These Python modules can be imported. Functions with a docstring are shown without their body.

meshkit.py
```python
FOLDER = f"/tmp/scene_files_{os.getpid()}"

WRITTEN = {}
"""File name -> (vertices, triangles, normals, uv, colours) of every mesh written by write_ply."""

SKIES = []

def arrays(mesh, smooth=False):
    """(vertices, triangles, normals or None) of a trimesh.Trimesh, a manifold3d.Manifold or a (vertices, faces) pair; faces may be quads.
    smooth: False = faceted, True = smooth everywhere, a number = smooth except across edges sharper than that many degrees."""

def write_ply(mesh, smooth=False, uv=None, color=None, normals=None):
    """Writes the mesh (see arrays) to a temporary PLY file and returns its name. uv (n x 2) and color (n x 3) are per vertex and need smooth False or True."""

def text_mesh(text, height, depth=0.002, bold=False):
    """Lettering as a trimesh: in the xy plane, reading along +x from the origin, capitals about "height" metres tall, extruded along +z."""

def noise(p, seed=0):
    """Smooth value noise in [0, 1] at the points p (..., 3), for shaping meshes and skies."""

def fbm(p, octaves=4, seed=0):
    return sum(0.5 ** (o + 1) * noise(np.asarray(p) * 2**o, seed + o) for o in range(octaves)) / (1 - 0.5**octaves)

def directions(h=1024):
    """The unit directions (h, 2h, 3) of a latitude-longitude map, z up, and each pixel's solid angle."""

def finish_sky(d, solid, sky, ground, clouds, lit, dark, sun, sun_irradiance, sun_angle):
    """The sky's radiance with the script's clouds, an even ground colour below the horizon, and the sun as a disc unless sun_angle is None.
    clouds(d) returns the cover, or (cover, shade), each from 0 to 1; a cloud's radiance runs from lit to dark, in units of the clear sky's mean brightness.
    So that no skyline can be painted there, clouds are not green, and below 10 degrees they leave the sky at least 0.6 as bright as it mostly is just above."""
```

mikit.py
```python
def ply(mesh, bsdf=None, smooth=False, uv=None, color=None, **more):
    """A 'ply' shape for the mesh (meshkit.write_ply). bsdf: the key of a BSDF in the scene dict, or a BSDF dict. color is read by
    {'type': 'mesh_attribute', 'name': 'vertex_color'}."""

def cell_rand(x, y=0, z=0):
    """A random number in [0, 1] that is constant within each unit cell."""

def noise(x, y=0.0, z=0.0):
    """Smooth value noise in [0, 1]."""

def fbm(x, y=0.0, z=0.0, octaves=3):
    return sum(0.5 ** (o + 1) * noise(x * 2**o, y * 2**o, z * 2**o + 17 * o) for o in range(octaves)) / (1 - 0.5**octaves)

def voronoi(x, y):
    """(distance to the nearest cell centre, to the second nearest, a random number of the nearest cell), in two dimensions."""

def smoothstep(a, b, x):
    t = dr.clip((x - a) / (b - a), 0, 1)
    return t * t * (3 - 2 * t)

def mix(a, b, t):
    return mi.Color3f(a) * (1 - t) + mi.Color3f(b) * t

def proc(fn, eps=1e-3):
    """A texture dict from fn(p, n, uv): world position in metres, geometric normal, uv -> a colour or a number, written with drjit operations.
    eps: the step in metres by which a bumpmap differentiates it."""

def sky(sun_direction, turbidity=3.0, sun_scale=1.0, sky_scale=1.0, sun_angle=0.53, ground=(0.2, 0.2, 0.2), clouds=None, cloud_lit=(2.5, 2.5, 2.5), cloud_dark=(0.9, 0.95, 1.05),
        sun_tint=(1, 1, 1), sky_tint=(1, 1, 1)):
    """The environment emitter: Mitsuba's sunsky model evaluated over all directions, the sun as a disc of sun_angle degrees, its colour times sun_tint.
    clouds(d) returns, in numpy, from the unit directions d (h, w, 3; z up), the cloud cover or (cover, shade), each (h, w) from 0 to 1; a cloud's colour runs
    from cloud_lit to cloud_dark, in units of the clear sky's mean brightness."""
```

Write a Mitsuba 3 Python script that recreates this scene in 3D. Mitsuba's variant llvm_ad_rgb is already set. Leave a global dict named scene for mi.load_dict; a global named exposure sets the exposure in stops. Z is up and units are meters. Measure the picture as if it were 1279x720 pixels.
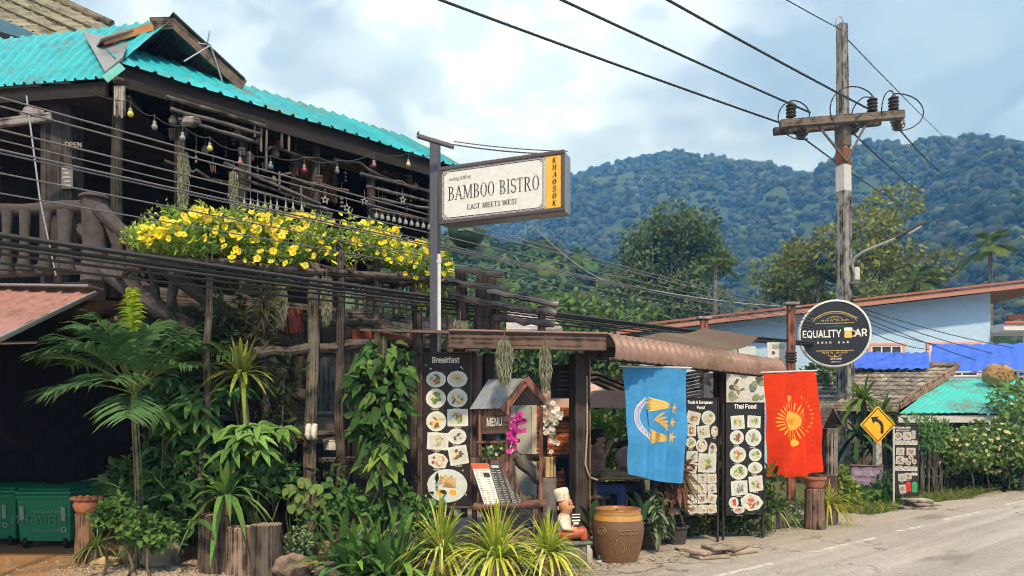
import math, random
import numpy as np, trimesh, drjit as dr, mitsuba as mi, mikit, meshkit
from mikit import proc, noise, fbm, voronoi, cell_rand, smoothstep, mix
from shapely.geometry import Polygon, Point, box as sbox, LineString
from shapely.ops import unary_union
from shapely import affinity

T = mi.ScalarTransform4f
R = np.random.default_rng(11)
random.seed(5)
scene, labels = {}, {}

# ------------------------------------------------------------------ camera, sky, exposure
EYE, F, CX, HZ = 1.6, 930.0, 639.5, 530.0          # eye height, focal length and principal point in photo pixels
scene['camera'] = {'type': 'perspective', 'fov': math.degrees(2 * math.atan(639.5 / F)), 'fov_axis': 'x',
                   'to_world': T().look_at(origin=[0, 0, EYE], target=[0, 10, EYE], up=[0, 0, 1]),
                   'principal_point_offset_y': -(HZ - 360) / 720.0, 'near_clip': 0.1, 'far_clip': 6000.0,
                   'medium': {'type': 'ref', 'id': 'air'}}
exposure = 2.05


def sky_clouds(d):
    x, y, z = d[..., 0], d[..., 1], np.maximum(d[..., 2], 0.02)
    p = np.stack([x / (z + 0.35) * 1.7, y / (z + 0.35) * 1.7, z * 1.2], -1)
    a = meshkit.fbm(p * 1.9 + 3.1, 5, 4)
    b = meshkit.fbm(p * 1.1 + 9.7, 4, 21)
    c = meshkit.fbm(p * 5.0 + 0.8 * meshkit.noise(p * 9.0, 5)[..., None], 6, 33)
    cover = np.clip((a - 0.30) / 0.22, 0.0, 1.0) * 0.6 + 0.4
    shade = np.clip((b - 0.46) / 0.10, 0, 1) * 0.45 + np.clip((c - 0.45) / 0.10, 0, 1) * 0.40
    bank = np.clip((d @ np.array([0.49, 0.76, 0.43]) - 0.955) / 0.03, 0, 1) * np.clip((meshkit.fbm(p * 2.6, 5, 8) - 0.36) / 0.16, 0, 1)   # grey bank of cloud high on the right
    return np.maximum(cover, 0.7 * bank), np.clip(shade + 0.8 * bank, 0, 1)


SUN = (0.10, -0.68, 0.73)
scene['sky'] = mikit.sky(SUN, turbidity=3, sun_scale=0.70, sun_angle=3.0, clouds=sky_clouds,
                         cloud_lit=(2.85, 3.45, 4.1), cloud_dark=(1.35, 1.85, 2.5), sun_tint=(1.0, 0.985, 0.96))

# ------------------------------------------------------------------ materials
def own(uv):
    """The colour that every face carries in its u coordinate (7 bits for each channel, square root scale)."""
    k = mi.Int32(dr.floor(uv.x))
    f = lambda q: dr.square(mi.Float(q & 127) / 127.0)
    return mi.Color3f(f(k >> 14), f(k >> 7), f(k))


def plain(p, n, uv):
    return own(uv) * (0.86 + 0.28 * fbm(p.x * 23.0, p.y * 23.0, p.z * 23.0, octaves=3))


def leafy(p, n, uv):          # dust, pale and dull spots on every leaf
    a = fbm(p.x * 34.0, p.y * 34.0, p.z * 34.0, octaves=3)
    b = smoothstep(0.60, 0.78, fbm(p.x * 9.0, p.y * 9.0, p.z * 9.0, octaves=4))
    return mix(own(uv) * (0.70 + 0.60 * a), mi.Color3f(0.17, 0.155, 0.085), 0.35 * b)


VC, LC = proc(plain), proc(leafy)


def prin(color, rough, spec=0.4, **k):
    return {'type': 'principled', 'base_color': color, 'roughness': rough, 'specular': spec, **k}


def rgb(*c):
    return {'type': 'rgb', 'value': list(c)}


def bsdf(name, d):
    scene['mat_' + name] = {'type': 'twosided', 'bsdf': d}


def bump(fn, d, eps=2e-3):
    return {'type': 'bumpmap', 'arbitrary': proc(fn, eps), 'scale': 1.0, 'bsdf': d}


bsdf('matte', prin(VC, 0.85, 0.25))
bsdf('gloss', prin(VC, 0.32, 0.5))
bsdf('satin', prin(VC, 0.55, 0.4))
bsdf('steel', prin(VC, 0.42, 0.5, metallic=0.7))
scene['mat_leaf'] = {'type': 'principledthin', 'base_color': LC, 'roughness': 0.5, 'diff_trans': 0.55, 'spec_trans': 0.0, 'eta': 1.3}
scene['mat_glossleaf'] = {'type': 'principledthin', 'base_color': LC, 'roughness': 0.27, 'diff_trans': 0.35, 'spec_trans': 0.0, 'eta': 1.45}
scene['mat_cloth'] = {'type': 'principledthin', 'base_color': VC, 'roughness': 0.7, 'diff_trans': 0.5, 'spec_trans': 0.0, 'eta': 1.25}


def grain(p, n, uv):          # uv.y runs across the grain, in metres
    w = fbm(p.x * 2.2, p.y * 2.2, p.z * 2.2, octaves=3)
    a = fbm(uv.y * 70.0, w * 3.0, 3.0, octaves=3)
    b = fbm(p.x * 11.0, p.y * 11.0, p.z * 6.0, octaves=3)
    return smoothstep(0.42, 0.78, a * 0.6 + b * 0.5)


def grain_h(p, n, uv):
    return fbm(uv.y * 70.0, fbm(p.x * 2.2, p.y * 2.2, p.z * 2.2, octaves=2) * 3.0, 3.0, octaves=3) * 0.006 + noise(p.x * 12, p.y * 12, p.z * 9) * 0.007


bsdf('wood', bump(grain_h, {'type': 'blendbsdf', 'weight': proc(grain), 'bsdf_0': prin(VC, 0.72, 0.3), 'bsdf_1': prin(rgb(0.022, 0.018, 0.015), 0.85, 0.2)}))


def grime(p, n, uv):
    a = fbm(p.x * 3.1, p.y * 3.1, p.z * 2.0, octaves=4)
    b = fbm(p.x * 21.0, p.y * 21.0, p.z * 13.0, octaves=3)
    return smoothstep(0.40, 0.80, a * 0.65 + b * 0.38)


def grime_h(p, n, uv):
    return fbm(p.x * 16.0, p.y * 16.0, p.z * 16.0, octaves=4) * 0.02


bsdf('stone', bump(grime_h, {'type': 'blendbsdf', 'weight': proc(grime), 'bsdf_0': prin(VC, 0.9, 0.2), 'bsdf_1': prin(rgb(0.05, 0.047, 0.04), 0.92, 0.2)}))
bsdf('sheet', {'type': 'blendbsdf', 'weight': proc(lambda p, n, uv: 0.7 * smoothstep(0.46, 0.70, fbm(p.x * 1.5, p.y * 1.5, p.z * 1.5, octaves=5) * 0.7 + 0.3 * fbm(p.x * 15, p.y * 15, p.z * 15, octaves=2))),
               'bsdf_0': prin(VC, 0.42, 0.45), 'bsdf_1': prin(rgb(0.15, 0.105, 0.075), 0.8, 0.2)})


# ------------------------------------------------------------------ points
def W(px, py, d):
    """The point at depth d (metres along the view axis) that stands at this place of the photograph."""
    return np.array([(px - CX) / F * d, d, EYE + (HZ - py) / F * d])


def G(px, py, z=0.0):
    return W(px, py, F * (EYE - z) / (py - HZ))


UX = np.array([0.741, 0.672, 0.0])       # along the street, away from the camera
NX = np.array([-0.672, 0.741, 0.0])      # from the street into the property
UP = np.array([0.0, 0.0, 1.0])


def O(px, py, off):
    """The point at this place of the photograph on the upright plane parallel to the street, off metres behind the eye's own."""
    t = (px - CX) / F
    return W(px, py, off / (t * NX[0] + NX[1]))


def nrm(v):
    v = np.asarray(v, float)
    return v / (np.linalg.norm(v, axis=-1, keepdims=True) + 1e-12)


# ------------------------------------------------------------------ mesh builder
class M:
    def __init__(s):
        s.v, s.f, s.c, s.t, s.n = [], [], [], [], 0

    def add(s, v, f, col, uv=None, jit=0.0):
        v, f = np.asarray(v, float).reshape(-1, 3), np.asarray(f, int)
        if f.shape[1] == 4:
            f = np.vstack([f[:, [0, 1, 2]], f[:, [0, 2, 3]]])
        col = np.broadcast_to(np.asarray(col, float), v.shape).copy()
        if jit:
            col *= 1 + jit * (R.random() * 2 - 1)
        s.v.append(v); s.f.append(f + s.n); s.c.append(col)
        s.t.append(np.zeros((len(v), 2)) if uv is None else np.asarray(uv, float))
        s.n += len(v)
        return s

    def merge(s, o, m=None):
        for v, f, c, t in zip(o.v, o.f, o.c, o.t):
            pass
        V, Fc, C, Tt = o.arr()
        if m is not None:
            V = V @ m[:3, :3].T + m[:3, 3]
        return s.add(V, Fc, C, Tt)

    def arr(s):
        return np.vstack(s.v), np.vstack(s.f), np.vstack(s.c), np.vstack(s.t)

    def ply(s, mat):
        v, f, c, t = s.arr()
        _, _, n = meshkit.arrays((v, f), True)
        q = np.round(np.sqrt(np.clip(c[f].mean(1), 0.0, 1.0)) * 127).astype(np.int64)
        k = q[:, 0] * 16384 + q[:, 1] * 128 + q[:, 2]                   # every face's own colour
        u, inv = np.unique(f * (1 << 21) + k[:, None], return_inverse=True)
        i = u >> 21
        uv = np.stack([(u & ((1 << 21) - 1)) + 0.5, t[i, 0]], 1)
        path = meshkit.write_ply((v[i], inv.reshape(-1, 3)), False, uv, None, normals=n[i])
        return {'type': 'ply', 'filename': path, 'face_normals': False, 'bsdf': {'type': 'ref', 'id': 'mat_' + mat}}

    # -- primitives
    def box(s, c, size, ax=None, col=(.5, .5, .5), bev=0.0, jit=0.0):
        """Box with bevelled edges: centre, full sizes, three axes as rows."""
        h = np.asarray(size, float) / 2
        A = np.eye(3) if ax is None else nrm(np.asarray(ax, float))
        b = min(bev, *(h * 0.9))
        V, N, uv = [], [], []
        u0 = R.random() * 50
        long = int(np.argmax(h))
        sg = [(x, y, z) for x in (-1, 1) for y in (-1, 1) for z in (-1, 1)]
        idx = {}
        for k in range(3):                      # vertex on face k of each corner
            for q, g in enumerate(sg):
                p = np.array(g) * (h - b)
                p[k] = g[k] * h[k]
                idx[(k, g)] = len(V)
                V.append(p)
                o = [i for i in range(3) if i != long]
                uv.append((p[o[0]] + p[o[1]] + u0, p[long] + u0))
        Fc = []

        def quad(a, b_, c_, d_):
            n = np.cross(V[b_] - V[a], V[c_] - V[a])
            if np.linalg.norm(n) < 1e-14:
                n = np.cross(V[c_] - V[a], V[d_] - V[a])
            if np.dot(n, (V[a] + V[b_] + V[c_] + V[d_])) < 0:
                b_, d_ = d_, b_
            Fc.extend([(a, b_, c_), (a, c_, d_)])
        for k in range(3):
            i, j = [(1, 2), (0, 2), (0, 1)][k]
            for sn in (-1, 1):
                def key(a, b2):
                    g = [0, 0, 0]; g[k] = sn; g[i] = a; g[j] = b2
                    return idx[(k, tuple(g))]
                quad(key(-1, -1), key(1, -1), key(1, 1), key(-1, 1))
        if b > 1e-6:
            for k in range(3):                  # edges along axis k join faces i and j
                i, j = [(1, 2), (0, 2), (0, 1)][k]
                for a in (-1, 1):
                    for c2 in (-1, 1):
                        g0, g1 = [0, 0, 0], [0, 0, 0]
                        for g, e in ((g0, -1), (g1, 1)):
                            g[k] = e; g[i] = a; g[j] = c2
                        g0, g1 = tuple(g0), tuple(g1)
                        quad(idx[(i, g0)], idx[(j, g0)], idx[(j, g1)], idx[(i, g1)])
            for g in sg:
                a, b_, c_ = idx[(0, g)], idx[(1, g)], idx[(2, g)]
                n = np.cross(V[b_] - V[a], V[c_] - V[a])
                Fc.append((a, b_, c_) if np.dot(n, V[a]) > 0 else (a, c_, b_))
        V = np.array(V) @ A + np.asarray(c, float)
        if np.linalg.det(A) < 0:
            Fc = [(a, c_, b_) for a, b_, c_ in Fc]
        return s.add(V, Fc, col, uv, jit)

    def beam(s, p0, p1, w, h, col, up=UP, bev=0.004, jit=0.0):
        """A plank or bar from p0 to p1: w across, h along up."""
        p0, p1 = np.asarray(p0, float), np.asarray(p1, float)
        d = nrm(p1 - p0)
        x = np.cross(d, up)
        if np.linalg.norm(x) < 1e-4:
            x = np.cross(d, [0, 1, 0.0])
        x = nrm(x)
        return s.box((p0 + p1) / 2, (np.linalg.norm(p1 - p0), w, h), [d, x, np.cross(x, d) * -1], col, bev, jit)

    def tube(s, pts, rad, col, sides=8, cap=True, rough=0.0, jit=0.0, col2=None):
        p = np.asarray(pts, float)
        n = len(p)
        rad = np.broadcast_to(np.asarray(rad, float), (n,))
        t = nrm(np.gradient(p, axis=0))
        ref = np.array([0, 0, 1.0]) if abs(t[0, 2]) < 0.9 else np.array([1.0, 0, 0])
        a = np.empty((n, 3)); a[0] = nrm(np.cross(t[0], ref))
        for i in range(1, n):
            q = a[i - 1] - t[i] * np.dot(a[i - 1], t[i])
            a[i] = q / (np.linalg.norm(q) + 1e-9)
        b = np.cross(t, a)
        th = np.arange(sides + 1) * 2 * np.pi / sides
        rr = np.repeat(rad[:, None], sides + 1, 1)
        if rough:
            q = R.random((n, sides)); q = np.concatenate([q, q[:, :1]], 1)
            rr = rr * (1 + rough * (q * 2 - 1))
        v = p[:, None] + rr[..., None] * (np.cos(th)[None, :, None] * a[:, None] + np.sin(th)[None, :, None] * b[:, None])
        L = np.concatenate([[0], np.cumsum(np.linalg.norm(np.diff(p, axis=0), axis=1))])
        r0 = float(rad.max())
        uv = np.stack([np.broadcast_to(th * r0, (n, sides + 1)), np.broadcast_to(L[:, None], (n, sides + 1))], -1) + R.random() * 40
        # shared seam: use only the first `sides` columns for shape, the last repeats it
        i, j = np.meshgrid(np.arange(n - 1), np.arange(sides), indexing='ij')
        w = sides + 1
        q = np.stack([i * w + j, i * w + j + 1, (i + 1) * w + j + 1, (i + 1) * w + j], -1).reshape(-1, 4)
        c = np.asarray(col, float)
        if col2 is not None:
            c = (c[None] * (1 - np.linspace(0, 1, n))[:, None] + np.asarray(col2)[None] * np.linspace(0, 1, n)[:, None]).repeat(w, 0)
        s.add(v.reshape(-1, 3), q, c, uv.reshape(-1, 2), jit)
        if cap:
            for e, fl in ((0, False), (n - 1, True)):
                ring = v[e, :sides]
                tri = [(0, k, k + 1) for k in range(1, sides - 1)]
                if not fl:
                    tri = [(a_, c_, b_) for a_, b_, c_ in tri]
                s.add(ring, tri, np.asarray(c if np.ndim(c) == 1 else c[e * w]) * 1.0, (ring[:, :2] * 1.0))
        return s

    def lathe(s, prof, c=(0, 0, 0), sides=24, col=(.5, .5, .5), ax=None, cols=None):
        """prof: (radius, height) pairs from bottom to top; a repeated point makes a crease. cols: one colour per pair."""
        pr = np.asarray(prof, float)
        th = np.arange(sides + 1) * 2 * np.pi / sides
        n, w = len(pr), sides + 1
        v = np.stack([pr[:, :1] * np.cos(th), pr[:, :1] * np.sin(th), np.broadcast_to(pr[:, 1:], (n, w))], -1)
        if ax is not None:
            v = v @ nrm(np.asarray(ax, float))
        v = v + np.asarray(c, float)
        L = np.concatenate([[0], np.cumsum(np.linalg.norm(np.diff(pr, axis=0), axis=1))])
        uv = np.stack([np.broadcast_to(th * pr[:, 0].max(), (n, w)), np.broadcast_to(L[:, None], (n, w))], -1)
        k = [i for i in range(n - 1) if np.linalg.norm(pr[i + 1] - pr[i]) > 1e-7]
        i, j = np.meshgrid(np.array(k), np.arange(sides), indexing='ij')
        q = np.stack([i * w + j, i * w + j + 1, (i + 1) * w + j + 1, (i + 1) * w + j], -1).reshape(-1, 4)
        cc = np.asarray(col, float) if cols is None else np.asarray(cols, float).repeat(w, 0)
        return s.add(v.reshape(-1, 3), q, cc, uv.reshape(-1, 2))

    def flat(s, poly, fr, col, z0=0.0, thick=0.002, jit=0.0):
        """A shapely shape in the frame (origin, x axis, y axis), raised z0 and extruded along the normal."""
        o, ax, ay = [np.asarray(q, float) for q in fr]
        nz = np.cross(ax, ay)
        for g in getattr(poly, 'geoms', [poly]):
            if g.is_empty or g.area < 1e-9 or g.geom_type != 'Polygon':
                continue
            m = trimesh.creation.extrude_polygon(g, thick, engine='earcut')
            m.unmerge_vertices()
            v = np.array(m.vertices)
            s.add(o + v[:, :1] * ax + v[:, 1:2] * ay + (v[:, 2:] + z0) * nz, np.array(m.faces), col, v[:, :2], jit)
        return s

    def text(s, txt, fr, height, col, z0=0.0, thick=0.002, bold=False, width=None, center=True, sx=1.0):
        m = meshkit.text_mesh(txt, height, thick, bold)
        m.unmerge_vertices()
        v = np.array(m.vertices)
        w0, w1 = v[:, 0].min(), v[:, 0].max()
        k = sx if width is None else width / (w1 - w0)
        v[:, 0] = (v[:, 0] - (w0 + w1) / 2 * center) * k
        o, ax, ay = [np.asarray(q, float) for q in fr]
        return s.add(o + v[:, :1] * ax + v[:, 1:2] * ay + (v[:, 2:] + z0) * np.cross(ax, ay), np.array(m.faces), col)

    def leaves(s, P, D, L, Wd, col, droop=0.0, N=None, prof=((0, .12), (.35, 1), (.72, .7), (1, 0.02)), fold=0.18, cjit=0.15, tipcol=None, mid=True):
        """Many leaves at once: base P, direction D, length L, full width Wd, curving down by droop * L at the tip."""
        P = np.asarray(P, float).reshape(-1, 3); n = len(P)
        D = nrm(np.broadcast_to(D, (n, 3)))
        L, Wd, droop = (np.broadcast_to(np.asarray(q, float), (n,)) for q in (L, Wd, droop))
        N = np.broadcast_to(UP if N is None else N, (n, 3))
        X = np.cross(D, N)
        bad = np.linalg.norm(X, axis=1) < 1e-3
        X = np.where(bad[:, None], np.cross(D, R.normal(size=(n, 3))), X)
        X = nrm(X)
        Nn = np.cross(X, D)
        t = np.array([a for a, _ in prof]); w = np.array([b for _, b in prof]) / 2
        S = len(t)
        ctr = P[:, None] + D[:, None] * (L[:, None] * t)[..., None] + np.array([0, 0, -1.0]) * (droop[:, None] * L[:, None] * t ** 2)[..., None]
        off = X[:, None] * (Wd[:, None] * w)[..., None]
        lift = Nn[:, None] * (Wd[:, None] * w * fold * 2)[..., None]
        if mid:
            v = np.stack([ctr - off + lift, ctr, ctr + off + lift], 2)      # n,S,3,3
        else:
            v = np.stack([ctr - off, ctr + off], 2)
        k = v.shape[2]
        i, j, c = np.meshgrid(np.arange(n), np.arange(S - 1), np.arange(k - 1), indexing='ij')
        b = i * S * k + j * k + c
        q = np.stack([b, b + 1, b + k + 1, b + k], -1).reshape(-1, 4)
        cc = np.broadcast_to(np.asarray(col, float), (n, 3)) * (1 + cjit * (R.random((n, 1)) * 2 - 1)) * (1 + 0.3 * cjit * (R.random((n, 3)) * 2 - 1))
        cc = np.repeat(cc[:, None], S, 1)
        if tipcol is not None:
            cc = cc * (1 - t[None, :, None] ** 2) + np.asarray(tipcol) * t[None, :, None] ** 2
        cc = np.repeat(cc[:, :, None], k, 2).reshape(-1, 3)
        return s.add(v.reshape(-1, 3), q, cc)


def rdir(n, up=0.0, rng=None):
    g = rng or R
    v = g.normal(size=(n, 3)); v = nrm(v)
    v[:, 2] += up
    return nrm(v)


def scatter(s, C, r, n, size, col, aspect=0.55, up=0.25, shell=0.55, cjit=0.3, out=0.7, droop=0.15, mid=False, sq=(1, 1, 1), prof=((0, .15), (.4, 1), (1, 0.05))):
    """n leaf faces spread through the ball (C, r), most of them near its surface and pointing outward."""
    d = rdir(n)
    rad = r * (shell + (1 - shell) * R.random(n)) ** 0.6
    P = np.asarray(C) + d * rad[:, None] * np.asarray(sq)
    D = nrm(d * out + rdir(n, up) * 0.8)
    sz = size * (0.65 + 0.7 * R.random(n))
    s.leaves(P, D, sz, sz * aspect, col, droop, N=nrm(d + rdir(n) * 0.6 + UP * 0.5), mid=mid, cjit=cjit, prof=prof)
    return s


# ------------------------------------------------------------------ entries
used = set()


def numbered(key):
    if key not in used:
        used.add(key)
        return key
    i = 1
    while f'{key}_{i:03d}' in used:
        i += 1
    used.add(f'{key}_{i:03d}')
    return f'{key}_{i:03d}'


def thing(name, label, cat, group=None):
    key = numbered(name)
    labels[key] = {'label': label, 'category': cat}
    if group:
        labels[key]['group'] = group
    return key


def put(name, m, mat, parent=None, label=None, cat=None, group=None, kind=None, **more):
    """One entry of the scene from a mesh (or a ready ply dict)."""
    key = numbered(name if parent is None else parent + '__' + name)
    d = dict(m) if isinstance(m, dict) else m.ply(mat)
    d.update(more)
    scene[key] = d
    if label or cat or group or kind:
        labels[key] = {k: v for k, v in (('label', label), ('category', cat), ('group', group), ('kind', kind)) if v}
    return key


def struct(name, m, mat, label=None):
    return put(name, m, mat, label=label, kind='structure')


def catenary(p0, p1, sag, n=24):
    t = np.linspace(0, 1, n)
    p = np.asarray(p0)[None] * (1 - t)[:, None] + np.asarray(p1)[None] * t[:, None]
    p[:, 2] -= sag * 4 * t * (1 - t)
    return p
# ------------------------------------------------------------------ air
scene['air'] = {'type': 'homogeneous', 'albedo': rgb(0.93, 0.955, 0.97), 'sigma_t': rgb(0.00012, 0.00036, 0.00088)}
scene['haze'] = {'type': 'cube', 'to_world': T().translate([0, 300, 149]).scale([1000, 760, 150]), 'bsdf': {'type': 'null'},
                 'interior': {'type': 'ref', 'id': 'air'}}
labels['haze'] = {'kind': 'stuff', 'label': 'thin blue air between the viewer and the far hills', 'category': 'haze'}

# ------------------------------------------------------------------ ground, road
def ground_col(p, n, uv):
    a = fbm(p.x * 0.55, p.y * 0.55, 0.0, octaves=5)
    b = fbm(p.x * 9.0, p.y * 9.0, 1.0, octaves=4)
    s = noise(p.x * 55.0, p.y * 55.0)
    dirt = mix((0.40, 0.235, 0.125), (0.45, 0.33, 0.22), smoothstep(0.35, 0.65, a))
    grey = mix((0.30, 0.27, 0.235), (0.42, 0.385, 0.34), b)
    off = p.x * -0.672 + p.y * 0.741
    c = mix(dirt, grey, smoothstep(-3.6, -2.2, p.x + (a - 0.5) * 2.0))
    far = smoothstep(13.4, 14.6, p.y + (a - 0.5) * 3)
    c = mix(c, mi.Color3f(0.10, 0.115, 0.05), far)
    return c * (0.72 + 0.3 * b + 0.24 * s)


bsdf('ground_mat', bump(lambda p, n, uv: fbm(p.x * 14, p.y * 14, 0.0, octaves=4) * 0.035, {'type': 'diffuse', 'reflectance': proc(ground_col)}))


def road_col(p, n, uv):
    a = fbm(p.x * 0.35, p.y * 0.35, 4.0, octaves=5)
    along = p.x * 0.741 + p.y * 0.672
    off = p.x * -0.672 + p.y * 0.741
    streak = fbm(along * 0.22, off * 6.5, 2.0, octaves=4)
    stain = smoothstep(0.60, 0.70, fbm(along * 0.5, off * 1.3, 11.0, octaves=4))
    b = fbm(p.x * 26.0, p.y * 26.0, 1.0, octaves=3)
    st = noise(p.x * 90.0, p.y * 90.0)
    c = mix((0.325, 0.300, 0.272), (0.47, 0.443, 0.41), smoothstep(0.25, 0.75, a * 0.5 + streak * 0.5))
    edge = smoothstep(4.1, 5.3, off + (a - 0.5) * 1.2)
    c = mix(c, mi.Color3f(0.36, 0.30, 0.24), edge * 0.55)
    crack = smoothstep(0.014, 0.003, dr.abs(fbm(p.x * 0.8, p.y * 0.8, 8.0, octaves=6) - 0.5)) * smoothstep(0.40, 0.55, a)
    return c * (0.74 + 0.34 * b + 0.20 * st) * (1 - 0.5 * crack) * (1 - 0.28 * stain)


bsdf('road_mat', bump(lambda p, n, uv: fbm(p.x * 22, p.y * 22, 0.0, octaves=3) * 0.008, {'type': 'diffuse', 'reflectance': proc(road_col)}))

m = M()
xs = np.concatenate([np.linspace(-980, -60, 10), np.linspace(-50, 60, 12), np.linspace(80, 980, 10)])
ys = np.concatenate([np.linspace(-450, -40, 8), np.linspace(-30, 60, 10), np.linspace(90, 1050, 12)])
gx, gy = np.meshgrid(xs, ys)
k = len(xs); i, j = np.meshgrid(np.arange(len(ys) - 1), np.arange(k - 1), indexing='ij')
b = i * k + j
m.add(np.stack([gx, gy, gx * 0], -1).reshape(-1, 3), np.stack([b, b + 1, b + k + 1, b + k], -1).reshape(-1, 4), (.3, .3, .3))
struct('ground', m, 'ground_mat', 'bare orange dirt and dusty grit yard in front of the restaurant')


def streetpt(a, off, z=0.0):
    return UX * a + NX * off + UP * z


m = M()                                   # the road: one strip along the street, its far edge wandering a little
A = np.linspace(-30, 60, 91)
edge = 5.35 + 0.10 * np.sin(A * 1.3) + 0.07 * np.sin(A * 3.7 + 1) - 0.0 * A
L0 = np.array([streetpt(a, -3.5 - 0.004 * a, 0.004) for a in A]); L1 = np.array([streetpt(a, e, 0.004) for a, e in zip(A, edge)])
v = np.stack([L0, L1], 1).reshape(-1, 3); i = np.arange(len(A) - 1) * 2
m.add(v, np.stack([i, i + 2, i + 3, i + 1], 1), (.4, .4, .4), v[:, :2])
struct('road', m, 'road_mat', 'sunlit pale concrete road running off to the right')

bsdf('paint', {'type': 'blendbsdf', 'weight': proc(lambda p, n, uv: smoothstep(0.40, 0.62, fbm(p.x * 13, p.y * 13, 0.0, octaves=4))),
               'bsdf_0': {'type': 'diffuse', 'reflectance': rgb(0.60, 0.58, 0.54)}, 'bsdf_1': {'type': 'diffuse', 'reflectance': rgb(0.42, 0.395, 0.36)}})
for a0, a1 in ((5.8, 7.95), (8.95, 10.75), (11.55, 12.6), (13.6, 15.4), (17.0, 18.8)):
    m = M()
    q = [streetpt(a0, 4.30, .008), streetpt(a1, 4.26, .008), streetpt(a1, 4.34, .008), streetpt(a0, 4.40, .008)]
    m.add(q, [(0, 1, 2, 3)], (.7, .7, .7))
    put('road_marking', m, 'paint', parent='road')

# ------------------------------------------------------------------ hills
def interp(px, tab):
    a = np.array(tab, float)
    return np.interp(px, a[:, 0], a[:, 1])


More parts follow.
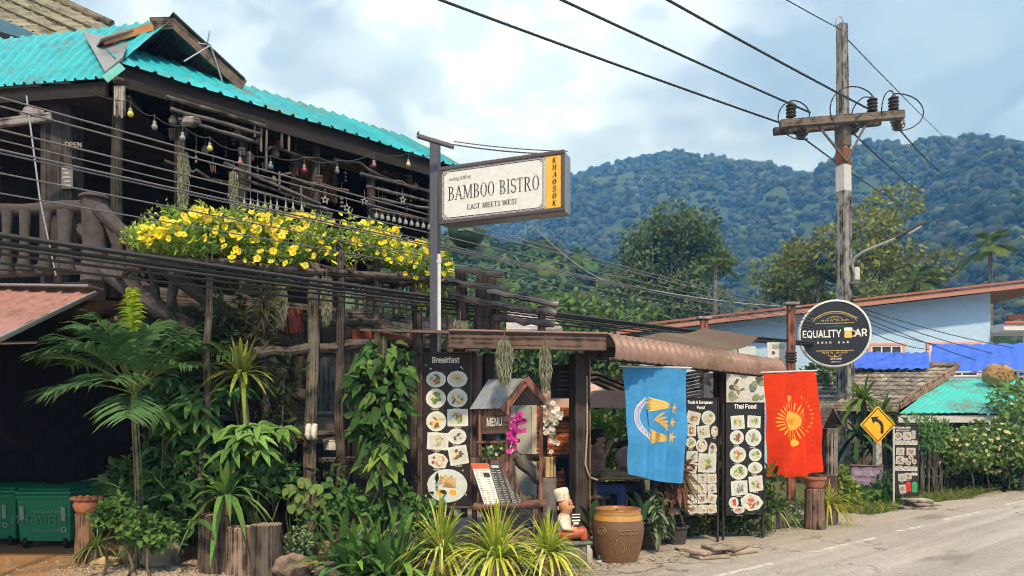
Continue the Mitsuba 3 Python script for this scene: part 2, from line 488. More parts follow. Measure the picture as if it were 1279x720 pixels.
def hill(name, ridge, dist, foot, px, label, seed, bump_h, col):
    """Terrain that rises from foot metres away to a ridge whose height follows the skyline, and falls away behind it."""
    tt = np.concatenate([np.linspace(0, 1, 26), np.linspace(1.05, 1.28, 6)])
    dd = interp(px, dist); H = EYE + (HZ - 10 * (bump_h > 6) - interp(px, ridge)) / F * dd - bump_h
    ff = interp(px, foot)
    d = ff[:, None] + (dd - ff)[:, None] * tt
    prof = np.where(tt <= 1, 0.25 * tt + 0.75 * (tt * tt * (3 - 2 * tt)), 1 - 0.8 * np.maximum(tt - 1, 0) ** 1.4)
    x = (px[:, None] - CX) / F * d
    P = np.stack([x, d, d * 0], -1)
    nz = (meshkit.fbm(P / 90.0, 4, seed) - 0.5) * 2
    z = np.maximum(H, 2)[:, None] * np.clip(prof + nz * 0.22 * np.sin(np.pi * np.clip(tt, 0, 1)), 0, 0.97) - 0.5
    P[..., 2] = z
    k = len(tt); i, j = np.meshgrid(np.arange(len(px) - 1), np.arange(k - 1), indexing='ij')
    b = i * k + j
    m = M().add(P.reshape(-1, 3), np.stack([b, b + k, b + k + 1, b + 1], -1).reshape(-1, 4), col)
    struct(name, m, 'matte', label)
    return P


RIDGE = [(-900, 300), (100, 300), (420, 300), (560, 262), (640, 243), (690, 230), (730, 213), (760, 205), (800, 197), (850, 192), (905, 192), (960, 199), (1010, 206), (1050, 196), (1090, 189),
         (1130, 194), (1165, 190), (1190, 183), (1220, 174), (1250, 175), (1290, 179), (1400, 170), (1700, 200), (2300, 260)]
DIST = [(-900, 800), (560, 780), (800, 760), (1000, 690), (1120, 560), (1280, 430), (1500, 400), (2300, 500)]
FOOT = [(-900, 260), (560, 240), (900, 200), (1100, 150), (1280, 130), (2300, 150)]
hp = hill('hill', RIDGE, DIST, FOOT, np.arange(-340, 1661, 16.0), 'tall forest covered hill fading to blue behind the village', 3, 9.0, (0.045, 0.076, 0.030))
RIDGE2 = [(-500, 330), (300, 330), (520, 288), (600, 300), (660, 303), (720, 312), (790, 345), (860, 380), (930, 400), (1040, 415), (1200, 425), (1500, 430)]
hp2 = hill('near_hill', RIDGE2, [(-500, 150), (600, 150), (900, 130), (1500, 110)], [(-500, 66), (1500, 62)], np.arange(-500, 1501, 20.0), 'low wooded rise in front of the tall hill', 5, 4.0, (0.06, 0.10, 0.04))


def lump(seed, n_leaf, sub=1, lobes_n=9, lobe_r=.5):
    """One unit tree crown: uneven lobes under leaf sprays."""
    g = np.random.default_rng(seed)
    m = M()
    lobes = rdir(lobes_n, 0.3, g) * (0.35 + 0.4 * g.random((lobes_n, 1))) * [1, 1, .8]
    ico = trimesh.creation.icosphere(subdivisions=sub)
    for c in lobes:
        v = np.array(ico.vertices); r = lobe_r * (.6 + .7 * g.random())
        v = v * r * (0.7 + 0.6 * g.random((len(v), 1))) * [1, 1, .8] + c
        m.add(v, ico.faces, np.ones(3) * (.5 + .6 * g.random()))
    c = lobes[g.integers(0, lobes_n, n_leaf)]
    d = rdir(n_leaf, 0.25, g)
    P = c + d * lobe_r * (0.7 + 0.5 * g.random((n_leaf, 1)))
    sz = lobe_r * (0.35 + 0.35 * g.random(n_leaf))
    N = nrm(d + UP * 0.7)
    D = nrm(np.cross(N, g.normal(size=(n_leaf, 3))))
    m.leaves(P - D * sz[:, None] / 2, D, sz, sz * 0.75, np.ones((n_leaf, 3)) * (0.6 + 0.7 * g.random((n_leaf, 1))), 0.2, N=N, mid=False, cjit=0.1, prof=((0, .55), (1, .6)))
    return m.arr()


def crowns(pos, rad, cols, variants, sq=1.0):
    """All crowns of one far wood in one mesh."""
    m = M()
    kinds = R.integers(0, len(variants), len(pos))
    for k, (v, f, c, t) in enumerate(variants):
        sel = np.where(kinds == k)[0]
        if not len(sel):
            continue
        a = R.random(len(sel)) * 2 * np.pi
        ca, sa = np.cos(a), np.sin(a)
        r = rad[sel]
        x = (v[None, :, 0] * ca[:, None] - v[None, :, 1] * sa[:, None]) * r[:, None]
        y = (v[None, :, 0] * sa[:, None] + v[None, :, 1] * ca[:, None]) * r[:, None]
        z = v[None, :, 2] * r[:, None] * (sq * (0.8 + 0.5 * R.random((len(sel), 1))))
        V = np.stack([x, y, z], -1) + pos[sel][:, None]
        C = c[None] * cols[sel][:, None]
        Fc = (f[None] + (np.arange(len(sel)) * len(v))[:, None, None]).reshape(-1, 3)
        m.add(V.reshape(-1, 3), Fc, C.reshape(-1, 3))
    return m


def sample_grid(P, n, jrange, irange):
    g = np.linspace(*irange, 400); d = np.interp(g, np.arange(len(P)), P[:, 20, 1]) ** 1.6      # as dense far off as near
    i = np.interp(R.random(n), np.cumsum(d) / d.sum(), g).clip(irange[0], irange[1] - .001); j = R.uniform(*jrange, n)
    i0, j0 = i.astype(int), j.astype(int); fi, fj = (i - i0)[:, None], (j - j0)[:, None]
    return (P[i0, j0] * (1 - fi) + P[i0 + 1, j0] * fi) * (1 - fj) + (P[i0, j0 + 1] * (1 - fi) + P[i0 + 1, j0 + 1] * fi) * fj


ICOL = np.array([[0.040, 0.080, 0.030], [0.060, 0.095, 0.030], [0.028, 0.058, 0.026], [0.070, 0.105, 0.040], [0.045, 0.070, 0.040], [0.075, 0.095, 0.050]])


def wood(name, P, n, jr, ir, r0, r1, label, variants, seed_col=ICOL * 0.8, lift=0.3):
    pos = sample_grid(P, n, jr, ir)
    rad = r0 + (r1 - r0) * R.random(n) ** 1.5
    pos[:, 2] += rad * lift
    cols = seed_col[R.integers(0, len(seed_col), n)] * (0.65 + 0.75 * R.random((n, 1)) ** 1.3)
    put(name, crowns(pos, rad, cols, variants), 'matte' if name == 'hill_forest' else 'leaf', label=label, cat='forest', kind='stuff')


VAR = [lump(s, 18, 0, 7, .44) for s in range(8)]
wood('hill_forest', hp, 7700, (4, 27), ((540 + 340) / 16, (1460 + 340) / 16), 2.8, 6.8, 'dense forest of rounded crowns covering the tall hill', VAR)
VAR2 = [lump(20 + s, 330, 1, 8, .48) for s in range(4)]
wood('rise_forest', hp2, 330, (0, 27), ((480 + 500) / 20, (1330 + 500) / 20), 2.6, 5.2, 'mid green wood on the low rise behind the restaurant', VAR2, ICOL * 1.7)
# ------------------------------------------------------------------ trees beyond the village
BARK = (0.16, 0.14, 0.115)


def limb(m, p0, p1, r0, r1, wob=0.06, n=7, col=BARK, sides=7):
    t = np.linspace(0, 1, n)[:, None]
    L = np.linalg.norm(np.asarray(p1) - np.asarray(p0))
    p = np.asarray(p0) * (1 - t) + np.asarray(p1) * t
    p[1:-1] += R.normal(size=(n - 2, 3)) * wob * L * [1, 1, .4]
    m.tube(p, np.linspace(r0, r1, n), col, sides, rough=0.08)
    return p


def broad_tree(label, base, height, crown, n_clump, leaf_n, leaf, col, trunk_r, clear=0.35, group=None, spread=0.9, pale=BARK, clump_r=None, gaps=0.0):
    """A forked trunk with limbs, each limb ending in sprays of leaves; crown = half width of the whole."""
    t = thing('tree', label, 'tree', group)
    base = np.asarray(base, float)
    tr, cr = M(), M()
    fork = base + [R.normal() * .04 * height, R.normal() * .04 * height, height * clear]
    limb(tr, base, fork, trunk_r, trunk_r * 0.7, 0.02, col=pale)
    cz = height * (1 - clear) / 2
    cc = base + UP * (height * clear + cz * 0.95)
    for i in range(n_clump):
        d = rdir(1, 0.18)[0]
        rr = (0.35 + 0.65 * R.random() ** 0.5)
        c = cc + d * rr * np.array([crown, crown, cz]) * spread
        limb(tr, fork + (c - fork) * 0.02 * R.random(), c, trunk_r * 0.38, trunk_r * 0.07, 0.07, 6, pale, 5)
        rad = (clump_r or crown * 0.34) * (0.7 + 0.6 * R.random())
        scatter(cr, c, rad, int(leaf_n * (rad / (clump_r or crown * 0.34)) ** 2), leaf, np.array(col) * (0.75 + 0.5 * R.random()), aspect=0.6, shell=0.35, sq=(1.15, 1.15, 0.8), cjit=0.35)
    put('trunk', tr, 'wood', parent=t)
    put('crown', cr, 'leaf', parent=t)
    return t


# the tall round tree left of the pole and the open feathery one behind it
b = W(838, 530, 62); b[2] = 0
broad_tree('tall dark green tree with a rounded crown and pale forked trunk before the blue hill', b, 20.2, 4.35, 46, 310, 0.40, (0.125, 0.185, 0.08), 0.32, clear=0.30, pale=(0.30, 0.28, 0.24), clump_r=1.5)
b = W(1070, 530, 55); b[2] = 0
broad_tree('tall open tree with airy yellowish green foliage behind the power pole', b, 19.0, 6.2, 30, 260, 0.36, (0.19, 0.21, 0.065), 0.30, clear=0.36, clump_r=1.35, pale=(0.20, 0.18, 0.15))
for px, top, d, cw, col, lab in ((985, 290, 60, 4.2, (0.16, 0.20, 0.06), 'bushy yellow green tree left of the power pole, in front of the blue hill'),
                                 (1105, 345, 48, 3.6, (0.15, 0.19, 0.07), 'low green tree just above the ridge of the pale blue building'),
                                 (1165, 350, 50, 3.0, (0.17, 0.23, 0.07), 'light green tree behind the roof near the dark palm'),
                                 (930, 383, 45, 2.2, (0.27, 0.33, 0.05), 'small bright lime green tree above the end of the brown shade cloth'),
                                 (760, 385, 42, 4.0, (0.11, 0.18, 0.07), 'broad mid green tree beyond the curved brown awning'),
                                 (680, 355, 40, 4.0, (0.12, 0.20, 0.07), 'leafy green tree behind the stacked log beams'),
                                 (600, 320, 44, 4.2, (0.10, 0.165, 0.07), 'tall green tree seen below the hanging restaurant sign'),
                                 (520, 330, 46, 4.5, (0.10, 0.165, 0.07), 'green tree glimpsed through the upper terrace left of the sign post')):
    b = W(px, 530, d); b[2] = 0
    h = EYE + (HZ - top) / F * d
    broad_tree(lab, b, h, cw, 22, 300, 0.32, col, 0.2, clear=0.2, clump_r=cw * 0.36)


def palm(label, px, py_crown, d, n, L, col, tr, droop=0.9, group=None, name='palm_tree', lean=0.0, leaflet=0.5, pairs=24, base_z=0.0):
    """Slender trunk and a head of feather fronds, each frond a part."""
    t = thing(name, label, 'palm tree', group)
    top = W(px, py_crown, d)
    base = top.copy(); base[2] = base_z; base[0] -= lean
    p = np.linspace(0, 1, 9)[:, None]
    path = base * (1 - p) + top * p; path[:, 0] += lean * 0.3 * np.sin(np.pi * p[:, 0])
    m = M(); m.tube(path, np.linspace(tr * 1.25, tr, 9), (0.24, 0.22, 0.19), 8, rough=0.05)
    put('trunk', m, 'wood', parent=t)
    for i in range(n):
        a = i * 2.399963 + R.random() * 0.4
        el = 1.25 - 1.5 * (i / n) + R.normal() * 0.1
        frond(t, top, a, el, L * (0.8 + 0.3 * R.random()), col, leaflet, pairs, droop, wid=.075)
    return t


def frond(t, top, az, el, L, col, leaflet, pairs, droop, mat='leaf', wid=0.05, stem=0.25, stemcol=(0.16, 0.20, 0.06), vee=0.5):
    d = np.array([math.cos(az) * math.cos(el), math.sin(az) * math.cos(el), math.sin(el)])
    s = np.linspace(0, 1, 10)
    rach = top + d * (L * s)[:, None] - UP * (droop * L * 0.5 * s ** 2)[:, None]
    m = M(); m.tube(rach, np.linspace(0.018, 0.004, 10) * L / 1.5, stemcol, 5, cap=False)
    q = np.linspace(stem, 0.99, pairs)
    idx = q * 9; i0 = np.minimum(idx.astype(int), 8); fr = (idx - i0)[:, None]
    P = rach[i0] * (1 - fr) + rach[i0 + 1] * fr
    tan = nrm(rach[i0 + 1] - rach[i0])
    side = nrm(np.cross(tan, UP)); upv = np.cross(side, tan)
    Lf = leaflet * np.sin(np.pi * (0.12 + 0.8 * (q - stem) / (1 - stem))) ** 0.7
    for sg in (-1, 1):
        D = nrm(side * sg + tan * 0.75 + upv * vee + R.normal(size=side.shape) * 0.09)
        m.leaves(P, D, Lf * (0.85 + 0.3 * R.random(len(q))), wid, col, 0.5, N=upv, cjit=0.22, prof=((0, .3), (.3, 1), (.75, .6), (1, .05)), mid=False)
    put('frond', m, mat, parent=t)


palm('slender betel palm rising above the right roof against the hill', 1237, 308, 42, 16, 1.6, (0.15, 0.22, 0.07), 0.12, 0.9, leaflet=0.55)
palm('dark coconut palm head standing just above the blue building roof', 1146, 352, 45, 16, 2.1, (0.07, 0.125, 0.045), 0.15, 1.0, leaflet=0.6)
palm('dark palm head half hidden behind the bushy tree left of the pole', 1022, 345, 52, 14, 2.0, (0.06, 0.11, 0.04), 0.14, 0.9, leaflet=0.6)
palm('ragged palm beside the tall round tree', 893, 330, 50, 14, 1.8, (0.12, 0.18, 0.06), 0.14, 1.0, leaflet=0.6)

# ------------------------------------------------------------------ pale blue building on the right
BLUEW = (0.40, 0.59, 0.85)
t = thing('blue_building', 'long pale blue building with a red edged sloping roof behind the shacks', 'building')
D0 = 27.0


def wq(m, pts, th, col, back=(0, 1, 0)):
    """A slab with the outline pts (world points, in order) and thickness th towards back."""
    p = np.asarray(pts, float); n = len(p); bk = np.asarray(back, float) * th
    v = np.vstack([p, p + bk])
    c = p.mean(0)
    ring = []
    for i in range(n):
        j = (i + 1) % n
        ring.append((i, j, j + n, i + n))
    tri = [(0, i, i + 1) for i in range(1, n - 1)]
    nrmv = np.cross(p[1] - p[0], p[2] - p[0])
    if np.dot(nrmv, bk) > 0:
        tri = [(a, c_, b_) for a, b_, c_ in tri]; ring = [(a, d_, c_, b_) for a, b_, c_, d_ in ring]
    uvp = np.stack([p @ nrm(p[1] - p[0]), p @ nrm(np.cross(nrm(p[1] - p[0]), nrm(nrmv)))], 1)
    m.add(p, tri, col, uvp)
    m.add(p + bk, [(a, c_, b_) for a, b_, c_ in tri], col, uvp)
    for a, b_, c_, d_ in ring:
        q = v[[a, b_, c_, d_]]
        m.add(q, [(0, 3, 2, 1)], col, np.stack([q @ nrm(q[1] - q[0]), q[:, 2]], 1))
    return m


wl, wr = W(800, 530, D0)[0], W(1237, 530, D0)[0]
zl, zr = W(800, 416, D0)[2], W(1237, 366, D0)[2]
m = M()
wq(m, [(wl, D0, 0), (wr, D0, 0), (wr, D0, zr), (wl, D0, zl)], 0.2, BLUEW)
wq(m, [(wr, D0 + .2, 0), (wr, D0 + 9, 0), (wr, D0 + 9, zr), (wr, D0 + .2, zr)], 0.2, BLUEW, back=(-1, 0, 0))
put('wall', m, 'matte', parent=t)
RED = (0.32, 0.11, 0.08)
sl = (zr - zl) / (wr - wl)
m = M()
xl, xr = wl - 1.0, wr + 3.6
for y0, y1, dz, th, col in ((D0 - 0.9, D0 + 9.5, 0.06, 0.05, (0.25, 0.10, 0.075)),):
    wq(m, [(xl, y0, zl + sl * (xl - wl) + dz), (xr, y0, zl + sl * (xr - wl) + dz), (xr, y1, zl + sl * (xr - wl) + dz), (xl, y1, zl + sl * (xl - wl) + dz)], th, col, back=(0, 0, 1))
rf = put('roof', m, 'sheet', parent=t)
m = M(); m.beam((xl, D0 - 0.93, zl + sl * (xl - wl) + 0.02), (xr, D0 - 0.93, zl + sl * (xr - wl) + 0.02), 0.05, 0.16, (0.40, 0.19, 0.15), up=UP)
put('fascia', m, 'satin', parent=rf)
m = M(); m.beam((xl, D0 - 0.97, zl + sl * (xl - wl) + 0.18), (xr, D0 - 0.97, zl + sl * (xr - wl) + 0.18), 0.12, 0.07, RED, up=UP)
put('gutter', m, 'satin', parent=rf)


def window(par, px0, py0, px1, py1, d, panes, frame_col=(0.75, 0.75, 0.75), surround=(0.62, 0.36, 0.36)):
    p0, p1 = W(px0, py0, d), W(px1, py1, d)
    w, h = p1[0] - p0[0], p0[2] - p1[2]
    c = (p0 + p1) / 2
    m = M()
    m.box(c + [0, -.02, h / 2 + .07], (w + .34, .10, .12), None, surround, .01)
    for sx in (-1, 1):
        m.box(c + [sx * (w / 2 + .09), -.02, -.02], (.13, .09, h + .06), None, surround, .01)
    wk = put('window', m, 'matte', parent=par)
    m = M()
    for i in range(panes + 1):
        m.box(c + [-w / 2 + w * i / panes, -.03, 0], (.05, .05, h), None, frame_col, .006)
    for sz in (-1, 1):
        m.box(c + [0, -.028, sz * h / 2], (w, .046, .05), None, frame_col, .006)
    put('frame', m, 'satin', parent=wk)
    for i in range(panes):
        m = M(); m.box(c + [-w / 2 + w * (i + .5) / panes, -.012, 0], (w / panes - .05, .012, h - .05), None, (0.03, 0.035, 0.05))
        put('pane', m, 'gloss', parent=wk)


window(t, 1088, 433, 1125, 452, D0, 3)
window(t, 1162, 432, 1220, 470, D0, 3)
# the open upper gallery right of the corner
m = M(); x0, x1 = wr + 0.02, wr + 3.4
m.box(((wr + .05 + W(1257, 530, D0)[0]) / 2, D0 + 1.0, zr - .65), (W(1257, 530, D0)[0] - wr, .12, 2.2), None, (0.12, 0.045, 0.045), .01)
put('gallery_door', m, 'satin', parent=t)
zf = W(1240, 412, D0)[2]
m = M(); m.box(((x0 + x1) / 2, D0 + .1, zf), (x1 - x0, 1.6, .26), None, (0.60, 0.62, 0.66), .02)
put('gallery_floor', m, 'matte', parent=t)
m = M(); m.box(((x0 + x1) / 2, D0 - .74, zf + .15), (x1 - x0, .09, .09), None, (0.45, 0.12, 0.10), .01)
put('gallery_rail', m, 'satin', parent=t)
m = M(); m.box((W(1272, 530, D0)[0], D0 - .4, zf - 1.6), (.13, .13, 3.0), None, (0.75, 0.77, 0.8), .01)
put('gallery_post', m, 'matte', parent=t)
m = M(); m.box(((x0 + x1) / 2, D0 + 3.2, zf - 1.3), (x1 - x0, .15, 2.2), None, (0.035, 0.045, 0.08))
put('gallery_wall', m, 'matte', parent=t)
# tree-side low red roof seen through the gallery
m = M(); m.beam(W(1258, 398, D0 + 2), W(1300, 392, D0 + 2), .1, .2, (0.5, 0.16, 0.11)); put('gallery_beam', m, 'satin', parent=t)

# ------------------------------------------------------------------ corrugated sheets
def corrugated(m, o, ax, ay, w, l, pitch, amp, col, th=0.006, shape='wave', jit=0.04):
    """A sheet with ribs along ay: origin o, unit vectors ax (across the ribs, length w) and ay (along them, length l)."""
    ax, ay = nrm(ax), nrm(ay); nz = np.cross(ax, ay)
    if nz[2] < 0:
        nz = -nz
    if shape == 'wave':
        n = max(4, int(w / pitch * 6)); x = np.linspace(0, w, n + 1); z = amp * np.cos(x / pitch * 2 * np.pi)
    else:                      # boxy ribs
        k = int(w / pitch); x, z = [], []
        for i in range(k + 1):
            for f, h in ((0, 0), (.62, 0), (.70, 1), (.90, 1), (.98, 0)):
                if (i + f) * pitch <= w:
                    x.append((i + f) * pitch); z.append(h * amp)
        x, z = np.array(x), np.array(z)
    ny = max(2, int(l / 0.5))
    y = np.linspace(0, l, ny + 1)
    wob = (R.random((len(x), ny + 1)) - .5) * amp * 0.35
    P = np.asarray(o) + ax * x[:, None, None] + ay * y[None, :, None] + nz * (z[:, None] + wob)[..., None]
    k = ny + 1; i, j = np.meshgrid(np.arange(len(x) - 1), np.arange(ny), indexing='ij'); b = i * k + j
    q = np.stack([b, b + k, b + k + 1, b + 1], -1).reshape(-1, 4)
    uv = np.stack(np.broadcast_arrays(x[:, None], y[None]), -1).reshape(-1, 2) + R.random() * 9
    m.add(P.reshape(-1, 3), q, col, uv, jit)
    m.add(P.reshape(-1, 3) - nz * th, q[:, ::-1], np.asarray(col) * 0.9, uv)
    return m


def quad_sheet(m, a, b, c, pitch, amp, col, **k):
    """Sheet spanning a -> b across the ribs and a -> c along them (b and c corners of a parallelogram)."""
    a, b, c = (np.asarray(q, float) for q in (a, b, c))
    return corrugated(m, a, b - a, c - a, np.linalg.norm(b - a), np.linalg.norm(c - a), pitch, amp, col, **k)


# ------------------------------------------------------------------ the shacks at the foot of it
def tarp(label, c4, sag, col, seed, name='tarpaulin'):
    """Loose sheet over four corner points, with folds."""
    a, b, c, d = (np.asarray(q, float) for q in c4)
    u, v = np.meshgrid(np.linspace(0, 1, 91), np.linspace(0, 1, 30), indexing='ij')
    P = a * ((1 - u) * (1 - v))[..., None] + b * (u * (1 - v))[..., None] + c * (u * v)[..., None] + d * ((1 - u) * v)[..., None]
    nz = nrm(np.cross(b - a, d - a))
    w = 0.05 * np.abs(np.sin(u * 30 + 1.5 * meshkit.noise(P * 1.5, seed))) + 0.02 * np.abs(np.sin(v * 9 + 3 * meshkit.noise(P * 1.3, seed + 3))) + 0.07 * (meshkit.fbm(P * 1.9, 5, seed) - .5) + 0.012 * np.sin(v * 26 + 5 * meshkit.noise(P * 1.1, seed + 1))
    P = P + nz * w[..., None] - UP * (sag * np.sin(np.pi * u) * np.sin(np.pi * v))[..., None]
    i, j = np.meshgrid(np.arange(90), np.arange(29), indexing='ij'); q = i * 30 + j
    cc = np.array(col) * (0.85 + 0.3 * meshkit.fbm(P.reshape(-1, 3) * 4, 3, seed))[:, None]
    m = M().add(P.reshape(-1, 3), np.stack([q, q + 30, q + 31, q + 1], -1).reshape(-1, 4), cc)
    m.add(P.reshape(-1, 3) - nz * .01, np.stack([q, q + 1, q + 31, q + 30], -1).reshape(-1, 4), cc)
    return put(name, m, 'satin', label=label, cat='tarpaulin')


BL = (0.045, 0.13, 0.62)
tarp('smaller crumpled blue tarpaulin to the left, under the little white framed window', (W(1048, 463, 21.5), W(1160, 463, 21.5), W(1160, 442, 22.6), W(1048, 442, 22.6)), .05, BL, 4)
tarp('large bright blue tarpaulin stretched over the shack roof at the right edge', (W(1160, 466, 22.0), W(1330, 468, 21.0), W(1330, 430, 23.6), W(1164, 432, 23.6)), .05, BL, 9)

t = thing('tile_roof_house', 'old low house with a weathered brown grey tile roof behind the round bar sign', 'house')
a0, a1 = W(1000, 506, 19.2), W(1122, 507, 19.2)        # eave
b0, b1 = W(1030, 460, 22.5), W(1196, 461, 22.0)        # ridge
m = M(); wq(m, [(a0[0] + .3, 19.9, 0), (a1[0] - .2, 19.9, 0), (a1[0] - .2, 19.9, a1[2] - .08), (a0[0] + .3, 19.9, a0[2] - .08)], .12, (0.16, 0.14, 0.12))
wq(m, [(a1[0] - .2, 20.05, 0), (b1[0] - .5, 22.4, 0), (b1[0] - .5, 22.4, 1.9), (a1[0] - .2, 20.05, a1[2] - .1)], .12, (0.22, 0.20, 0.17), back=(-1, 0, 0))
put('wall', m, 'stone', parent=t)
m = M(); dn = nrm(np.cross(a1 - a0, b0 - a0)); dn = dn if dn[2] > 0 else -dn
wq(m, [a0 - dn * .07, a1 - dn * .07, b1 - dn * .07, b0 - dn * .07], .03, (0.10, 0.085, 0.07), back=tuple(-dn))
rk = put('roof', m, 'matte', parent=t)
cols_n, rows_n = 17, 9
tilecols = np.array([[.27, .25, .225], [.22, .20, .185], [.31, .29, .265], [.25, .215, .185], [.19, .175, .16]])
for r_ in range(rows_n):
    for c_ in range(cols_n):
        u0, u1, v0, v1 = c_ / cols_n, (c_ + 1) / cols_n, r_ / rows_n, (r_ + 1.18) / rows_n
        pt = lambda u, v: a0 * (1 - u) * (1 - v) + a1 * u * (1 - v) + b0 * (1 - u) * v + b1 * u * v
        p00, p10, p01 = pt(u0, v0), pt(u1, v0), pt(u0, min(v1, 1.02))
        ax, ay = p10 - p00, p01 - p00
        w_ = np.linalg.norm(ax)
        th = np.linspace(0, np.pi, 7)
        x = (1 - np.cos(th)) / 2 * 1.02; h = np.sin(th) * w_ * 0.17 + 0.012
        P = p00 + ax * x[:, None] + dn * (h + 0.045 + R.random() * .012)[:, None]
        Q = p00 + ay + ax * x[:, None] * 0.94 + dn * (h * 0.8 + 0.012)[:, None]
        v = np.vstack([P, Q, P - dn * .03])
        i = np.arange(6)
        m = M().add(v, np.vstack([np.stack([i, i + 1, i + 8, i + 7], 1), np.stack([i + 14, i + 15, i + 1, i], 1)]), tilecols[R.integers(5)], jit=.15)
        put('tile', m, 'stone', parent=rk)
m = M(); m.tube([b0 + dn * .1, (b0 + b1) / 2 + dn * .11, b1 + dn * .1], 0.09, (.24, .2, .17), 8); put('ridge', m, 'stone', parent=rk)
m = M(); m.beam(a0 + dn * -.06 + [0, -.02, 0], a1 + dn * -.06 + [0, -.02, 0], .04, .2, (0.30, 0.27, 0.22)); put('fascia', m, 'wood', parent=rk)
m = M(); m.beam(a1 + [0.03, 0, .02], b1 + [.03, 0, .02], .05, .24, (0.36, 0.22, 0.16)); put('barge_board', m, 'wood', parent=rk)

t = thing('metal_shed', 'small shed with a shiny turquoise sheet metal roof beside the tile roof house', 'shed')
TURQ = (0.05, 0.47, 0.43)
e0, e1 = W(1123, 517, 18.6), W(1222, 516, 18.4); r0 = W(1178, 475, 21.6); e2 = e1 + (r0 - e0)
m = M(); quad_sheet(m, e0, e1, r0, 0.16, 0.022, TURQ, shape='box')
quad_sheet(m, e1 + [0.0, 0, -.02], e1 + [0.9, 0, -.03], e2 + [0, 0, -.02], 0.16, 0.022, (0.05, 0.42, 0.40), shape='box')
rk = put('roof', m, 'sheet', parent=t)
m = M(); m.beam(e0 + [0, .05, -.14], e1 + [.8, .05, -.15], .04, .18, (0.55, 0.55, 0.55)); put('fascia', m, 'satin', parent=rk)
m = M(); m.beam(r0 + [-.1, 0, .07], e2 + [.8, 0, .07], .2, .05, (0.42, 0.42, 0.42)); m.beam(r0 + [-.1, .2, .22], e2 + [.9, .2, .26], .05, .05, (0.6, 0.6, 0.6)); put('ridge_flashing', m, 'steel', parent=rk)
for q in (e0 + [.15, .15, 0], e1 + [.5, .15, 0], e0 + [1.1, .2, 0]):
    m = M(); m.beam((q[0], q[1], 0), (q[0], q[1], q[2] - .1), .09, .09, (0.16, 0.13, 0.11)); put('post', m, 'wood', parent=t)
m = M(); wq(m, [(e0[0] + .1, 21.4, 0), (e1[0] + 1.8, 21.0, 0), (e1[0] + 1.8, 21.0, 2.3), (e0[0] + .1, 21.4, 2.3)], .1, (0.09, 0.075, 0.065)); put('wall', m, 'wood', parent=t)

# heap of brown leaves and sacking on the roof edge
m = M(); c = W(1247, 470, 20.6)
s_ = trimesh.creation.icosphere(3); v = np.array(s_.vertices); v = v * (0.75 + .5 * meshkit.fbm(v * 2.2, 4, 3))[:, None] * [.42, .3, .3] + c + [0, 0, .02]
m.add(v, s_.faces, np.array([.30, .19, .09]) * (0.6 + .9 * meshkit.fbm(v * 14, 3, 5))[:, None])
scatter(m, c + [0, 0, .05], .36, 260, .12, (.33, .21, .10), aspect=.3, sq=(1.1, .8, .7))
put('thatch_bundle', m, 'matte', label='bundle of brown thatch lying at the top of the turquoise metal roof', cat='thatch bundle')
t = thing('antenna_post', 'thin grey post standing by the thatch bundle at the right edge', 'post')
m = M(); b0 = W(1271, 484, 18.2); m.tube([(b0[0], b0[1], 0), b0 + [0, 0, .4]], .035, (.3, .32, .34), 8); put('pole', m, 'steel', parent=t)
m = M(); m.beam(b0 + [-.14, 0, .4], b0 + [.2, 0, .4], .04, .05, (.3, .32, .34)); put('arm', m, 'steel', parent=t)
# ------------------------------------------------------------------ power pole
PD = 19.6
pb, pt_ = W(1057.5, 530, PD), W(1051.5, 31, PD)
pb[2] = 0
t = thing('power_pole', 'tall weathered square concrete power pole with a timber crossarm', 'power pole')
CON = (0.265, 0.265, 0.265)


def taper(m, p0, p1, w0, w1, col, rot=0.5, n=14, b=0.02):
    """Square post with chamfered corners, w0 wide below and w1 above."""
    s = np.linspace(0, 1, n)
    a = np.array([[1 - b * 6, 1], [1, 1 - b * 6], [1, -1 + b * 6], [1 - b * 6, -1], [-1 + b * 6, -1], [-1, -1 + b * 6], [-1, 1 - b * 6], [-1 + b * 6, 1]])[::-1] / 2
    c, q = math.cos(rot), math.sin(rot)
    a = a @ np.array([[c, q], [-q, c]])
    P = (np.asarray(p0) * (1 - s)[:, None] + np.asarray(p1) * s[:, None])[:, None] + np.concatenate([a, a[:, :1] * 0], 1)[None] * (w0 + (w1 - w0) * s)[:, None, None]
    for k in range(8):
        j = (k + 1) % 8
        v = np.stack([P[:, k], P[:, j]], 1).reshape(-1, 3)
        i = np.arange(n - 1) * 2
        L = np.linalg.norm(np.asarray(p1) - p0)
        uv = np.stack([np.tile([k * w0 / 3, (k + 1) * w0 / 3], n), np.repeat(s * L, 2)], 1)
        m.add(v, np.stack([i, i + 1, i + 3, i + 2], 1), col, uv)
    m.add(P[-1], [(0, q_, q_ + 1) for q_ in range(1, 7)], col)
    return m


def onpole(y):
    s = (y - 31) / (630 - 31)
    return W(1051.5 + 6.2 * s, y, PD)


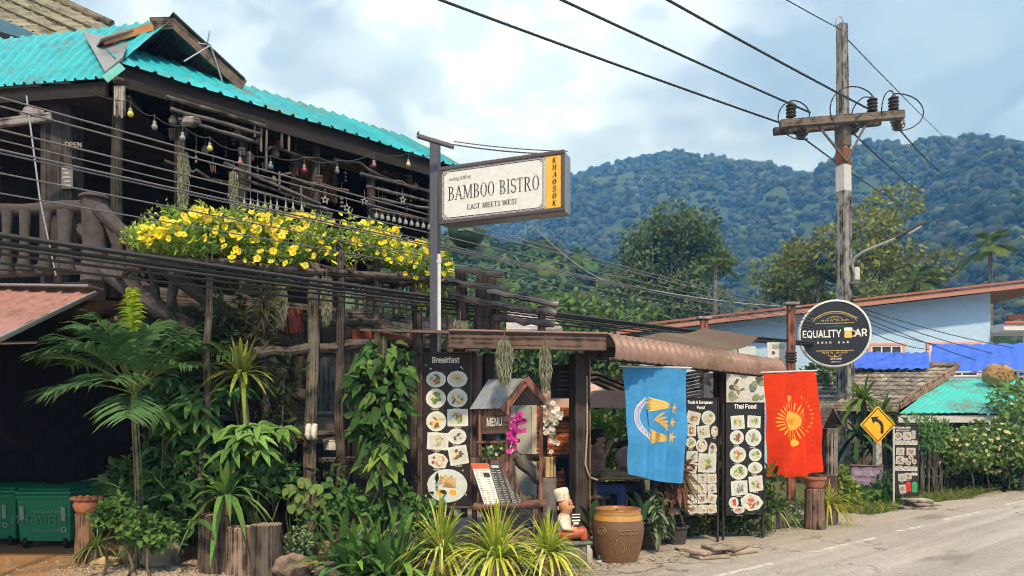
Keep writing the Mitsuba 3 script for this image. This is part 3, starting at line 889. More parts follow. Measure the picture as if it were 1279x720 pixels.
m = M(); taper(m, pb, pt_, 0.36, 0.215, CON); put('shaft', m, 'wood', parent=t)
for y0, y1, col, ex, nm in ((208, 240, (0.50, 0.50, 0.52), .012, 'painted_band'), (187, 206, (0.20, 0.09, 0.055), .010, 'rusty_band'), (160, 184, (0.13, 0.11, 0.10), .03, 'clamp')):
    w_ = 0.36 + (0.215 - 0.36) * (1 - (0.5 * (y0 + y1) - 31) / 599)
    m = M(); taper(m, onpole(y1), onpole(y0), w_ + ex * 2, w_ + ex * 2, col, n=3); put(nm, m, 'matte', parent=t)
ca, cb = W(974, 156, PD - .25), W(1129, 143.5, PD - .25)
m = M(); m.beam(ca, cb, .17, .22, (0.17, 0.145, 0.125), bev=.02); arm = put('crossarm', m, 'wood', parent=t)
m = M(); m.beam(ca + [-.02, .42, -.02], cb + [-.4, .42, -.02], .13, .2, (0.13, 0.11, 0.10), bev=.02); put('back_crossarm', m, 'wood', parent=t)
for q in (1018, 1086):
    p = W(q, 156 - (q - 974) * .08, PD - .2); m = M(); m.beam(p, onpole(205) + [0, -.2, 0], .05, .05, (0.12, 0.11, 0.10)); put('brace', m, 'steel', parent=t)
DK = (0.055, 0.045, 0.042)


def ins_prof(k, r, h):
    pr = [(0.02, 0)]
    for i in range(k):
        z = h * i / k
        pr += [(r * .55, z), (r, z + h / k * .25), (r * .9, z + h / k * .55), (r * .5, z + h / k * .8)]
    return pr + [(r * .45, h), (r * .22, h * 1.15), (0.0, h * 1.2)]


pins = []
for px, py in ((988, 148), (1089.5, 141), (1116, 139)):
    c = W(px, py, PD - .25); m = M(); m.lathe(ins_prof(4, .135, .36), c + [0, 0, .02], 14, DK); put('insulator', m, 'gloss', parent=t); pins.append(c + [0, 0, .45])
hangs = []
for px, py, dx in ((1001, 166, .15), (1064.5, 161, .12), (1122, 156, .15)):
    c = W(px, py, PD + .1); ax = nrm(np.array([0.55, .55, -.55])); x_ = nrm(np.cross(ax, UP))
    m = M(); m.lathe(ins_prof(3, .17, .34), c - ax * .2, 14, (0.085, 0.07, 0.065), ax=[x_, np.cross(ax, x_), ax]); put('strain_insulator', m, 'gloss', parent=t); hangs.append(c + ax * .2)
m = M()
for px, py in ((1047, 31), ):
    c = pt_ + [-.02, 0, 0]; th = np.linspace(-.3, np.pi + .3, 14)
    m.tube(c + np.stack([-.05 - .10 * np.cos(th), 0 * th, .02 + .2 * np.sin(th)], 1), .012, (.3, .3, .3), 6)
put('top_loop', m, 'steel', parent=t)


def wire(label, pts, r, name='power_cable', sag=0.0, n=30, group=None, col=(0.03, 0.03, 0.034), mat='satin', cat='cable'):
    m = M()
    P = [np.asarray(q, float) for q in pts]
    path = np.vstack([catenary(P[i], P[i + 1], sag, n)[(1 if i else 0):] for i in range(len(P) - 1)])
    m.tube(path, r, col, 6)
    return put(name, m, mat, label=label, cat=cat, group=group)


def loop(a, b, out, r=.016):
    s = np.linspace(0, np.pi, 16)[:, None]
    p = (a + b) / 2 + (a - b) / 2 * np.cos(s) + np.asarray(out) * np.sin(s)
    m = M(); m.tube(p, r, (0.03, 0.03, .034), 6); return m


put('jumper_wire', loop(pins[0], hangs[0] + [.1, 0, 0], (-.55, -.1, -.2)), 'satin', parent=t)
put('jumper_wire', loop(pins[0], pins[0] + [.32, .1, -.55], (.35, .1, .1)), 'satin', parent=t)
put('jumper_wire', loop(pins[1], W(1046, 160, PD - .3), (-.5, -.1, .45)), 'satin', parent=t)
put('jumper_wire', loop(pins[1] + [0, 0, -.1], hangs[1], (-.3, -.1, .2)), 'satin', parent=t)
put('jumper_wire', loop(pins[2], hangs[2], (.75, .1, .1)), 'satin', parent=t)
put('jumper_wire', loop(pins[2], W(1103, 150, PD - .3), (-.16, -.1, .2)), 'satin', parent=t)


def far_left(a, b, k):
    return a + (b - a) * k


for (p1, x0, lab) in ((W(972, 153, PD - .3), 568, 'thick black power cable from the left end of the crossarm, lowest of the three'),
                      (W(1012, 141, PD - .3), 716, 'thick black power cable crossing the sky to the pole, middle of the three'),
                      (W(1084, 136, PD - .3), 846, 'thick black power cable crossing the sky nearest the pole, highest of the three')):
    b = W(x0, 0, 13.2)
    wire(lab, (p1, far_left(p1, b, 2.2)), 0.024, sag=0.10)
p1 = onpole(38); wire('thin earth wire meeting the tip of the pole from the upper left', (p1, far_left(p1, W(985, 0, 16.5), 2)), .012, 'earth_wire', .03, cat='wire')
wire('thin earth wire slanting down from the pole tip towards the hill', (onpole(50) + [.15, 0, 0], W(1195, 187, 42)), .014, 'earth_wire', .05, cat='wire')
for h_, q, lab in zip(hangs, ((1120, 252), (1152, 242), (1178, 218)), ('left', 'middle', 'right')):
    wire(f'power cable leading away from the {lab} hanging insulator towards the hill', (h_, W(q[0], q[1], 46)), .022, sag=.1)

# street light on the pole
t = thing('street_light', 'slim street light on a curved grey arm bolted to the power pole', 'street light')
a = onpole(352) + [.24, -.15, 0]
path = [a, W(1064, 330, PD - .2), W(1068, 322, PD - .3), W(1080, 314, PD - .5), W(1122, 297, PD - 1.0)]
pp = np.array(path); s = np.linspace(0, 4, 40); pp = np.stack([np.interp(s, range(5), pp[:, k]) for k in range(3)], 1)
pp[1:-1] = (pp[:-2] + 2 * pp[1:-1] + pp[2:]) / 4
m = M(); m.tube(pp, .035, (.50, .50, .48), 8); put('arm', m, 'steel', parent=t)
a, b = W(1119, 298.5, PD - 1.0), W(1153, 279, PD - 1.4)
m = M(); m.beam(a, b, .16, .09, (.06, .065, .07), bev=.03); put('lamp_head', m, 'satin', parent=t)
m = M(); m.beam(a + (b - a) * .45 - UP * .055, b - UP * .055 - (b - a) * .05, .11, .02, (.62, .63, .62), bev=.005); put('lens', m, 'gloss', parent=t)
m = M(); m.box(onpole(344) + [.24, -.17, 0], (.14, .12, .34), None, (.45, .46, .46), .015); put('control_box', m, 'satin', parent=t)
m = M(); m.box(onpole(356) + [.2, -.17, 0], (.3, .1, .05), None, (.12, .12, .12), .008); put('bracket', m, 'steel', parent=t)

# ------------------------------------------------------------------ round bar sign on the pole
BLK, WHT, GOLD = (0.012, 0.012, 0.02), (0.78, 0.78, 0.76), (0.50, 0.36, 0.13)
t = thing('round_sign', 'round black and silver hanging bar sign fixed to the power pole', 'sign')
sc = W(1042.5, 417, 18.5)
ax_n = nrm(np.array([-0.27, -1.0, 0.0])); ax_x = nrm(np.cross(UP, ax_n)); 
if ax_x[0] < 0: ax_x = -ax_x
Rr = 0.842
FRM = [ax_x, np.cross(ax_n, ax_x), ax_n]
if FRM[1][2] < 0: FRM[1] = -FRM[1]
m = M(); m.lathe([(0, -.24), (Rr - .03, -.24), (Rr, -.22), (Rr, -.22), (Rr, .02), (Rr, .02), (Rr - .015, .035), (Rr - .045, .035), (Rr - .045, .035), (Rr - .05, .0)], sc, 64, (.62, .63, .64), ax=FRM); put('rim', m, 'satin', parent=t)
m = M(); m.lathe([(Rr - .045, 0.0), (Rr - .045, .006), (0, .006)], sc, 64, BLK, ax=FRM); face = put('face', m, 'gloss', parent=t)
fr = (sc, FRM[0], FRM[1])
k = Rr / 41.5          # metres for one pixel of the photograph here


def at_px(dx, dy):
    return (sc + FRM[0] * dx * k + FRM[1] * dy * k, FRM[0], FRM[1])


def sput(name, fn, mat='matte', parent=face):
    m = M(); fn(m); return put(name, m, mat, parent=parent)


sput('lettering', lambda m: m.text('EQUALITY', at_px(-14.7, -4.3), 8.6 * k, WHT, .0065, .004, True, 44 * k))
sput('lettering', lambda m: m.text('AR', at_px(29.5, -4.0), 8.6 * k, WHT, .0065, .004, True, 14 * k))
sput('lettering', lambda m: [m.text(ch, at_px(x_, -12.2), 2.6 * k, WHT, .0065, .004, True) for ch, x_ in zip('KHAOSOK'[:4] + 'BAR', (-19, -14.3, -9.6, -5, 5, 10, 14.8))])
sput('lettering', lambda m: (m.text('WELCOME', at_px(1.5, -32), 2.0 * k, (.6, .6, .6), .0065, .004, True, 13 * k), m.text('OPEN DAILY', at_px(1.5, -35.3), 1.4 * k, (.5, .5, .5), .0065, .004, True, 11 * k)))
# beer mug that stands for the B
mug = unary_union([sbox(-3.4, -5.5, 3.4, 2.8)]).buffer(.7)
sput('mug', lambda m: (m.flat(affinity.scale(mug, k, k, origin=(0, 0)), at_px(15.2, .5), (.72, .50, .16), .0065, .004),
                       m.flat(affinity.scale(unary_union([Point(x_, 4.4).buffer(2.2) for x_ in (-2.6, 0, 2.6)] + [sbox(-3.9, 2.6, 3.9, 4.6)]), k, k, origin=(0, 0)), at_px(15.2, .5), (.80, .78, .70), .0110, .004),
                       m.flat(affinity.scale(Point(0, 0).buffer(4.4).difference(Point(0, 0).buffer(2.9)).intersection(sbox(-.5, -5, 5, 5)), k, k, origin=(0, 0)), at_px(20.0, -.4), (.60, .42, .16), .0065, .004)))


def arc(r, a0, a1, w, cy=0, n=40):
    th = np.linspace(math.radians(a0), math.radians(a1), n)
    return LineString(np.stack([r * np.cos(th), cy + r * np.sin(th)], 1)).buffer(w)


def spiral(x, y, s, flip=1):
    th = np.linspace(0, 4.2, 26); r = s * (1 - th / 5.2)
    return LineString(np.stack([x + flip * r * np.cos(th), y + r * np.sin(th)], 1)).buffer(.38)


top = unary_union([arc(35, 49, 131, .55, -8), arc(33, 53, 127, .3, -8), LineString([(-26, 18.6), (-22, 19.4), (-24.5, 15.2)]).buffer(.4), LineString([(26, 18.6), (22, 19.4), (24.5, 15.2)]).buffer(.4), LineString([(-22, 12.6), (22, 12.6)]).buffer(.4)]
                  + [spiral(f * x_, 15.6, 2.0, f) for f in (-1, 1) for x_ in (3.2, 8.6, 13.4)] + [Point(0, 17.5).buffer(1.0)] + [arc(17, 62, 118, .35, 3.5)])
bot = unary_union([LineString([(-21, -21), (21, -21)]).buffer(.45)] + [spiral(f * x_, -24.0, 1.9, f) for f in (-1, 1) for x_ in (3, 8, 12.4)] + [arc(15, 238, 302, .4, -13.5), LineString([(0, -26), (0, -29.5)]).buffer(.6)])
sput('ornament', lambda m: m.flat(affinity.scale(top, k, k, origin=(0, 0)), at_px(0, 0), GOLD, .0065, .004))
sput('ornament', lambda m: m.flat(affinity.scale(bot, k, k, origin=(0, 0)), at_px(0, 0), GOLD, .0065, .004))
sput('green_line', lambda m: m.flat(affinity.scale(unary_union([arc(60, 80, 100, .5, -53)]), k, k, origin=(0, 0)), at_px(2, 2), (.03, .15, .12), .0065, .004))
m = M(); m.beam(sc + FRM[2] * -.2 + UP * .3, onpole(403), .06, .06, (.2, .2, .2)); put('bracket', m, 'steel', parent=t)
m = M(); m.beam(sc + FRM[2] * -.2 - UP * .3, onpole(431), .06, .06, (.2, .2, .2)); put('bracket', m, 'steel', parent=t)

# ------------------------------------------------------------------ yellow curve warning sign
t = thing('warning_sign', 'yellow diamond road sign with a black arrow curving left', 'road sign')
sc2 = W(1096.5, 531, 16.6); kk = 16.6 / F
X1 = nrm(np.array([1, 0.12, 0.0])); N1 = np.cross(X1, UP)
dia = affinity.rotate(sbox(-15.6, -15.6, 15.6, 15.6).buffer(1.2), 45, origin=(0, 0))
frd = (sc2, X1, UP)
sk = lambda s: affinity.scale(s, kk, kk, origin=(0, 0))
m = M(); m.flat(sk(dia), frd, (.80, .42, .012), -.012, .012); fc = put('plate', m, 'satin', parent=t)
rim = affinity.rotate(sbox(-14.6, -14.6, 14.6, 14.6).buffer(.8), 45, origin=(0, 0)).difference(affinity.rotate(sbox(-13.6, -13.6, 13.6, 13.6).buffer(.6), 45, origin=(0, 0)))
m = M(); m.flat(sk(rim), frd, (.02, .018, .015), .0005, .003); put('border', m, 'satin', parent=fc)
th = np.linspace(0, 1.35, 16)
arrow = unary_union([LineString([(5.5, -11)] + [(5.5 - 11.5 * (1 - math.cos(a)), -3 + 9.5 * math.sin(a)) for a in th]).buffer(2.0, cap_style=2), Polygon([(-9.5, 9.5), (1.5, 10.6), (-2.4, 6.4), (-6.0, 1.2)])])
m = M(); m.flat(sk(arrow), frd, (.02, .018, .015), .0005, .003); put('arrow', m, 'satin', parent=fc)
m = M(); taper(m, (sc2[0] + .03, sc2[1] + .09, 0), sc2 + [.03, .09, -.05], .15, .13, (.42, .42, .40), rot=.1, n=4); put('post', m, 'stone', parent=t)

# lavender banner by the pole
t = thing('lavender_banner', 'faded lavender cloth banner with white lettering hung low between two posts', 'banner')
a, b = W(1063, 583, 16.2), W(1102, 584, 15.8)
axb = nrm(b - a); hb = .42
u, v = np.meshgrid(np.linspace(0, 1, 20), np.linspace(0, 1, 8), indexing='ij')
P = a + (b - a) * u[..., None] - UP * (hb * (1 + .08 * np.sin(u * 9)) * v)[..., None] + np.array([.2, -1, 0]) * (.025 * np.sin(u * 14 + v * 2))[..., None]
i, j = np.meshgrid(np.arange(19), np.arange(7), indexing='ij'); q = i * 8 + j
m = M().add(P.reshape(-1, 3), np.stack([q, q + 1, q + 9, q + 8], -1).reshape(-1, 4), np.array([.42, .30, .46]) * (.8 + .4 * meshkit.fbm(P.reshape(-1, 3) * 9, 3, 2))[:, None]); put('cloth', m, 'cloth', parent=t)
m = M(); m.text('MASSAGE', ((a + b) / 2 - UP * .19 + np.array([.2, -1, 0]) * .035, axb, UP), .10, (.56, .48, .60), 0, .003, True, .50)
m.text('THAI SPA', ((a + b) / 2 - UP * .33 + np.array([.2, -1, 0]) * .035, axb, UP), .06, (.56, .48, .60), 0, .003, True, .36)
put('lettering', m, 'matte', parent=t)
m = M(); m.tube([a + [-.03, 0, .02], b + [.03, 0, .02]], .022, (.25, .12, .09), 7); put('rail', m, 'wood', parent=t)
for q in (a, b):
    m = M(); m.tube([(q[0], q[1] + .03, 0), q + [0, .03, .08]], .025, (.2, .15, .11), 7); put('post', m, 'wood', parent=t)

# ------------------------------------------------------------------ overhead cables along the street front
CL, CR = W(0, 530, 6.0)[:2], onpole(400)[:2] + np.array([0, .45])


def along(z0, z1, sag, label, r, dx=0.0, ext=-.22, name='overhead_cable', col=(0.035, 0.035, 0.04)):
    a = np.array([CL[0], CL[1], z0]); b = np.array([CR[0] - .1, CR[1] - .2 + dx, z1])
    a[:2] += NX[:2] * dx
    a = a + (b - a) * ext
    return wire(label, (a, b), r, name, sag, 44, col=col, group='cables strung along the street front')


ORD = ('topmost', 'second', 'third', 'fourth', 'fifth', 'sixth', 'lowest thin', 'slack sagging')
for q_, (z0, z1, sag, r, dx) in enumerate(((4.29, 4.40, .10, .008, .0), (4.23, 4.36, .10, .008, .03), (4.03, 4.28, .10, .008, .0), (3.89, 4.24, .11, .009, .05), (3.83, 4.18, .10, .007, -.04), (3.68, 4.12, .10, .007, .0), (3.50, 4.05, .06, .006, .02), (3.95, 4.22, .16, .006, -.1))):
    along(z0, z1, sag, f'{ORD[q_]} grey cable of the upper fan crossing the upper terrace', r, dx, col=(.15, .15, .17))
for q_, (z0, z1, sag, r, dx) in enumerate(((3.20, 3.72, .13, .024, .0), (3.14, 3.70, .12, .020, .05), (3.10, 3.68, .14, .015, -.03), (3.05, 3.66, .13, .013, .02), (2.99, 3.66, .14, .012, .06))):
    along(z0, z1, sag, f'{("topmost and thickest", "second", "middle", "fourth", "lowest")[q_]} black cable of the low bundle under the yellow flowers', r, dx, name='overhead_cable')
for k_, (y0, y1, x1, y2) in enumerate(((384, 398, 1290, 452), (380, 392, 1300, 440), (392, 404, 1180, 432), (400, 408, 1160, 437), (388, 396, 1290, 470))):
    wire(f'{("second", "highest", "short upper", "short lower", "lowest long")[k_]} thin black cable from the pole down to the houses on the right', (onpole(y0) + [.1, 0, 0], W(x1, y2, 24)), .012, 'overhead_cable', .15, group='cables from the pole to the right')
wire('pale cable dropping from the hanging sign down towards the trees', (W(664, 281, 8.4), W(760, 352, 15), W(1000, 384, 19.3)), .009, 'overhead_cable', .10, col=(.42, .45, .42))
# ------------------------------------------------------------------ the restaurant
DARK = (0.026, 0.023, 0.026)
LOG = (0.11, 0.095, 0.09)
TEAL = (0.02, 0.35, 0.42)
B = thing('restaurant_building', 'two storey dark timber restaurant with turquoise sheet metal roof and open upper terrace', 'restaurant building')


def patch(m, a, b, c, d, pitch, amp, col, n_y=14, th=.006, jit=0.0):
    """Ribbed sheet over the quad a-b (eave) d-c (ridge), ribs running from eave to ridge."""
    a, b, c, d = (np.asarray(q, float) for q in (a, b, c, d))
    L = max(np.linalg.norm(b - a), np.linalg.norm(c - d))
    k = int(L / pitch); xs, zs = [], []
    for i in range(k + 1):
        for f, h in ((0, 0), (.66, 0), (.74, 1), (.90, 1), (.98, 0)):
            xs.append(min((i + f) / k, 1)); zs.append(h * amp)
    x = np.array(xs)[:, None]; z = np.array(zs)[:, None]; y = np.linspace(0, 1, n_y)[None]
    nz = nrm(np.cross(b - a, d - a)); nz = nz if nz[2] > 0 else -nz
    P = a * ((1 - x) * (1 - y))[..., None] + b * (x * (1 - y))[..., None] + c * (x * y)[..., None] + d * ((1 - x) * y)[..., None]
    P = P + nz * (z + (R.random((len(xs), n_y)) - .5) * amp * .4 + 0.05 * (meshkit.noise(P * .9, 8) - .5))[..., None]
    i, j = np.meshgrid(np.arange(len(xs) - 1), np.arange(n_y - 1), indexing='ij'); q = i * n_y + j
    f = np.stack([q, q + n_y, q + n_y + 1, q + 1], -1).reshape(-1, 4)
    uv = np.stack(np.broadcast_arrays(x * L, y * np.linalg.norm(d - a)), -1).reshape(-1, 2)
    up = np.dot(np.cross(P[1, 0] - P[0, 0], P[0, 1] - P[0, 0]), nz) > 0
    if not up:
        f = f[:, ::-1]
    sheet_ = np.floor(np.broadcast_to(x * L / .78, (len(xs), n_y))).astype(int) % 64
    cc = np.array(col) * (0.80 + 0.36 * meshkit.fbm(P.reshape(-1, 3) * 2.2, 4, 3))[:, None] * (0.88 + 0.24 * R.random(64))[sheet_].reshape(-1, 1)
    m.add(P.reshape(-1, 3), f, cc, uv)
    m.add(P.reshape(-1, 3) - nz * th, f[:, ::-1], (0.10, 0.11, 0.12), uv)
    return m


# -- roofs
tip = W(131, 97, 9.1); EL = W(-420, 140, 11.2); RL = W(-420, 100, 13.2); PK = O(214, 24, 11.3)
m = M(); patch(m, tip, EL, RL, PK, .20, .028, TEAL); roof = put('roof', m, 'sheet', parent=B)
EV0, EV1 = O(153, 80, 10.07), O(580, 211, 10.07)
RS0, RS1 = O(150, 62, 11.9) , EV1 + NX * 1.9 + UP * 1.12
m = M(); patch(m, EV0, EV1, RS1, EV0 + NX * 1.9 + UP * 1.12, .20, .028, TEAL); put('skirt_roof', m, 'sheet', parent=B)
m = M(); a = tip; b = EV0; c = (PK + EV0) / 2
wq(m, [tip + UP * .07, EV0 + UP * .08, W(160, 62, 10.1) + UP * .10, W(103, 50, 10.4) + UP * .12], .02, (0.20, 0.21, 0.23), back=(0, .5, -1)); put('flashing', m, 'sheet', parent=roof)
m = M(); m.beam(tip - UP * .03, EV0 - UP * .03, .03, .09, (0.16, 0.55, 0.52)); put('corner_trim', m, 'satin', parent=roof)
FL, FR = O(126, 49, 10.8), O(304, 108, 11.3)
m = M(); wq(m, [PK + UP * .02, FR + UP * .02, FR + NX * 3.2, PK + NX * 3.2], .05, (0.10, 0.085, 0.08), back=(0, 0, -1)); gr = put('gable_roof', m, 'wood', parent=B)
m = M(); m.beam(PK + [0, 0, -.02], FR, .05, .20, (0.20, 0.15, 0.125)); put('barge_board', m, 'wood', parent=gr)
m = M(); m.beam(PK + UP * .07, FR + UP * .09, .12, .035, (0.04, 0.045, 0.05)); put('barge_cap', m, 'steel', parent=gr)
m = M(); wq(m, [O(128, 47, 10.9), O(192, 28, 11.1), O(192, 38, 11.1), O(131, 56, 10.9)], .04, (0.50, 0.205, 0.08), back=tuple(NX)); put('barge_board', m, 'satin', parent=gr, label='orange brown painted board along the left slope of the gable')
m = M(); m.beam(O(190, 30, 11.1), PK - UP * .06, .04, .16, (0.20, 0.14, 0.11)); put('barge_board', m, 'wood', parent=gr)
m = M(); wq(m, [O(135, 52, 10.95), O(163, 52, 11.1), O(160, 61, 11.1)], .03, (0.62, 0.47, 0.36), back=tuple(NX)); put('soffit_board', m, 'wood', parent=gr)
m = M(); wq(m, [O(120, 70, 12.6), O(305, 118, 12.6), PK + NX * 1.35 - UP * .1], .05, (.05, .05, .06), back=tuple(NX)); put('gable_wall', m, 'wood', parent=gr)  # dark triangle added to stand for the shade inside the open attic
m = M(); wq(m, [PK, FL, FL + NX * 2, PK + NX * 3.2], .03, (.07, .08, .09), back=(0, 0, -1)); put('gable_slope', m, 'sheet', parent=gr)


def v3_(*a):
    return np.array(a, float)


def SP(a, off, z):
    return UX * a + NX * off + UP * z


def A_of(px, off):
    p = O(px, 530, off); return float(p @ UX)


# fascia and rafters under the skirt
m = M(); m.beam(EV0 + NX * .12 - UP * .10, EV1 + NX * .12 - UP * .10, .05, .30, DARK); put('fascia', m, 'wood', parent=B)
m = M(); m.beam(tip + [-.02, .1, -.10], EL + [0, .1, -.10], .05, .18, DARK); put('fascia', m, 'wood', parent=B)
aL, aR = float(EV0 @ UX), float(EV1 @ UX)
for i in range(9):
    a = aL + .3 + (aR - aL - .5) * i / 8
    m = M(); m.beam(SP(a, 10.2, 5.98), SP(a, 14.2, 7.2), .07, .12, DARK); put('rafter', m, 'wood', parent=B)

# floors and walls
DZ = 3.36
lv = nrm(np.array([-1, .16, 0]))                    # the left wing runs this way
K0 = W(132, 345, 9.3); K0[2] = DZ
K1 = K0 + lv * 7
K2 = SP(aR + .1, 10.25, DZ)
fl = [K0, K2, SP(aR + .1, 15, DZ), SP(-1, 15, DZ) + lv * 3, K1]
m = M(); wq(m, fl, .16, (0.075, 0.065, 0.06), back=(0, 0, -1)); put('terrace_floor', m, 'wood', parent=B)
m = M(); wq(m, [K0 + [0, -.04, .02], K1 + [0, -.04, .02], K1 + [0, -.04, -.22], K0 + [0, -.04, -.22]], .04, (0.13, 0.115, 0.11), back=(0, 1, 0)); put('floor_edge', m, 'stone', parent=B)
e0, e1 = SP(2.9, 10.2, DZ), K2 - NX * .05
m = M(); m.beam(e0 - UP * .12, e1 - UP * .12, .06, .26, (0.15, 0.135, 0.13)); put('edge_beam', m, 'wood', parent=B)


def wall(name, a0, a1, off, z0, z1, col, th=.12, mat='wood'):
    m = M(); wq(m, [SP(a0, off, z0), SP(a1, off, z0), SP(a1, off, z1), SP(a0, off, z1)], th, col, back=tuple(NX)); return put(name, m, mat, parent=B)


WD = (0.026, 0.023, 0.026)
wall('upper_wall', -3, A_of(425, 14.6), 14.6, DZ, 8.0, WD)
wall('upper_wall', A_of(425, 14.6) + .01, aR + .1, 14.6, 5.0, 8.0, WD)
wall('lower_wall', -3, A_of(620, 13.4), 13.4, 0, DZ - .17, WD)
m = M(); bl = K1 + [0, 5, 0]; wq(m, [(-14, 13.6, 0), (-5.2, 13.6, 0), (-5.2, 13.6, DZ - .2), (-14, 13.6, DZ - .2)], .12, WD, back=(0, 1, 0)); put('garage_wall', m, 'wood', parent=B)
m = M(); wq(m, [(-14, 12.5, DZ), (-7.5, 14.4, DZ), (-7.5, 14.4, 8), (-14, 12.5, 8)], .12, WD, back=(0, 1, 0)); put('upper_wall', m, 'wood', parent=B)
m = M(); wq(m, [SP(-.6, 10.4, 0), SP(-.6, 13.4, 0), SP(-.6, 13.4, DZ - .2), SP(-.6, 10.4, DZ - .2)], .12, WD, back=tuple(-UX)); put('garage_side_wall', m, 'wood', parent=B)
# partition behind the plants: dark boards under the stair
for i in range(15):
    a = A_of(178, 10.0) + i * .245
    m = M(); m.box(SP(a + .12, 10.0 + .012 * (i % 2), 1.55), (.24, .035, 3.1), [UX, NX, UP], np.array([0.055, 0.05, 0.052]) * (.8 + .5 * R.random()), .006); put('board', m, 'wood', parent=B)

# posts of the upper terrace
for px in (78, 148, 225, 305, 395, 462, 538):
    off = 10.45
    if px < 140:
        p = W(px, 345, 9.9); p[2] = DZ
    else:
        p = O(px, 345, off); p[2] = DZ
    m = M(); w_ = .13 if px != 78 else .42
    if px == 78:
        m.box(p + UP * 1.35, (.42, .3, 2.7), None, (0.06, 0.054, 0.06), .02)
    else:
        m.tube([p, p + UP * 1.3 + R.normal(size=3) * .02, p + UP * 2.75], [.075, .07, .065], (0.050, 0.044, 0.046), 9, rough=.07)
    put('upper_post', m, 'wood', parent=B)
# open sign letters and the notice on the wide post
pw = W(92, 184, 9.7)
m = M(); m.text('OPEN', (pw, nrm(np.array([1, -.16, -.12])), UP), .06, (.26, .26, .27), 0, .01, True, .24); put('open_lettering', m, 'satin', parent=B)
m = M(); m.box(W(84, 222, 9.72), (.15, .02, .30), None, (.17, .17, .19), .004)
nb = put('notice', m, 'matte', parent=B)
m = M()
for r_ in range(5):
    m.box(W(84, 222, 9.72) + [R.normal() * .01, -.013, .11 - r_ * .055], (.10 - .03 * (r_ % 2), .004, .022), None, (.38, .38, .40))
put('notice_lines', m, 'matte', parent=nb, kind='stuff')
# railings of the terrace: horizontal logs
def log(name, p0, p1, r, col=LOG, parent=B, wob=.015, n=9, mat='wood', sides=8):
    t_ = np.linspace(0, 1, n)[:, None]
    p = np.asarray(p0) * (1 - t_) + np.asarray(p1) * t_; p[1:-1] += R.normal(size=(n - 2, 3)) * wob
    m = M(); m.tube(p, r * (1 + .1 * R.normal(size=n)), col, sides, rough=.08, jit=.15); return put(name, m, mat, parent=parent)


PG = (0.20, 0.175, 0.17)
for y0, y1, x0, x1, off in ((121, 158, 207, 331, 10.15), (136, 168, 213, 327, 10.2), (149, 178, 222, 321, 10.25), (204, 255, 280, 400, 10.1), (217, 262, 286, 410, 10.15), (233, 268, 300, 415, 10.2), (217, 240, 450, 540, 10.1), (233, 253, 458, 540, 10.15), (247, 262, 462, 540, 10.2), (186, 225, 470, 545, 10.4)):
    log('hanging_pole', O(x0, y0, off), O(x1, y1, off), .026, (.19, .175, .185), wob=.004)
for x, y0, y1 in ((318, 130, 172), (326, 150, 190), (333, 160, 215), (312, 190, 240), (349, 215, 240), (376, 232, 252), (361, 152, 190), (352, 165, 185)):
    m = M(); m.tube([O(x, y0, 10.2), O(x, y1, 10.2)], .018, PG, 6); put('hanger', m, 'wood', parent=B)
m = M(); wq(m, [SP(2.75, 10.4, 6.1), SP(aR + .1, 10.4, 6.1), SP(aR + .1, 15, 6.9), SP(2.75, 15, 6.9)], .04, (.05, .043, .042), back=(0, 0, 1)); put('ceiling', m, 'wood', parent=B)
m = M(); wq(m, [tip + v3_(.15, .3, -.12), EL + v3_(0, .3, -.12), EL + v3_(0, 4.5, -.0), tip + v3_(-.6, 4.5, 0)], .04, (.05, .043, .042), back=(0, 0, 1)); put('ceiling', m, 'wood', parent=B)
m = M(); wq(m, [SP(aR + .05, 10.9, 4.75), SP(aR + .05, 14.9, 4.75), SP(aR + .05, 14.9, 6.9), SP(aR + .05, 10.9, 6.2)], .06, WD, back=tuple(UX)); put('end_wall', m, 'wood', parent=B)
for y0, y1 in ((286, 306), (268, 288), (300, 322)):
    log('terrace_rail', O(180, y0, 10.3), O(560, y1 + 60, 10.3), .035, (0.06, 0.054, 0.055))
# brown panel, bar back and bottles deep in the terrace
m = M(); m.box(O(392, 222, 12.2), (.9, .06, .75), [UX, NX, UP], (0.26, 0.15, 0.085), .01); put('wall_panel', m, 'wood', parent=B, label='bare brown wooden panel inside the upper terrace')
m = M(); m.box(O(490, 222, 12.0), (2.6, .3, .06), [UX, NX, UP], (0.20, 0.15, 0.12), .01); sh = put('bar_shelf', m, 'wood', parent=B)
Bott = [(.30, .28, .24), (.12, .16, .10), (.26, .14, .08), (.34, .33, .32)]
for i in range(13):
    c = O(452 + i * 6.6, 222, 11.95) + UP * .03
    b_ = thing('bottle', 'small dim bottle on the bar shelf deep in the upper terrace', 'bottle', 'bottles on the upper bar shelf')
    m = M(); h = .26 + .05 * R.random(); m.lathe([(0, 0), (.038, 0), (.04, .01), (.04, h * .6), (.014, h * .78), (.014, h), (0, h)], c, 10, Bott[i % 4])
    scene[b_] = m.ply('gloss')

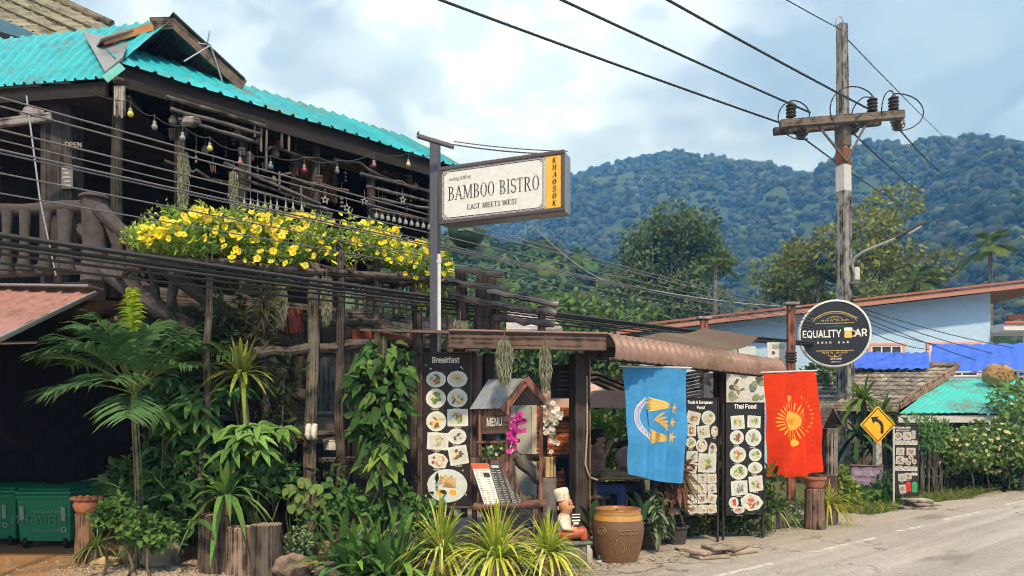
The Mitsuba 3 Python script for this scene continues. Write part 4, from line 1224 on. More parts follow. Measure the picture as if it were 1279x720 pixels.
# concrete faux log balustrade of the left wing
CL_ = (0.085, 0.078, 0.084)
m = M(); d0 = 9.15
log('handrail', W(132, 259, d0), W(-260, 272, d0 + .7), .085, CL_, mat='stone', sides=10)
log('bottom_rail', W(140, 337, d0), W(-260, 349, d0 + .7), .075, CL_, mat='stone', sides=10)
for px, r in ((8, .055), (30, .06), (56, .06), (81, .085), (-20, .06), (-48, .06), (-78, .06)):
    p0, p1 = W(px, 338, d0), W(px + 1, 264, d0)
    m = M(); m.tube([p0, p0 * .75 + p1 * .25, (p0 + p1) / 2, p1], [r * 1.5, r * .95, r * .9, r * 1.15], CL_, 9, rough=.1); put('baluster', m, 'stone', parent=B)
p0, p1 = W(118, 352, d0), W(118, 250, d0)
m = M(); m.tube([p0, (p0 + p1) / 2, p1], [.16, .135, .14], CL_, 11, rough=.06); put('newel_post', m, 'stone', parent=B)
m = M(); m.lathe([(0, 0), (.17, 0), (.18, .03), (.12, .07), (0, .08)], p1, 12, CL_); put('newel_cap', m, 'stone', parent=B)

# stair down towards the street, with faux log rails
S0, S1 = W(128, 345, 9.5), W(432, 545, 10.2)
for i in range(15):
    s = (i + .5) / 15
    c = S0 * (1 - s) + S1 * s + NX * .55
    c[2] = DZ * (1 - (i + 1) / 16)
    m = M(); m.box(c, (.34, 1.2, .07), [UX, NX, UP], (0.17, 0.155, 0.15), .01); put('stair_tread', m, 'stone', parent=B)
for off, dz in ((0, 0), (1.15, .0)):
    pts = [W(124, 262, 9.1), W(150, 288, 9.1), W(185, 322, 9.05), W(262, 378, 9.1), W(345, 424, 9.5), W(398, 446, 9.9)]
    pts = [p + NX * off for p in pts]
    m = M(); m.tube(pts, [.10, .085, .09, .085, .08, .09], CL_, 10, rough=.09); put('stair_rail', m, 'stone', parent=B)
    pts2 = [W(130, 338, 9.15), W(165, 365, 9.1), W(215, 398, 9.1), W(300, 452, 9.4), W(395, 505, 9.9)]
    pts2 = [p + NX * off for p in pts2]
    m = M(); m.tube(pts2, [.10, .11, .12, .10, .10], CL_, 10, rough=.09); put('stair_stringer', m, 'stone', parent=B)
    for q in range(9):
        s = (q + .6) / 9.4
        f = lambda P, s: np.array([np.interp(s * (len(P) - 1), range(len(P)), [p[k_] for p in P]) for k_ in range(3)])
        a, b = f(pts, s), f(pts2, min(1, s * 1.02))
        mid = (a + b) / 2 + R.normal(size=3) * .04
        m = M(); m.tube([b, mid, a], [.075, .055, .06], CL_, 8, rough=.12); put('stair_baluster', m, 'stone', parent=B)

# -- log frame that carries the flowering vine, and the posts below
F_ = thing('log_pergola', 'rough dark log pergola in front of the stair carrying the yellow flowering vine', 'pergola')
TP = 8.45


def lpost(px0, y0, px1, y1, off, r, ground=False, col=(0.12, 0.105, 0.10), lab=None):
    a, b = O(px0, y0, off), O(px1, y1, off)
    if ground:
        b[2] = 0
    n = 8; t_ = np.linspace(0, 1, n)[:, None]; p = a * (1 - t_) + b * t_
    p[1:-1, :2] += R.normal(size=(n - 2, 2)) * .015
    m = M(); m.tube(p, np.linspace(r * .85, r * 1.1, n), col, 10, rough=.09); return put('post', m, 'wood', parent=F_, label=lab)


lpost(262, 336, 252, 600, 8.6, .045, True)
lpost(393, 330, 388, 690, TP, .078, True, (0.19, 0.165, 0.14), 'weathered grey log post standing on the ground before the lily clump')
lpost(425, 300, 425, 640, TP, .06, True)
lpost(470, 305, 470, 640, 8.9, .06, True)
lpost(520, 345, 520, 640, 9.3, .09, True)
lpost(330, 330, 330, 640, 8.6, .055, True)
lpost(560, 345, 562, 640, 9.6, .06, True)
for x0, y0, x1, y1, off, r in ((165, 322, 570, 352, 8.4, .055), (165, 300, 560, 335, 9.6, .05), (318, 443, 470, 430, 8.5, .07), (330, 552, 470, 538, 8.5, .05), (395, 405, 470, 402, 8.9, .045), (400, 345, 560, 357, 9.0, .05)):
    log('beam', O(x0, y0, off), O(x1, y1, off), r, (0.11, 0.098, 0.095), parent=F_)
for px in (200, 260, 320, 380, 440, 500, 545):
    log('cross_pole', O(px, 318 + (px - 165) * .07, 8.3), O(px, 318 + (px - 165) * .07, 8.3) + NX * 1.6 + UP * .02, .04, (0.12, 0.10, 0.095), parent=F_)
# boards, small signs and red edge of the middle landing
t = thing('landing', 'half height wooden landing with grey boards and a dull red floor edge', 'landing')
for x0, y0, x1, y1, off, h, col, nm, lab in ((352, 402, 378, 402, 10.0, .34, (.36, .09, .075), 'panel', 'dull red board'), (430, 398, 470, 399, 10.0, .20, (.20, .19, .19), 'panel', None), (475, 407, 511, 414, 9.7, .20, (.42, .36, .30), 'panel', 'pale wooden board'), (440, 418, 530, 422, 9.9, .16, (.36, .08, .06), 'edge_beam', 'dull red painted edge'), (511, 410, 560, 414, 10.0, .26, (.20, .20, .22), 'panel', None)):
    a, b = O(x0, y0, off), O(x1, y1, off)
    m = M(); m.beam(a, b, .04, h, col); put(nm, m, 'wood', parent=t, label=lab)
m = M(); a, b = SP(A_of(345, 10), 10, 2.9), SP(A_of(600, 10), 10, 2.9); m.beam(a + NX * .9, b + NX * .9, 1.7, .08, (.12, .09, .08)); put('floor', m, 'wood', parent=t)
for px in (372, 452, 520, 580):
    m = M(); p = O(px, 430, 10.05); m.tube([(p[0], p[1], 0), (p[0], p[1], 2.88)], .06, (.1, .09, .085), 8, rough=.08); put('post', m, 'wood', parent=t)
# lattice rail of the upper terrace at its open right end
t = thing('lattice_rail', 'black bamboo lattice railing at the open right end of the upper terrace', 'railing')
for i in range(26):
    px = 440 + i * 4.8
    a = O(px + R.normal() * 2, 345, 11.6); b = O(px + 3 + R.normal() * 3, 398, 11.6)
    m = M(); m.tube([a, b], .018, (.06, .055, .06), 6); put('bar', m, 'wood', parent=t)
for y in (348, 374, 397):
    m = M(); m.tube([O(438, y - 3, 11.6), O(566, y + 3, 11.6)], .022, (.10, .10, .12), 6); put('rail', m, 'wood', parent=t)

# -- dark shade boards of the ground floor (grey panel, shoes shelf)
t = thing('wall_board', 'tall blue grey board standing behind the log posts', 'board')
m = M(); m.box(O(412, 500, 9.6) , (.42, .05, 1.2), [UX, NX, UP], (.13, .145, .17), .008); scene[t] = m.ply('wood')
t = thing('concrete_planter', 'grey carved concrete trough behind the front log post', 'planter')
m = M(); m.box(O(372, 535, 9.4), (.9, .5, .42), [UX, NX, UP], (.20, .19, .18), .05); m.box(O(372, 523, 9.4) + UP * .06, (1.0, .6, .07), [UX, NX, UP], (.22, .21, .2), .03); scene[t] = m.ply('stone')
t = thing('cooler_box', 'small white box on the ledge left of the climbing plant', 'box')
m = M(); c = O(416, 557, 8.6); m.box(c, (.19, .16, .12), [UX, NX, UP], (.62, .64, .68), .01); m.box(c + UP * .065, (.20, .17, .02), [UX, NX, UP], (.7, .72, .75), .006); scene[t] = m.ply('satin')
m = M(); c = O(416, 572, 8.6); m.box(c + [0, 0, -.02], (.5, .3, .05), [UX, NX, UP], (.12, .11, .11), .006); put('ledge', m, 'wood', parent=F_)
for i, x in enumerate((385.5, 393)):
    t = thing('sneaker', ('left' if not i else 'right') + ' white shoe of the pair hanging on the front log post', 'shoe')
    m = M(); c = O(x, 538, 8.3); m.tube([c + [0, 0, .07], c + [0, -.03, .02], c + [0, -.05, -.06], c + [0, -.03, -.10]], [.028, .036, .036, .018], (.66, .65, .62), 9)
    put('upper', m, 'matte', parent=t)
    m = M(); m.beam(c + [0, .015, .08], c + [0, .0, -.11], .06, .02, (.5, .5, .48), up=np.array([0, 1, 0])); put('sole', m, 'matte', parent=t)

# left awning over the bins, pipe
t = thing('metal_awning', 'faded pink sheet metal awning over the garage at the left edge', 'awning')
tr_, tl_ = W(120, 364, 9.0), W(-420, 356, 9.7); br_, bl_ = W(-12, 427, 6.9), W(-700, 500, 6.9)
bl_[2] = br_[2]
m = M(); patch(m, br_, bl_, tl_, tr_, .22, .02, (0.36, 0.185, 0.17)); rk = put('roof', m, 'sheet', parent=t)
m = M(); m.beam(br_ - UP * .02, tr_ - UP * .02, .03, .05, (.55, .55, .55)); put('edge_trim', m, 'steel', parent=rk)
m = M(); m.beam(tr_ + UP * .04, tl_ + UP * .04, .3, .03, (.36, .35, .36)); put('flashing', m, 'steel', parent=rk)
m = M(); m.tube([W(46, 428, 8.4), W(-300, 436, 8.4)], .016, (.55, .56, .58), 7); put('pipe', m, 'steel', parent=t)
for q in (W(-20, 428, 6.95),):
    m = M(); m.tube([(q[0] - .35, q[1], 0), (q[0] - .35, q[1], br_[2] - .05)], .03, (.3, .3, .31), 8); put('post', m, 'steel', parent=t)

# upper grey roof of the house behind
t = thing('upper_house', 'house behind with a mossy grey cement sheet roof and blue eave board at top left', 'house')
a, b, c, d = W(-300, -110, 13.5), W(53, 47, 13.5), W(140, 34, 16.5), W(-200, -120, 16.5)
m = M(); patch(m, b, a, d, c, .26, .03, (0.24, 0.235, 0.175), n_y=10); rk = put('roof', m, 'stone', parent=t)
m = M(); m.beam(b - UP * .14, a - UP * .14, .04, .26, (0.06, 0.17, 0.26)); put('fascia', m, 'satin', parent=rk)
for s in (.18, .42, .66):
    m = M(); m.beam(b * (1 - s) + c * s + UP * .05, a * (1 - s) + d * s + UP * .05, .06, .03, (.12, .11, .09)); put('lap_strip', m, 'stone', parent=rk)
m = M(); m.tube([c + UP * .06, d + UP * .06], .09, (.2, .19, .15), 8); put('ridge', m, 'stone', parent=rk)
m = M(); wq(m, [(-14, 17.2, 6), (-9.2, 17.2, 6), (-9.2, 17.2, 8.7), (-14, 17.2, 10.5)], .1, (.1, .1, .12)); put('wall', m, 'matte', parent=t)

# television aerial on the gable
t = thing('television_aerial', 'thin bent grey aerial standing on the gable of the turquoise roof', 'aerial')
A_ = O(263, 57, 11.2); m = M()
m.tube([O(278, 103, 11.3), A_], .014, (.45, .46, .48), 6); put('mast', m, 'steel', parent=t)
m = M(); m.tube([O(230, 77, 11.1), A_, O(245, 54, 11.3)], .012, (.5, .51, .53), 6); put('arm', m, 'steel', parent=t)
m = M(); m.tube([A_, O(259, 54, 11.2), O(262, 39, 11.2)], .011, (.3, .31, .33), 6); put('spike', m, 'steel', parent=t)
# ------------------------------------------------------------------ serif capitals, one unit tall
def _ring(x, y, rx, ry, w, t):
    return affinity.scale(Point(0, 0).buffer(1, 24), rx, ry).difference(affinity.scale(Point(0, 0).buffer(1, 24), rx - w, ry - t))


def serif(ch, w=.085, h=.035, s=.07):
    st = lambda x, y0=0, y1=1: unary_union([sbox(x - w / 2, y0, x + w / 2, y1), sbox(x - w / 2 - s, y0, x + w / 2 + s, y0 + h), sbox(x - w / 2 - s, y1 - h, x + w / 2 + s, y1)])
    dg = lambda x0, y0, x1, y1, k: LineString([(x0, y0), (x1, y1)]).buffer(k / 2, cap_style=2)
    bar = lambda x0, x1, y: sbox(x0, y - h / 2, x1, y + h / 2)
    foot = lambda x, y: sbox(x - .11, y - h / 2, x + .11, y + h / 2)
    half = lambda x, y, rx, ry: affinity.translate(_ring(0, 0, rx, ry, w, h), x, y).intersection(sbox(x - .001, y - 2, x + 2, y + 2))
    if ch == 'B': return unary_union([st(.13), half(.2, .75, .24, .25), half(.2, .265, .29, .265), bar(.1, .22, h / 2), bar(.1, .22, .515), bar(.1, .22, 1 - h / 2)]), .54
    if ch == 'R': return unary_union([st(.13), half(.2, .745, .27, .255), bar(.1, .22, 1 - h / 2), bar(.1, .22, .507), dg(.27, .5, .5, 0, w), foot(.53, h / 2)]), .60
    if ch == 'A': return unary_union([dg(.06, 0, .30, 1, h * 1.3), dg(.29, 1, .52, 0, w), bar(.14, .44, .34), foot(.06, h / 2), foot(.53, h / 2)]), .60
    if ch == 'M': return unary_union([dg(.10, 0, .13, 1, h * 1.3), st(.66), dg(.13, 1, .39, .06, w), dg(.39, .06, .64, 1, h * 1.3), foot(.10, h / 2), foot(.1, 1 - h / 2)]), .78
    if ch == 'O': return affinity.translate(_ring(0, 0, .25, .51, w * 1.05, h), .27, .5), .55
    if ch == 'I': return st(.13), .27
    if ch == 'T': return unary_union([st(.24), bar(.02, .46, 1 - h / 2), sbox(.02, .86, .055, 1), sbox(.425, .86, .46, 1)]), .49
    if ch == 'S':
        th = np.linspace(.35, 4.2, 24); t2 = np.linspace(1.05, -2.75, 24)
        c = [(.22 + .16 * math.cos(a), .745 + .235 * math.sin(a)) for a in th] + [(.22 + .18 * math.cos(a), .265 + .245 * math.sin(a)) for a in t2]
        return LineString(c).buffer(w * .42), .44
    if ch == 'E': return unary_union([st(.13), bar(.1, .46, 1 - h / 2), bar(.1, .38, .52), bar(.1, .48, h / 2), sbox(.44, 0, .48, .17), sbox(.42, .85, .46, 1), sbox(.35, .44, .38, .6)]), .53
    if ch == 'W': return unary_union([dg(.06, 1, .25, 0, w), dg(.25, 0, .42, 1, h * 1.3), dg(.40, 1, .60, 0, w), dg(.60, 0, .76, 1, h * 1.3), foot(.06, 1 - h / 2), foot(.77, 1 - h / 2), foot(.41, 1 - h / 2)]), .84
    if ch == 'H': return unary_union([st(.13), st(.53), bar(.1, .55, .52)]), .68
    if ch == 'K': return unary_union([st(.13), dg(.16, .42, .50, 1, h * 1.4), dg(.26, .56, .54, 0, w), foot(.51, 1 - h / 2), foot(.55, h / 2)]), .64
    return Polygon(), .28


def serif_line(txt, height, width, italic=0.0, **k):
    x, out = 0, []
    for ch in txt:
        g, adv = serif(ch, **k)
        if not g.is_empty:
            out.append(affinity.translate(g, x, 0))
        x += adv + .035
    g = unary_union(out)
    if italic:
        g = affinity.skew(g, xs=italic, origin=(0, 0))
    b = g.bounds
    return affinity.scale(affinity.translate(g, -(b[0] + b[2]) / 2, -.5), width / (b[2] - b[0]), height, origin=(0, 0))


def thai(txt, height):
    """Thai lettering as a shape, centred (the same way meshkit draws its own lettering)."""
    import glob
    from PIL import Image, ImageDraw, ImageFont
    f = ImageFont.truetype(glob.glob('/opt/blender-*/*/datafiles/fonts/NotoSansThai*')[0], 72)
    x0, y0, x1, y1 = f.getbbox(txt, anchor='ls')
    im = Image.new('L', (x1 - x0 + 8, y1 - y0 + 8)); ImageDraw.Draw(im).text((4 - x0, 4 - y0), txt, 255, f, anchor='ls')
    on = np.pad(np.asarray(im) > 127, ((0, 0), (1, 1))).astype(np.int8)
    r, s = np.nonzero(np.diff(on, axis=1) == 1); e = np.nonzero(np.diff(on, axis=1) == -1)[1]
    g = unary_union([sbox(a, -q - 1, b, -q) for q, a, b in zip(r, s, e)]).buffer(.6).buffer(-.6).simplify(.7)
    b = g.bounds; k = height / (b[3] - b[1])
    return affinity.scale(affinity.translate(g, -(b[0] + b[2]) / 2, -(b[1] + b[3]) / 2), k, k, origin=(0, 0))


# ------------------------------------------------------------------ hanging restaurant sign and its post
STEELC = (0.075, 0.085, 0.12)
t = thing('sign_post', 'dark square steel post that carries the hanging restaurant sign', 'post')
bp = W(543.5, 530, 8.95); bp[2] = 0
tp = W(543.5, 176, 8.95)
m = M(); m.beam(bp, tp, .105, .105, STEELC, up=np.array([.3, 1, 0]), bev=.008); put('pole', m, 'satin', parent=t)
m = M(); m.beam(W(521, 170, 8.65), W(567, 184, 8.7), .05, .045, STEELC); put('top_arm', m, 'satin', parent=t)
m = M(); m.tube([W(521, 170, 8.65) + UP * .01, W(523, 165, 8.65)], .012, STEELC, 6); put('hook', m, 'satin', parent=t)
m = M(); m.tube([W(548.5, 318, 8.87), W(548.5, 440, 8.87), W(548.5, 520, 8.87)], .023, (.60, .62, .70), 9); pv = put('conduit', m, 'gloss', parent=t, label='white plastic conduit pipe strapped to the post')
for y in (325, 412):
    m = M(); m.tube([W(548.5, y, 8.87), W(548.5, y + 3.5, 8.87)], .031, (.62, .64, .7), 9); put('coupling', m, 'gloss', parent=pv)
s0, s1 = W(549, 247.5, 8.62), W(705, 240.5, 8.06)
s1[2] = s0[2] = 4.235
SX = nrm(s1 - s0); SW = np.linalg.norm(s1 - s0); SH = .655; SN = np.cross(SX, UP)
ctr = (s0 + s1) / 2
m = M(); m.tube(catenary(W(567, 181, 8.7), ctr + SX * SW * .40 + UP * (SH / 2 + .02) - SN * .12, .02), .008, (.10, .11, .13), 6); put('stay_wire', m, 'satin', parent=t)
m = M(); m.tube(catenary(W(567, 177, 8.7), ctr + SX * SW * .5 + UP * (SH / 2 + .03) - SN * .12, .02), .006, (.10, .11, .13), 6); put('stay_wire', m, 'satin', parent=t)
t = thing('hanging_sign', 'white hanging light box sign reading BAMBOO BISTRO with an orange end strip', 'sign')
TH = .23
m = M(); m.box(ctr - SN * TH / 2, (SW, SH, TH), [SX, UP, SN], (0.30, 0.33, 0.34), .012); put('box', m, 'steel', parent=t)
m = M()
for sy in (-1, 1):
    m.box(ctr + UP * sy * (SH / 2 - .018) + SN * .006, (SW + .012, .046, .03), [SX, UP, SN], (.07, .065, .075), .006)
for sx in (-1, 1):
    m.box(ctr + SX * sx * (SW / 2 - .016) + SN * .006, (.04, SH - .083, .03), [SX, UP, SN], (.07, .065, .075), .006)
put('frame', m, 'satin', parent=t)
zp = SW / 945.0                      # metres for one pixel of the enlargement the sizes were read from


def sp_(x, y=None):
    return (ctr + SX * ((x - 577.5) * zp) + UP * (0 if y is None else y) + SN * .004, SX, UP)


m = M(); m.flat(sbox(-396 * zp, -SH / 2 + .04, 392 * zp, SH / 2 - .04), sp_(524), (.62, .67, .70), 0, .004); wp = put('panel', m, 'satin', parent=t)
hx, hy = 378 * zp, SH / 2 - .062
rr_ = .035
line = sbox(-hx, -hy, hx, hy)
for sx in (-1, 1):
    for sy in (-1, 1):
        line = line.difference(Point(sx * hx, sy * hy).buffer(rr_))
m = M(); m.flat(line.buffer(.0045).difference(line.buffer(-.0045)), sp_(520), (.02, .02, .02), .0045, .002)
l2 = sbox(-hx - .012, -hy - .012, hx + .012, hy + .012)
m.flat(l2.buffer(.0028).difference(l2), sp_(520), (.03, .03, .03), .0045, .002)
for sx in (-1, 1):
    for sy in (-1, 1):
        m.flat(Point(sx * (hx + .001), sy * (hy + .001)).buffer(.021).difference(Point(sx * (hx + .001), sy * (hy + .001)).buffer(.013)), sp_(520), (.03, .03, .03), .007, .002)
put('border', m, 'matte', parent=wp)
m = M(); m.flat(serif_line('BAMBOO BISTRO', .158, 692 * zp), sp_(524, .012), (.025, .025, .03), .0045, .003); put('lettering', m, 'matte', parent=wp)
m = M(); m.flat(serif_line('EAST MEETS WEST', .058, 384 * zp, w=.12, h=.06), sp_(518, -.165), (.03, .03, .03), .0045, .003); put('lettering', m, 'matte', parent=wp)
m = M(); m.flat(affinity.scale(thai('แบมบู บิสโทร', .062), .92, 1), sp_(272, .175), (.05, .05, .05), .0045, .003); put('lettering', m, 'matte', parent=wp)
m = M(); m.flat(sbox(-61 * zp, -SH / 2 + .045, 61 * zp, SH / 2 - .045), sp_(982), (.80, .44, .06), 0, .004); op = put('strip', m, 'satin', parent=t, label='orange strip lettered downwards at the outer end')
for i, ch in enumerate('KHAOSOK'):
    m = M(); m.flat(serif_line(ch, .056, (.05 if ch != 'A' else .056) if ch not in 'HK' else .058, 9, w=.16, h=.06), sp_(980, .232 - i * .0775), (.04, .03, .02), .0045, .003); put('letter', m, 'matte', parent=op)

# ------------------------------------------------------------------ pictures of dishes
WHITE = (.66, .68, .66)


def dish(m, fr, cx, cy, rx, ry, kind='round', food=None, seed=0, rim=WHITE, z=.004):
    """A printed picture of a plate of food, cut out and fixed flat to the board: plate, then the food on it."""
    g = np.random.default_rng(seed)
    food = food or [(.45, .28, .10), (.10, .20, .05), (.42, .10, .05), (.55, .48, .33)]
    if kind == 'round':
        sh = affinity.scale(Point(0, 0).buffer(1, 10), rx, ry)
    elif kind == 'square':
        sh = affinity.rotate(sbox(-rx * .9, -ry * .9, rx * .9, ry * .9).buffer(min(rx, ry) * .12), g.normal() * 5, origin=(0, 0))
    else:
        a = np.sort(g.random(7)) * 6.283; sh = Polygon([(rx * (1 + .1 * g.normal()) * math.cos(q), ry * (1 + .1 * g.normal()) * math.sin(q)) for q in np.linspace(0, 6.283, 8)[:-1]])
    sh = affinity.translate(sh, cx, cy)
    m.flat(sh, fr, rim, z, .002)
    inner = affinity.scale(sh, .74, .74)
    m.flat(inner, fr, np.array(rim) * .90, z + .0022, .001)
    for i in range(11):
        r = .55 * g.random() ** .6; a = g.random() * 6.283
        x, y = cx + rx * r * math.cos(a), cy + ry * r * math.sin(a)
        b = affinity.rotate(affinity.scale(Point(0, 0).buffer(1, 2), rx * (.12 + .22 * g.random()), ry * (.08 + .14 * g.random())), g.random() * 180)
        c = np.array(food[g.integers(len(food))]) * (.7 + .6 * g.random())
        m.flat(affinity.translate(b, x, y).intersection(affinity.scale(sh, .86, .86)), fr, c, z + .0034 + .0006 * i, .0009)


def board(name, label, x0, y0, x1, y1, d0, d1, panel_col, frame_col, dishes, foods, title, rims=WHITE, th=.035, legs=None, cat='menu board', titlecol=(.86, .85, .82), frame_w=.03):
    t = thing(name, label, cat)
    a, b = W(x0, (y0 + y1) / 2, d0), W(x1, (y0 + y1) / 2, d1)
    b[2] = a[2]
    c = (a + b) / 2; X = nrm(b - a); N = np.cross(X, UP); dm = (d0 + d1) / 2
    w, h = np.linalg.norm(b - a), (y1 - y0) / F * dm
    s = w / (x1 - x0); sy = h / (y1 - y0)
    m = M(); m.box(c - N * th / 2, (w, h, th), [X, UP, N], panel_col, .004); pn = put('panel', m, 'satin', parent=t)
    m = M()
    for sx in (-1, 1):
        m.box(c + X * sx * (w / 2 + frame_w / 2) - N * th * .4, (frame_w, h + frame_w * 2, th * 1.5), [X, UP, N], frame_col, .004)
    for sz in (-1, 1):
        m.box(c + UP * sz * (h / 2 + frame_w / 2) - N * th * .4, (w, frame_w - .002, th * 1.4), [X, UP, N], frame_col, .004)
    put('frame', m, 'wood', parent=t)
    fr = (c, X, UP)
    px = lambda x, y: ((x - (x0 + x1) / 2) * s, ((y0 + y1) / 2 - y) * sy)
    for i, (x, y, rx, ry, k) in enumerate(dishes):
        m = M(); dish(m, fr, *px(x, y), rx * s, ry * sy, k, foods[i % len(foods)], seed=i + int(x0), rim=rims)
        put('dish_picture', m, 'satin', parent=pn)
    m = M()
    for i, (x, y, rx, ry, k) in enumerate(dishes):
        q = px(x, y + ry + 1.0)
        for b_ in range(2):
            m.flat(sbox(q[0] - rx * s * (.5 - .12 * b_), q[1] - .004 - .011 * b_, q[0] + rx * s * (.2 + .25 * ((i * 7 + b_ * 3) % 4) / 4), q[1] + .003 - .011 * b_), fr, (.42, .41, .39), .001, .001)
    put('caption', m, 'satin', parent=pn, kind='stuff')
    for txt, x, y, hh, ww in title:
        m = M(); q = px(x, y); m.text(txt, (c + X * q[0] + UP * q[1], X, UP), hh * sy, titlecol, .002, .002, True, ww * s); put('lettering', m, 'satin', parent=pn)
    return t, c, X, N, w, h, px, fr, pn


GREENS, EGGS, MEAT, RICE, RED_ = [(.10, .22, .05), (.20, .33, .08), (.45, .40, .2)], [(.62, .45, .12), (.6, .55, .42), (.3, .12, .05)], [(.36, .16, .07), (.5, .26, .1), (.22, .1, .05)], [(.6, .55, .42), (.5, .42, .2), (.12, .2, .06)], [(.55, .09, .05), (.6, .3, .16), (.14, .2, .05)]
bd = [(544.8, 474.2, 12.4, 10, 'round'), (571.3, 474, 12.6, 10.2, 'round'), (544.6, 498, 12.6, 12, 'round'), (571.4, 497.7, 12.6, 11.6, 'round'), (545.1, 526.6, 12.6, 12.6, 'round'), (571.8, 522, 13, 10.5, 'square'),
      (570.8, 545.3, 11.8, 9.8, 'round'), (547, 551.5, 13.4, 10.5, 'square'), (547.5, 575, 13.4, 10.5, 'odd'), (572.7, 569, 11.5, 11.5, 'square')]
t, c, X, N, w, h, px, fr, pn = board('breakfast_board', 'tall black breakfast menu board with round dish pictures and one big plate below', 528, 443, 587, 632, 8.72, 8.66, (.018, .014, .018), (.11, .07, .07), bd,
                                      [GREENS + RED_, RICE, GREENS, EGGS + GREENS, MEAT + EGGS, RED_ + GREENS, [(.07, .08, .06), (.6, .6, .55)], RICE, RED_ + EGGS, EGGS + [(.1, .1, .08)]], [('Breakfast', 557, 453.5, 7.2, 34)])
m = M(); q = px(558.7, 607); s_ = w / 59
m.flat(affinity.translate(affinity.scale(Point(0, 0).buffer(1, 16), 25 * s_, 20.5 * s_), *q), fr, (.58, .66, .68), .004, .002)
m.flat(affinity.translate(affinity.scale(Point(0, 0).buffer(1, 16), 20 * s_, 16 * s_), *q), fr, (.62, .70, .72), .0065, .001)
for dx, dy, rot, cc in ((-6, 7, 20, (.50, .32, .14)), (-1, 8.5, 12, (.62, .45, .24)), (4.5, 7, -15, (.52, .34, .16)), (8, 5.5, -35, (.60, .42, .22)), (1.5, 3, -4, (.42, .24, .10))):
    m.flat(affinity.translate(affinity.rotate(Polygon([(-6 * s_, -4 * s_), (6 * s_, -4 * s_), (0, 5.5 * s_)]).buffer(.6 * s_), rot, origin=(0, 0)), q[0] + dx * s_, q[1] + dy * s_), fr, cc, .008 + .0008 * (dx + 7), .0012)
for dx in (-8, 7.5):
    m.flat(affinity.translate(affinity.scale(Point(0, 0).buffer(1, 10), 6.2 * s_, 5.4 * s_), q[0] + dx * s_, q[1] - 8 * s_), fr, (.70, .68, .58), .008, .001)
    m.flat(affinity.translate(affinity.scale(Point(0, 0).buffer(1, 10), 4.2 * s_, 3.7 * s_), q[0] + dx * s_, q[1] - 8.2 * s_), fr, (.80, .42, .06), .0095, .001)
put('dish_picture', m, 'satin', parent=pn, label='big printed plate of toast triangles and two fried eggs')
m = M()
for x, y, r_ in ((532, 456, .8), (538, 461, 1.2), (576, 459, 1.1), (578, 461, .9), (532, 620, 1.1), (578, 588, 1.0), (582, 618, .9)):
    m.flat(Point(*px(x, y)).buffer(r_ * s_), fr, (.62, .60, .56), .003, .002)
put('printed_specks', m, 'satin', parent=pn, kind='stuff')
for sx in (-1, 1):
    p = c + X * sx * (w / 2 + .045) - N * .05
    m = M(); m.beam((p[0], p[1], 0), p + UP * (h / 2 + .03), .055, .05, (.12, .075, .075), up=N); put('post', m, 'wood', parent=t)

A_d = [(865.8, 522.5, 8.3, 7.6, 'square'), (884.5, 522.5, 8.6, 9, 'round'), (863, 538, 6, 7.2, 'square'), (878.5, 540, 7.6, 7.6, 'square'), (892.2, 539.5, 4.5, 7, 'round'), (862.7, 553.3, 6.6, 6.6, 'round'), (876, 557, 7.2, 8.3, 'round'), (889.5, 562.5, 6.2, 9.6, 'odd'),
       (864.2, 570.5, 6.9, 6.7, 'square'), (864.2, 584.3, 6.0, 6.6, 'square'), (883, 579, 11, 11.5, 'square')]
for r_ in range(3):
    for c_ in range(3):
        A_d.append((864.3 + 12.3 * c_, 598.5 + 12.6 * r_, 5.7, 5.7, 'square'))
for c_ in range(3):
    A_d.append((864.6 + 12.2 * c_, 636.5, 5.8, 5.2, 'square'))
t, c, X, N, w, h, px, fr, pn = board('menu_board', 'crowded black dish board between the blue flag and the second awning post', 856, 499, 896, 643, 9.95, 10.05, (.014, .014, .017), (.025, .022, .022), A_d,
                                      [MEAT + [(.05, .05, .05)], RED_ + GREENS, MEAT, RICE, EGGS, GREENS, EGGS, [(.08, .07, .06), (.4, .3, .2)], RICE + [(.3, .3, .28)]], [('Thais & European', 874, 505, 3.6, 31), ('Food', 875, 511.5, 3.8, 9.5)], rims=(.50, .51, .49), frame_w=.02)
for sx in (-1, 1):
    p = c + X * sx * (w / 2 + .03) - N * .05
    m = M(); m.beam((p[0], p[1], 0), p + UP * (h / 2), .03, .03, (.03, .027, .027), up=N); put('leg', m, 'satin', parent=t)
B_d = [(921, 528.3, 8.3, 8.3, 'square'), (941.3, 527.5, 8.3, 7.4, 'square'), (920, 547, 8.7, 8.9, 'round'), (940.6, 547.4, 10, 10.8, 'round'), (921.3, 568.5, 10.1, 10, 'round'), (942.9, 569, 8, 8, 'round'), (922.5, 590, 11, 9.6, 'round'), (942.8, 585.3, 9.1, 7.2, 'round'), (923, 610, 10.3, 8.8, 'square'),
       (943.8, 605, 8.6, 9.4, 'square'), (916, 628, 6, 7, 'round'), (938.5, 629, 15.5, 12.2, 'odd'), (922.5, 637.5, 7.2, 4.4, 'round')]
t, c, X, N, w, h, px, fr, pn = board('menu_board', 'black Thai food dish board standing beside the red flag', 908, 505, 953, 642, 10.2, 10.35, (.014, .016, .02), (.03, .026, .026), B_d,
                                      [EGGS + RED_, GREENS, MEAT, [(.3, .25, .2), (.2, .26, .1)], MEAT + EGGS, GREENS + [(.3, .28, .2)], GREENS, GREENS + RICE, [(.5, .5, .46), (.2, .2, .18)], RED_ + GREENS, [(.5, .06, .04), (.3, .03, .02)], RED_ + EGGS, RED_], [('Thai Food', 930.5, 511, 5.4, 27.5)], rims=(.55, .58, .56), frame_w=.02)
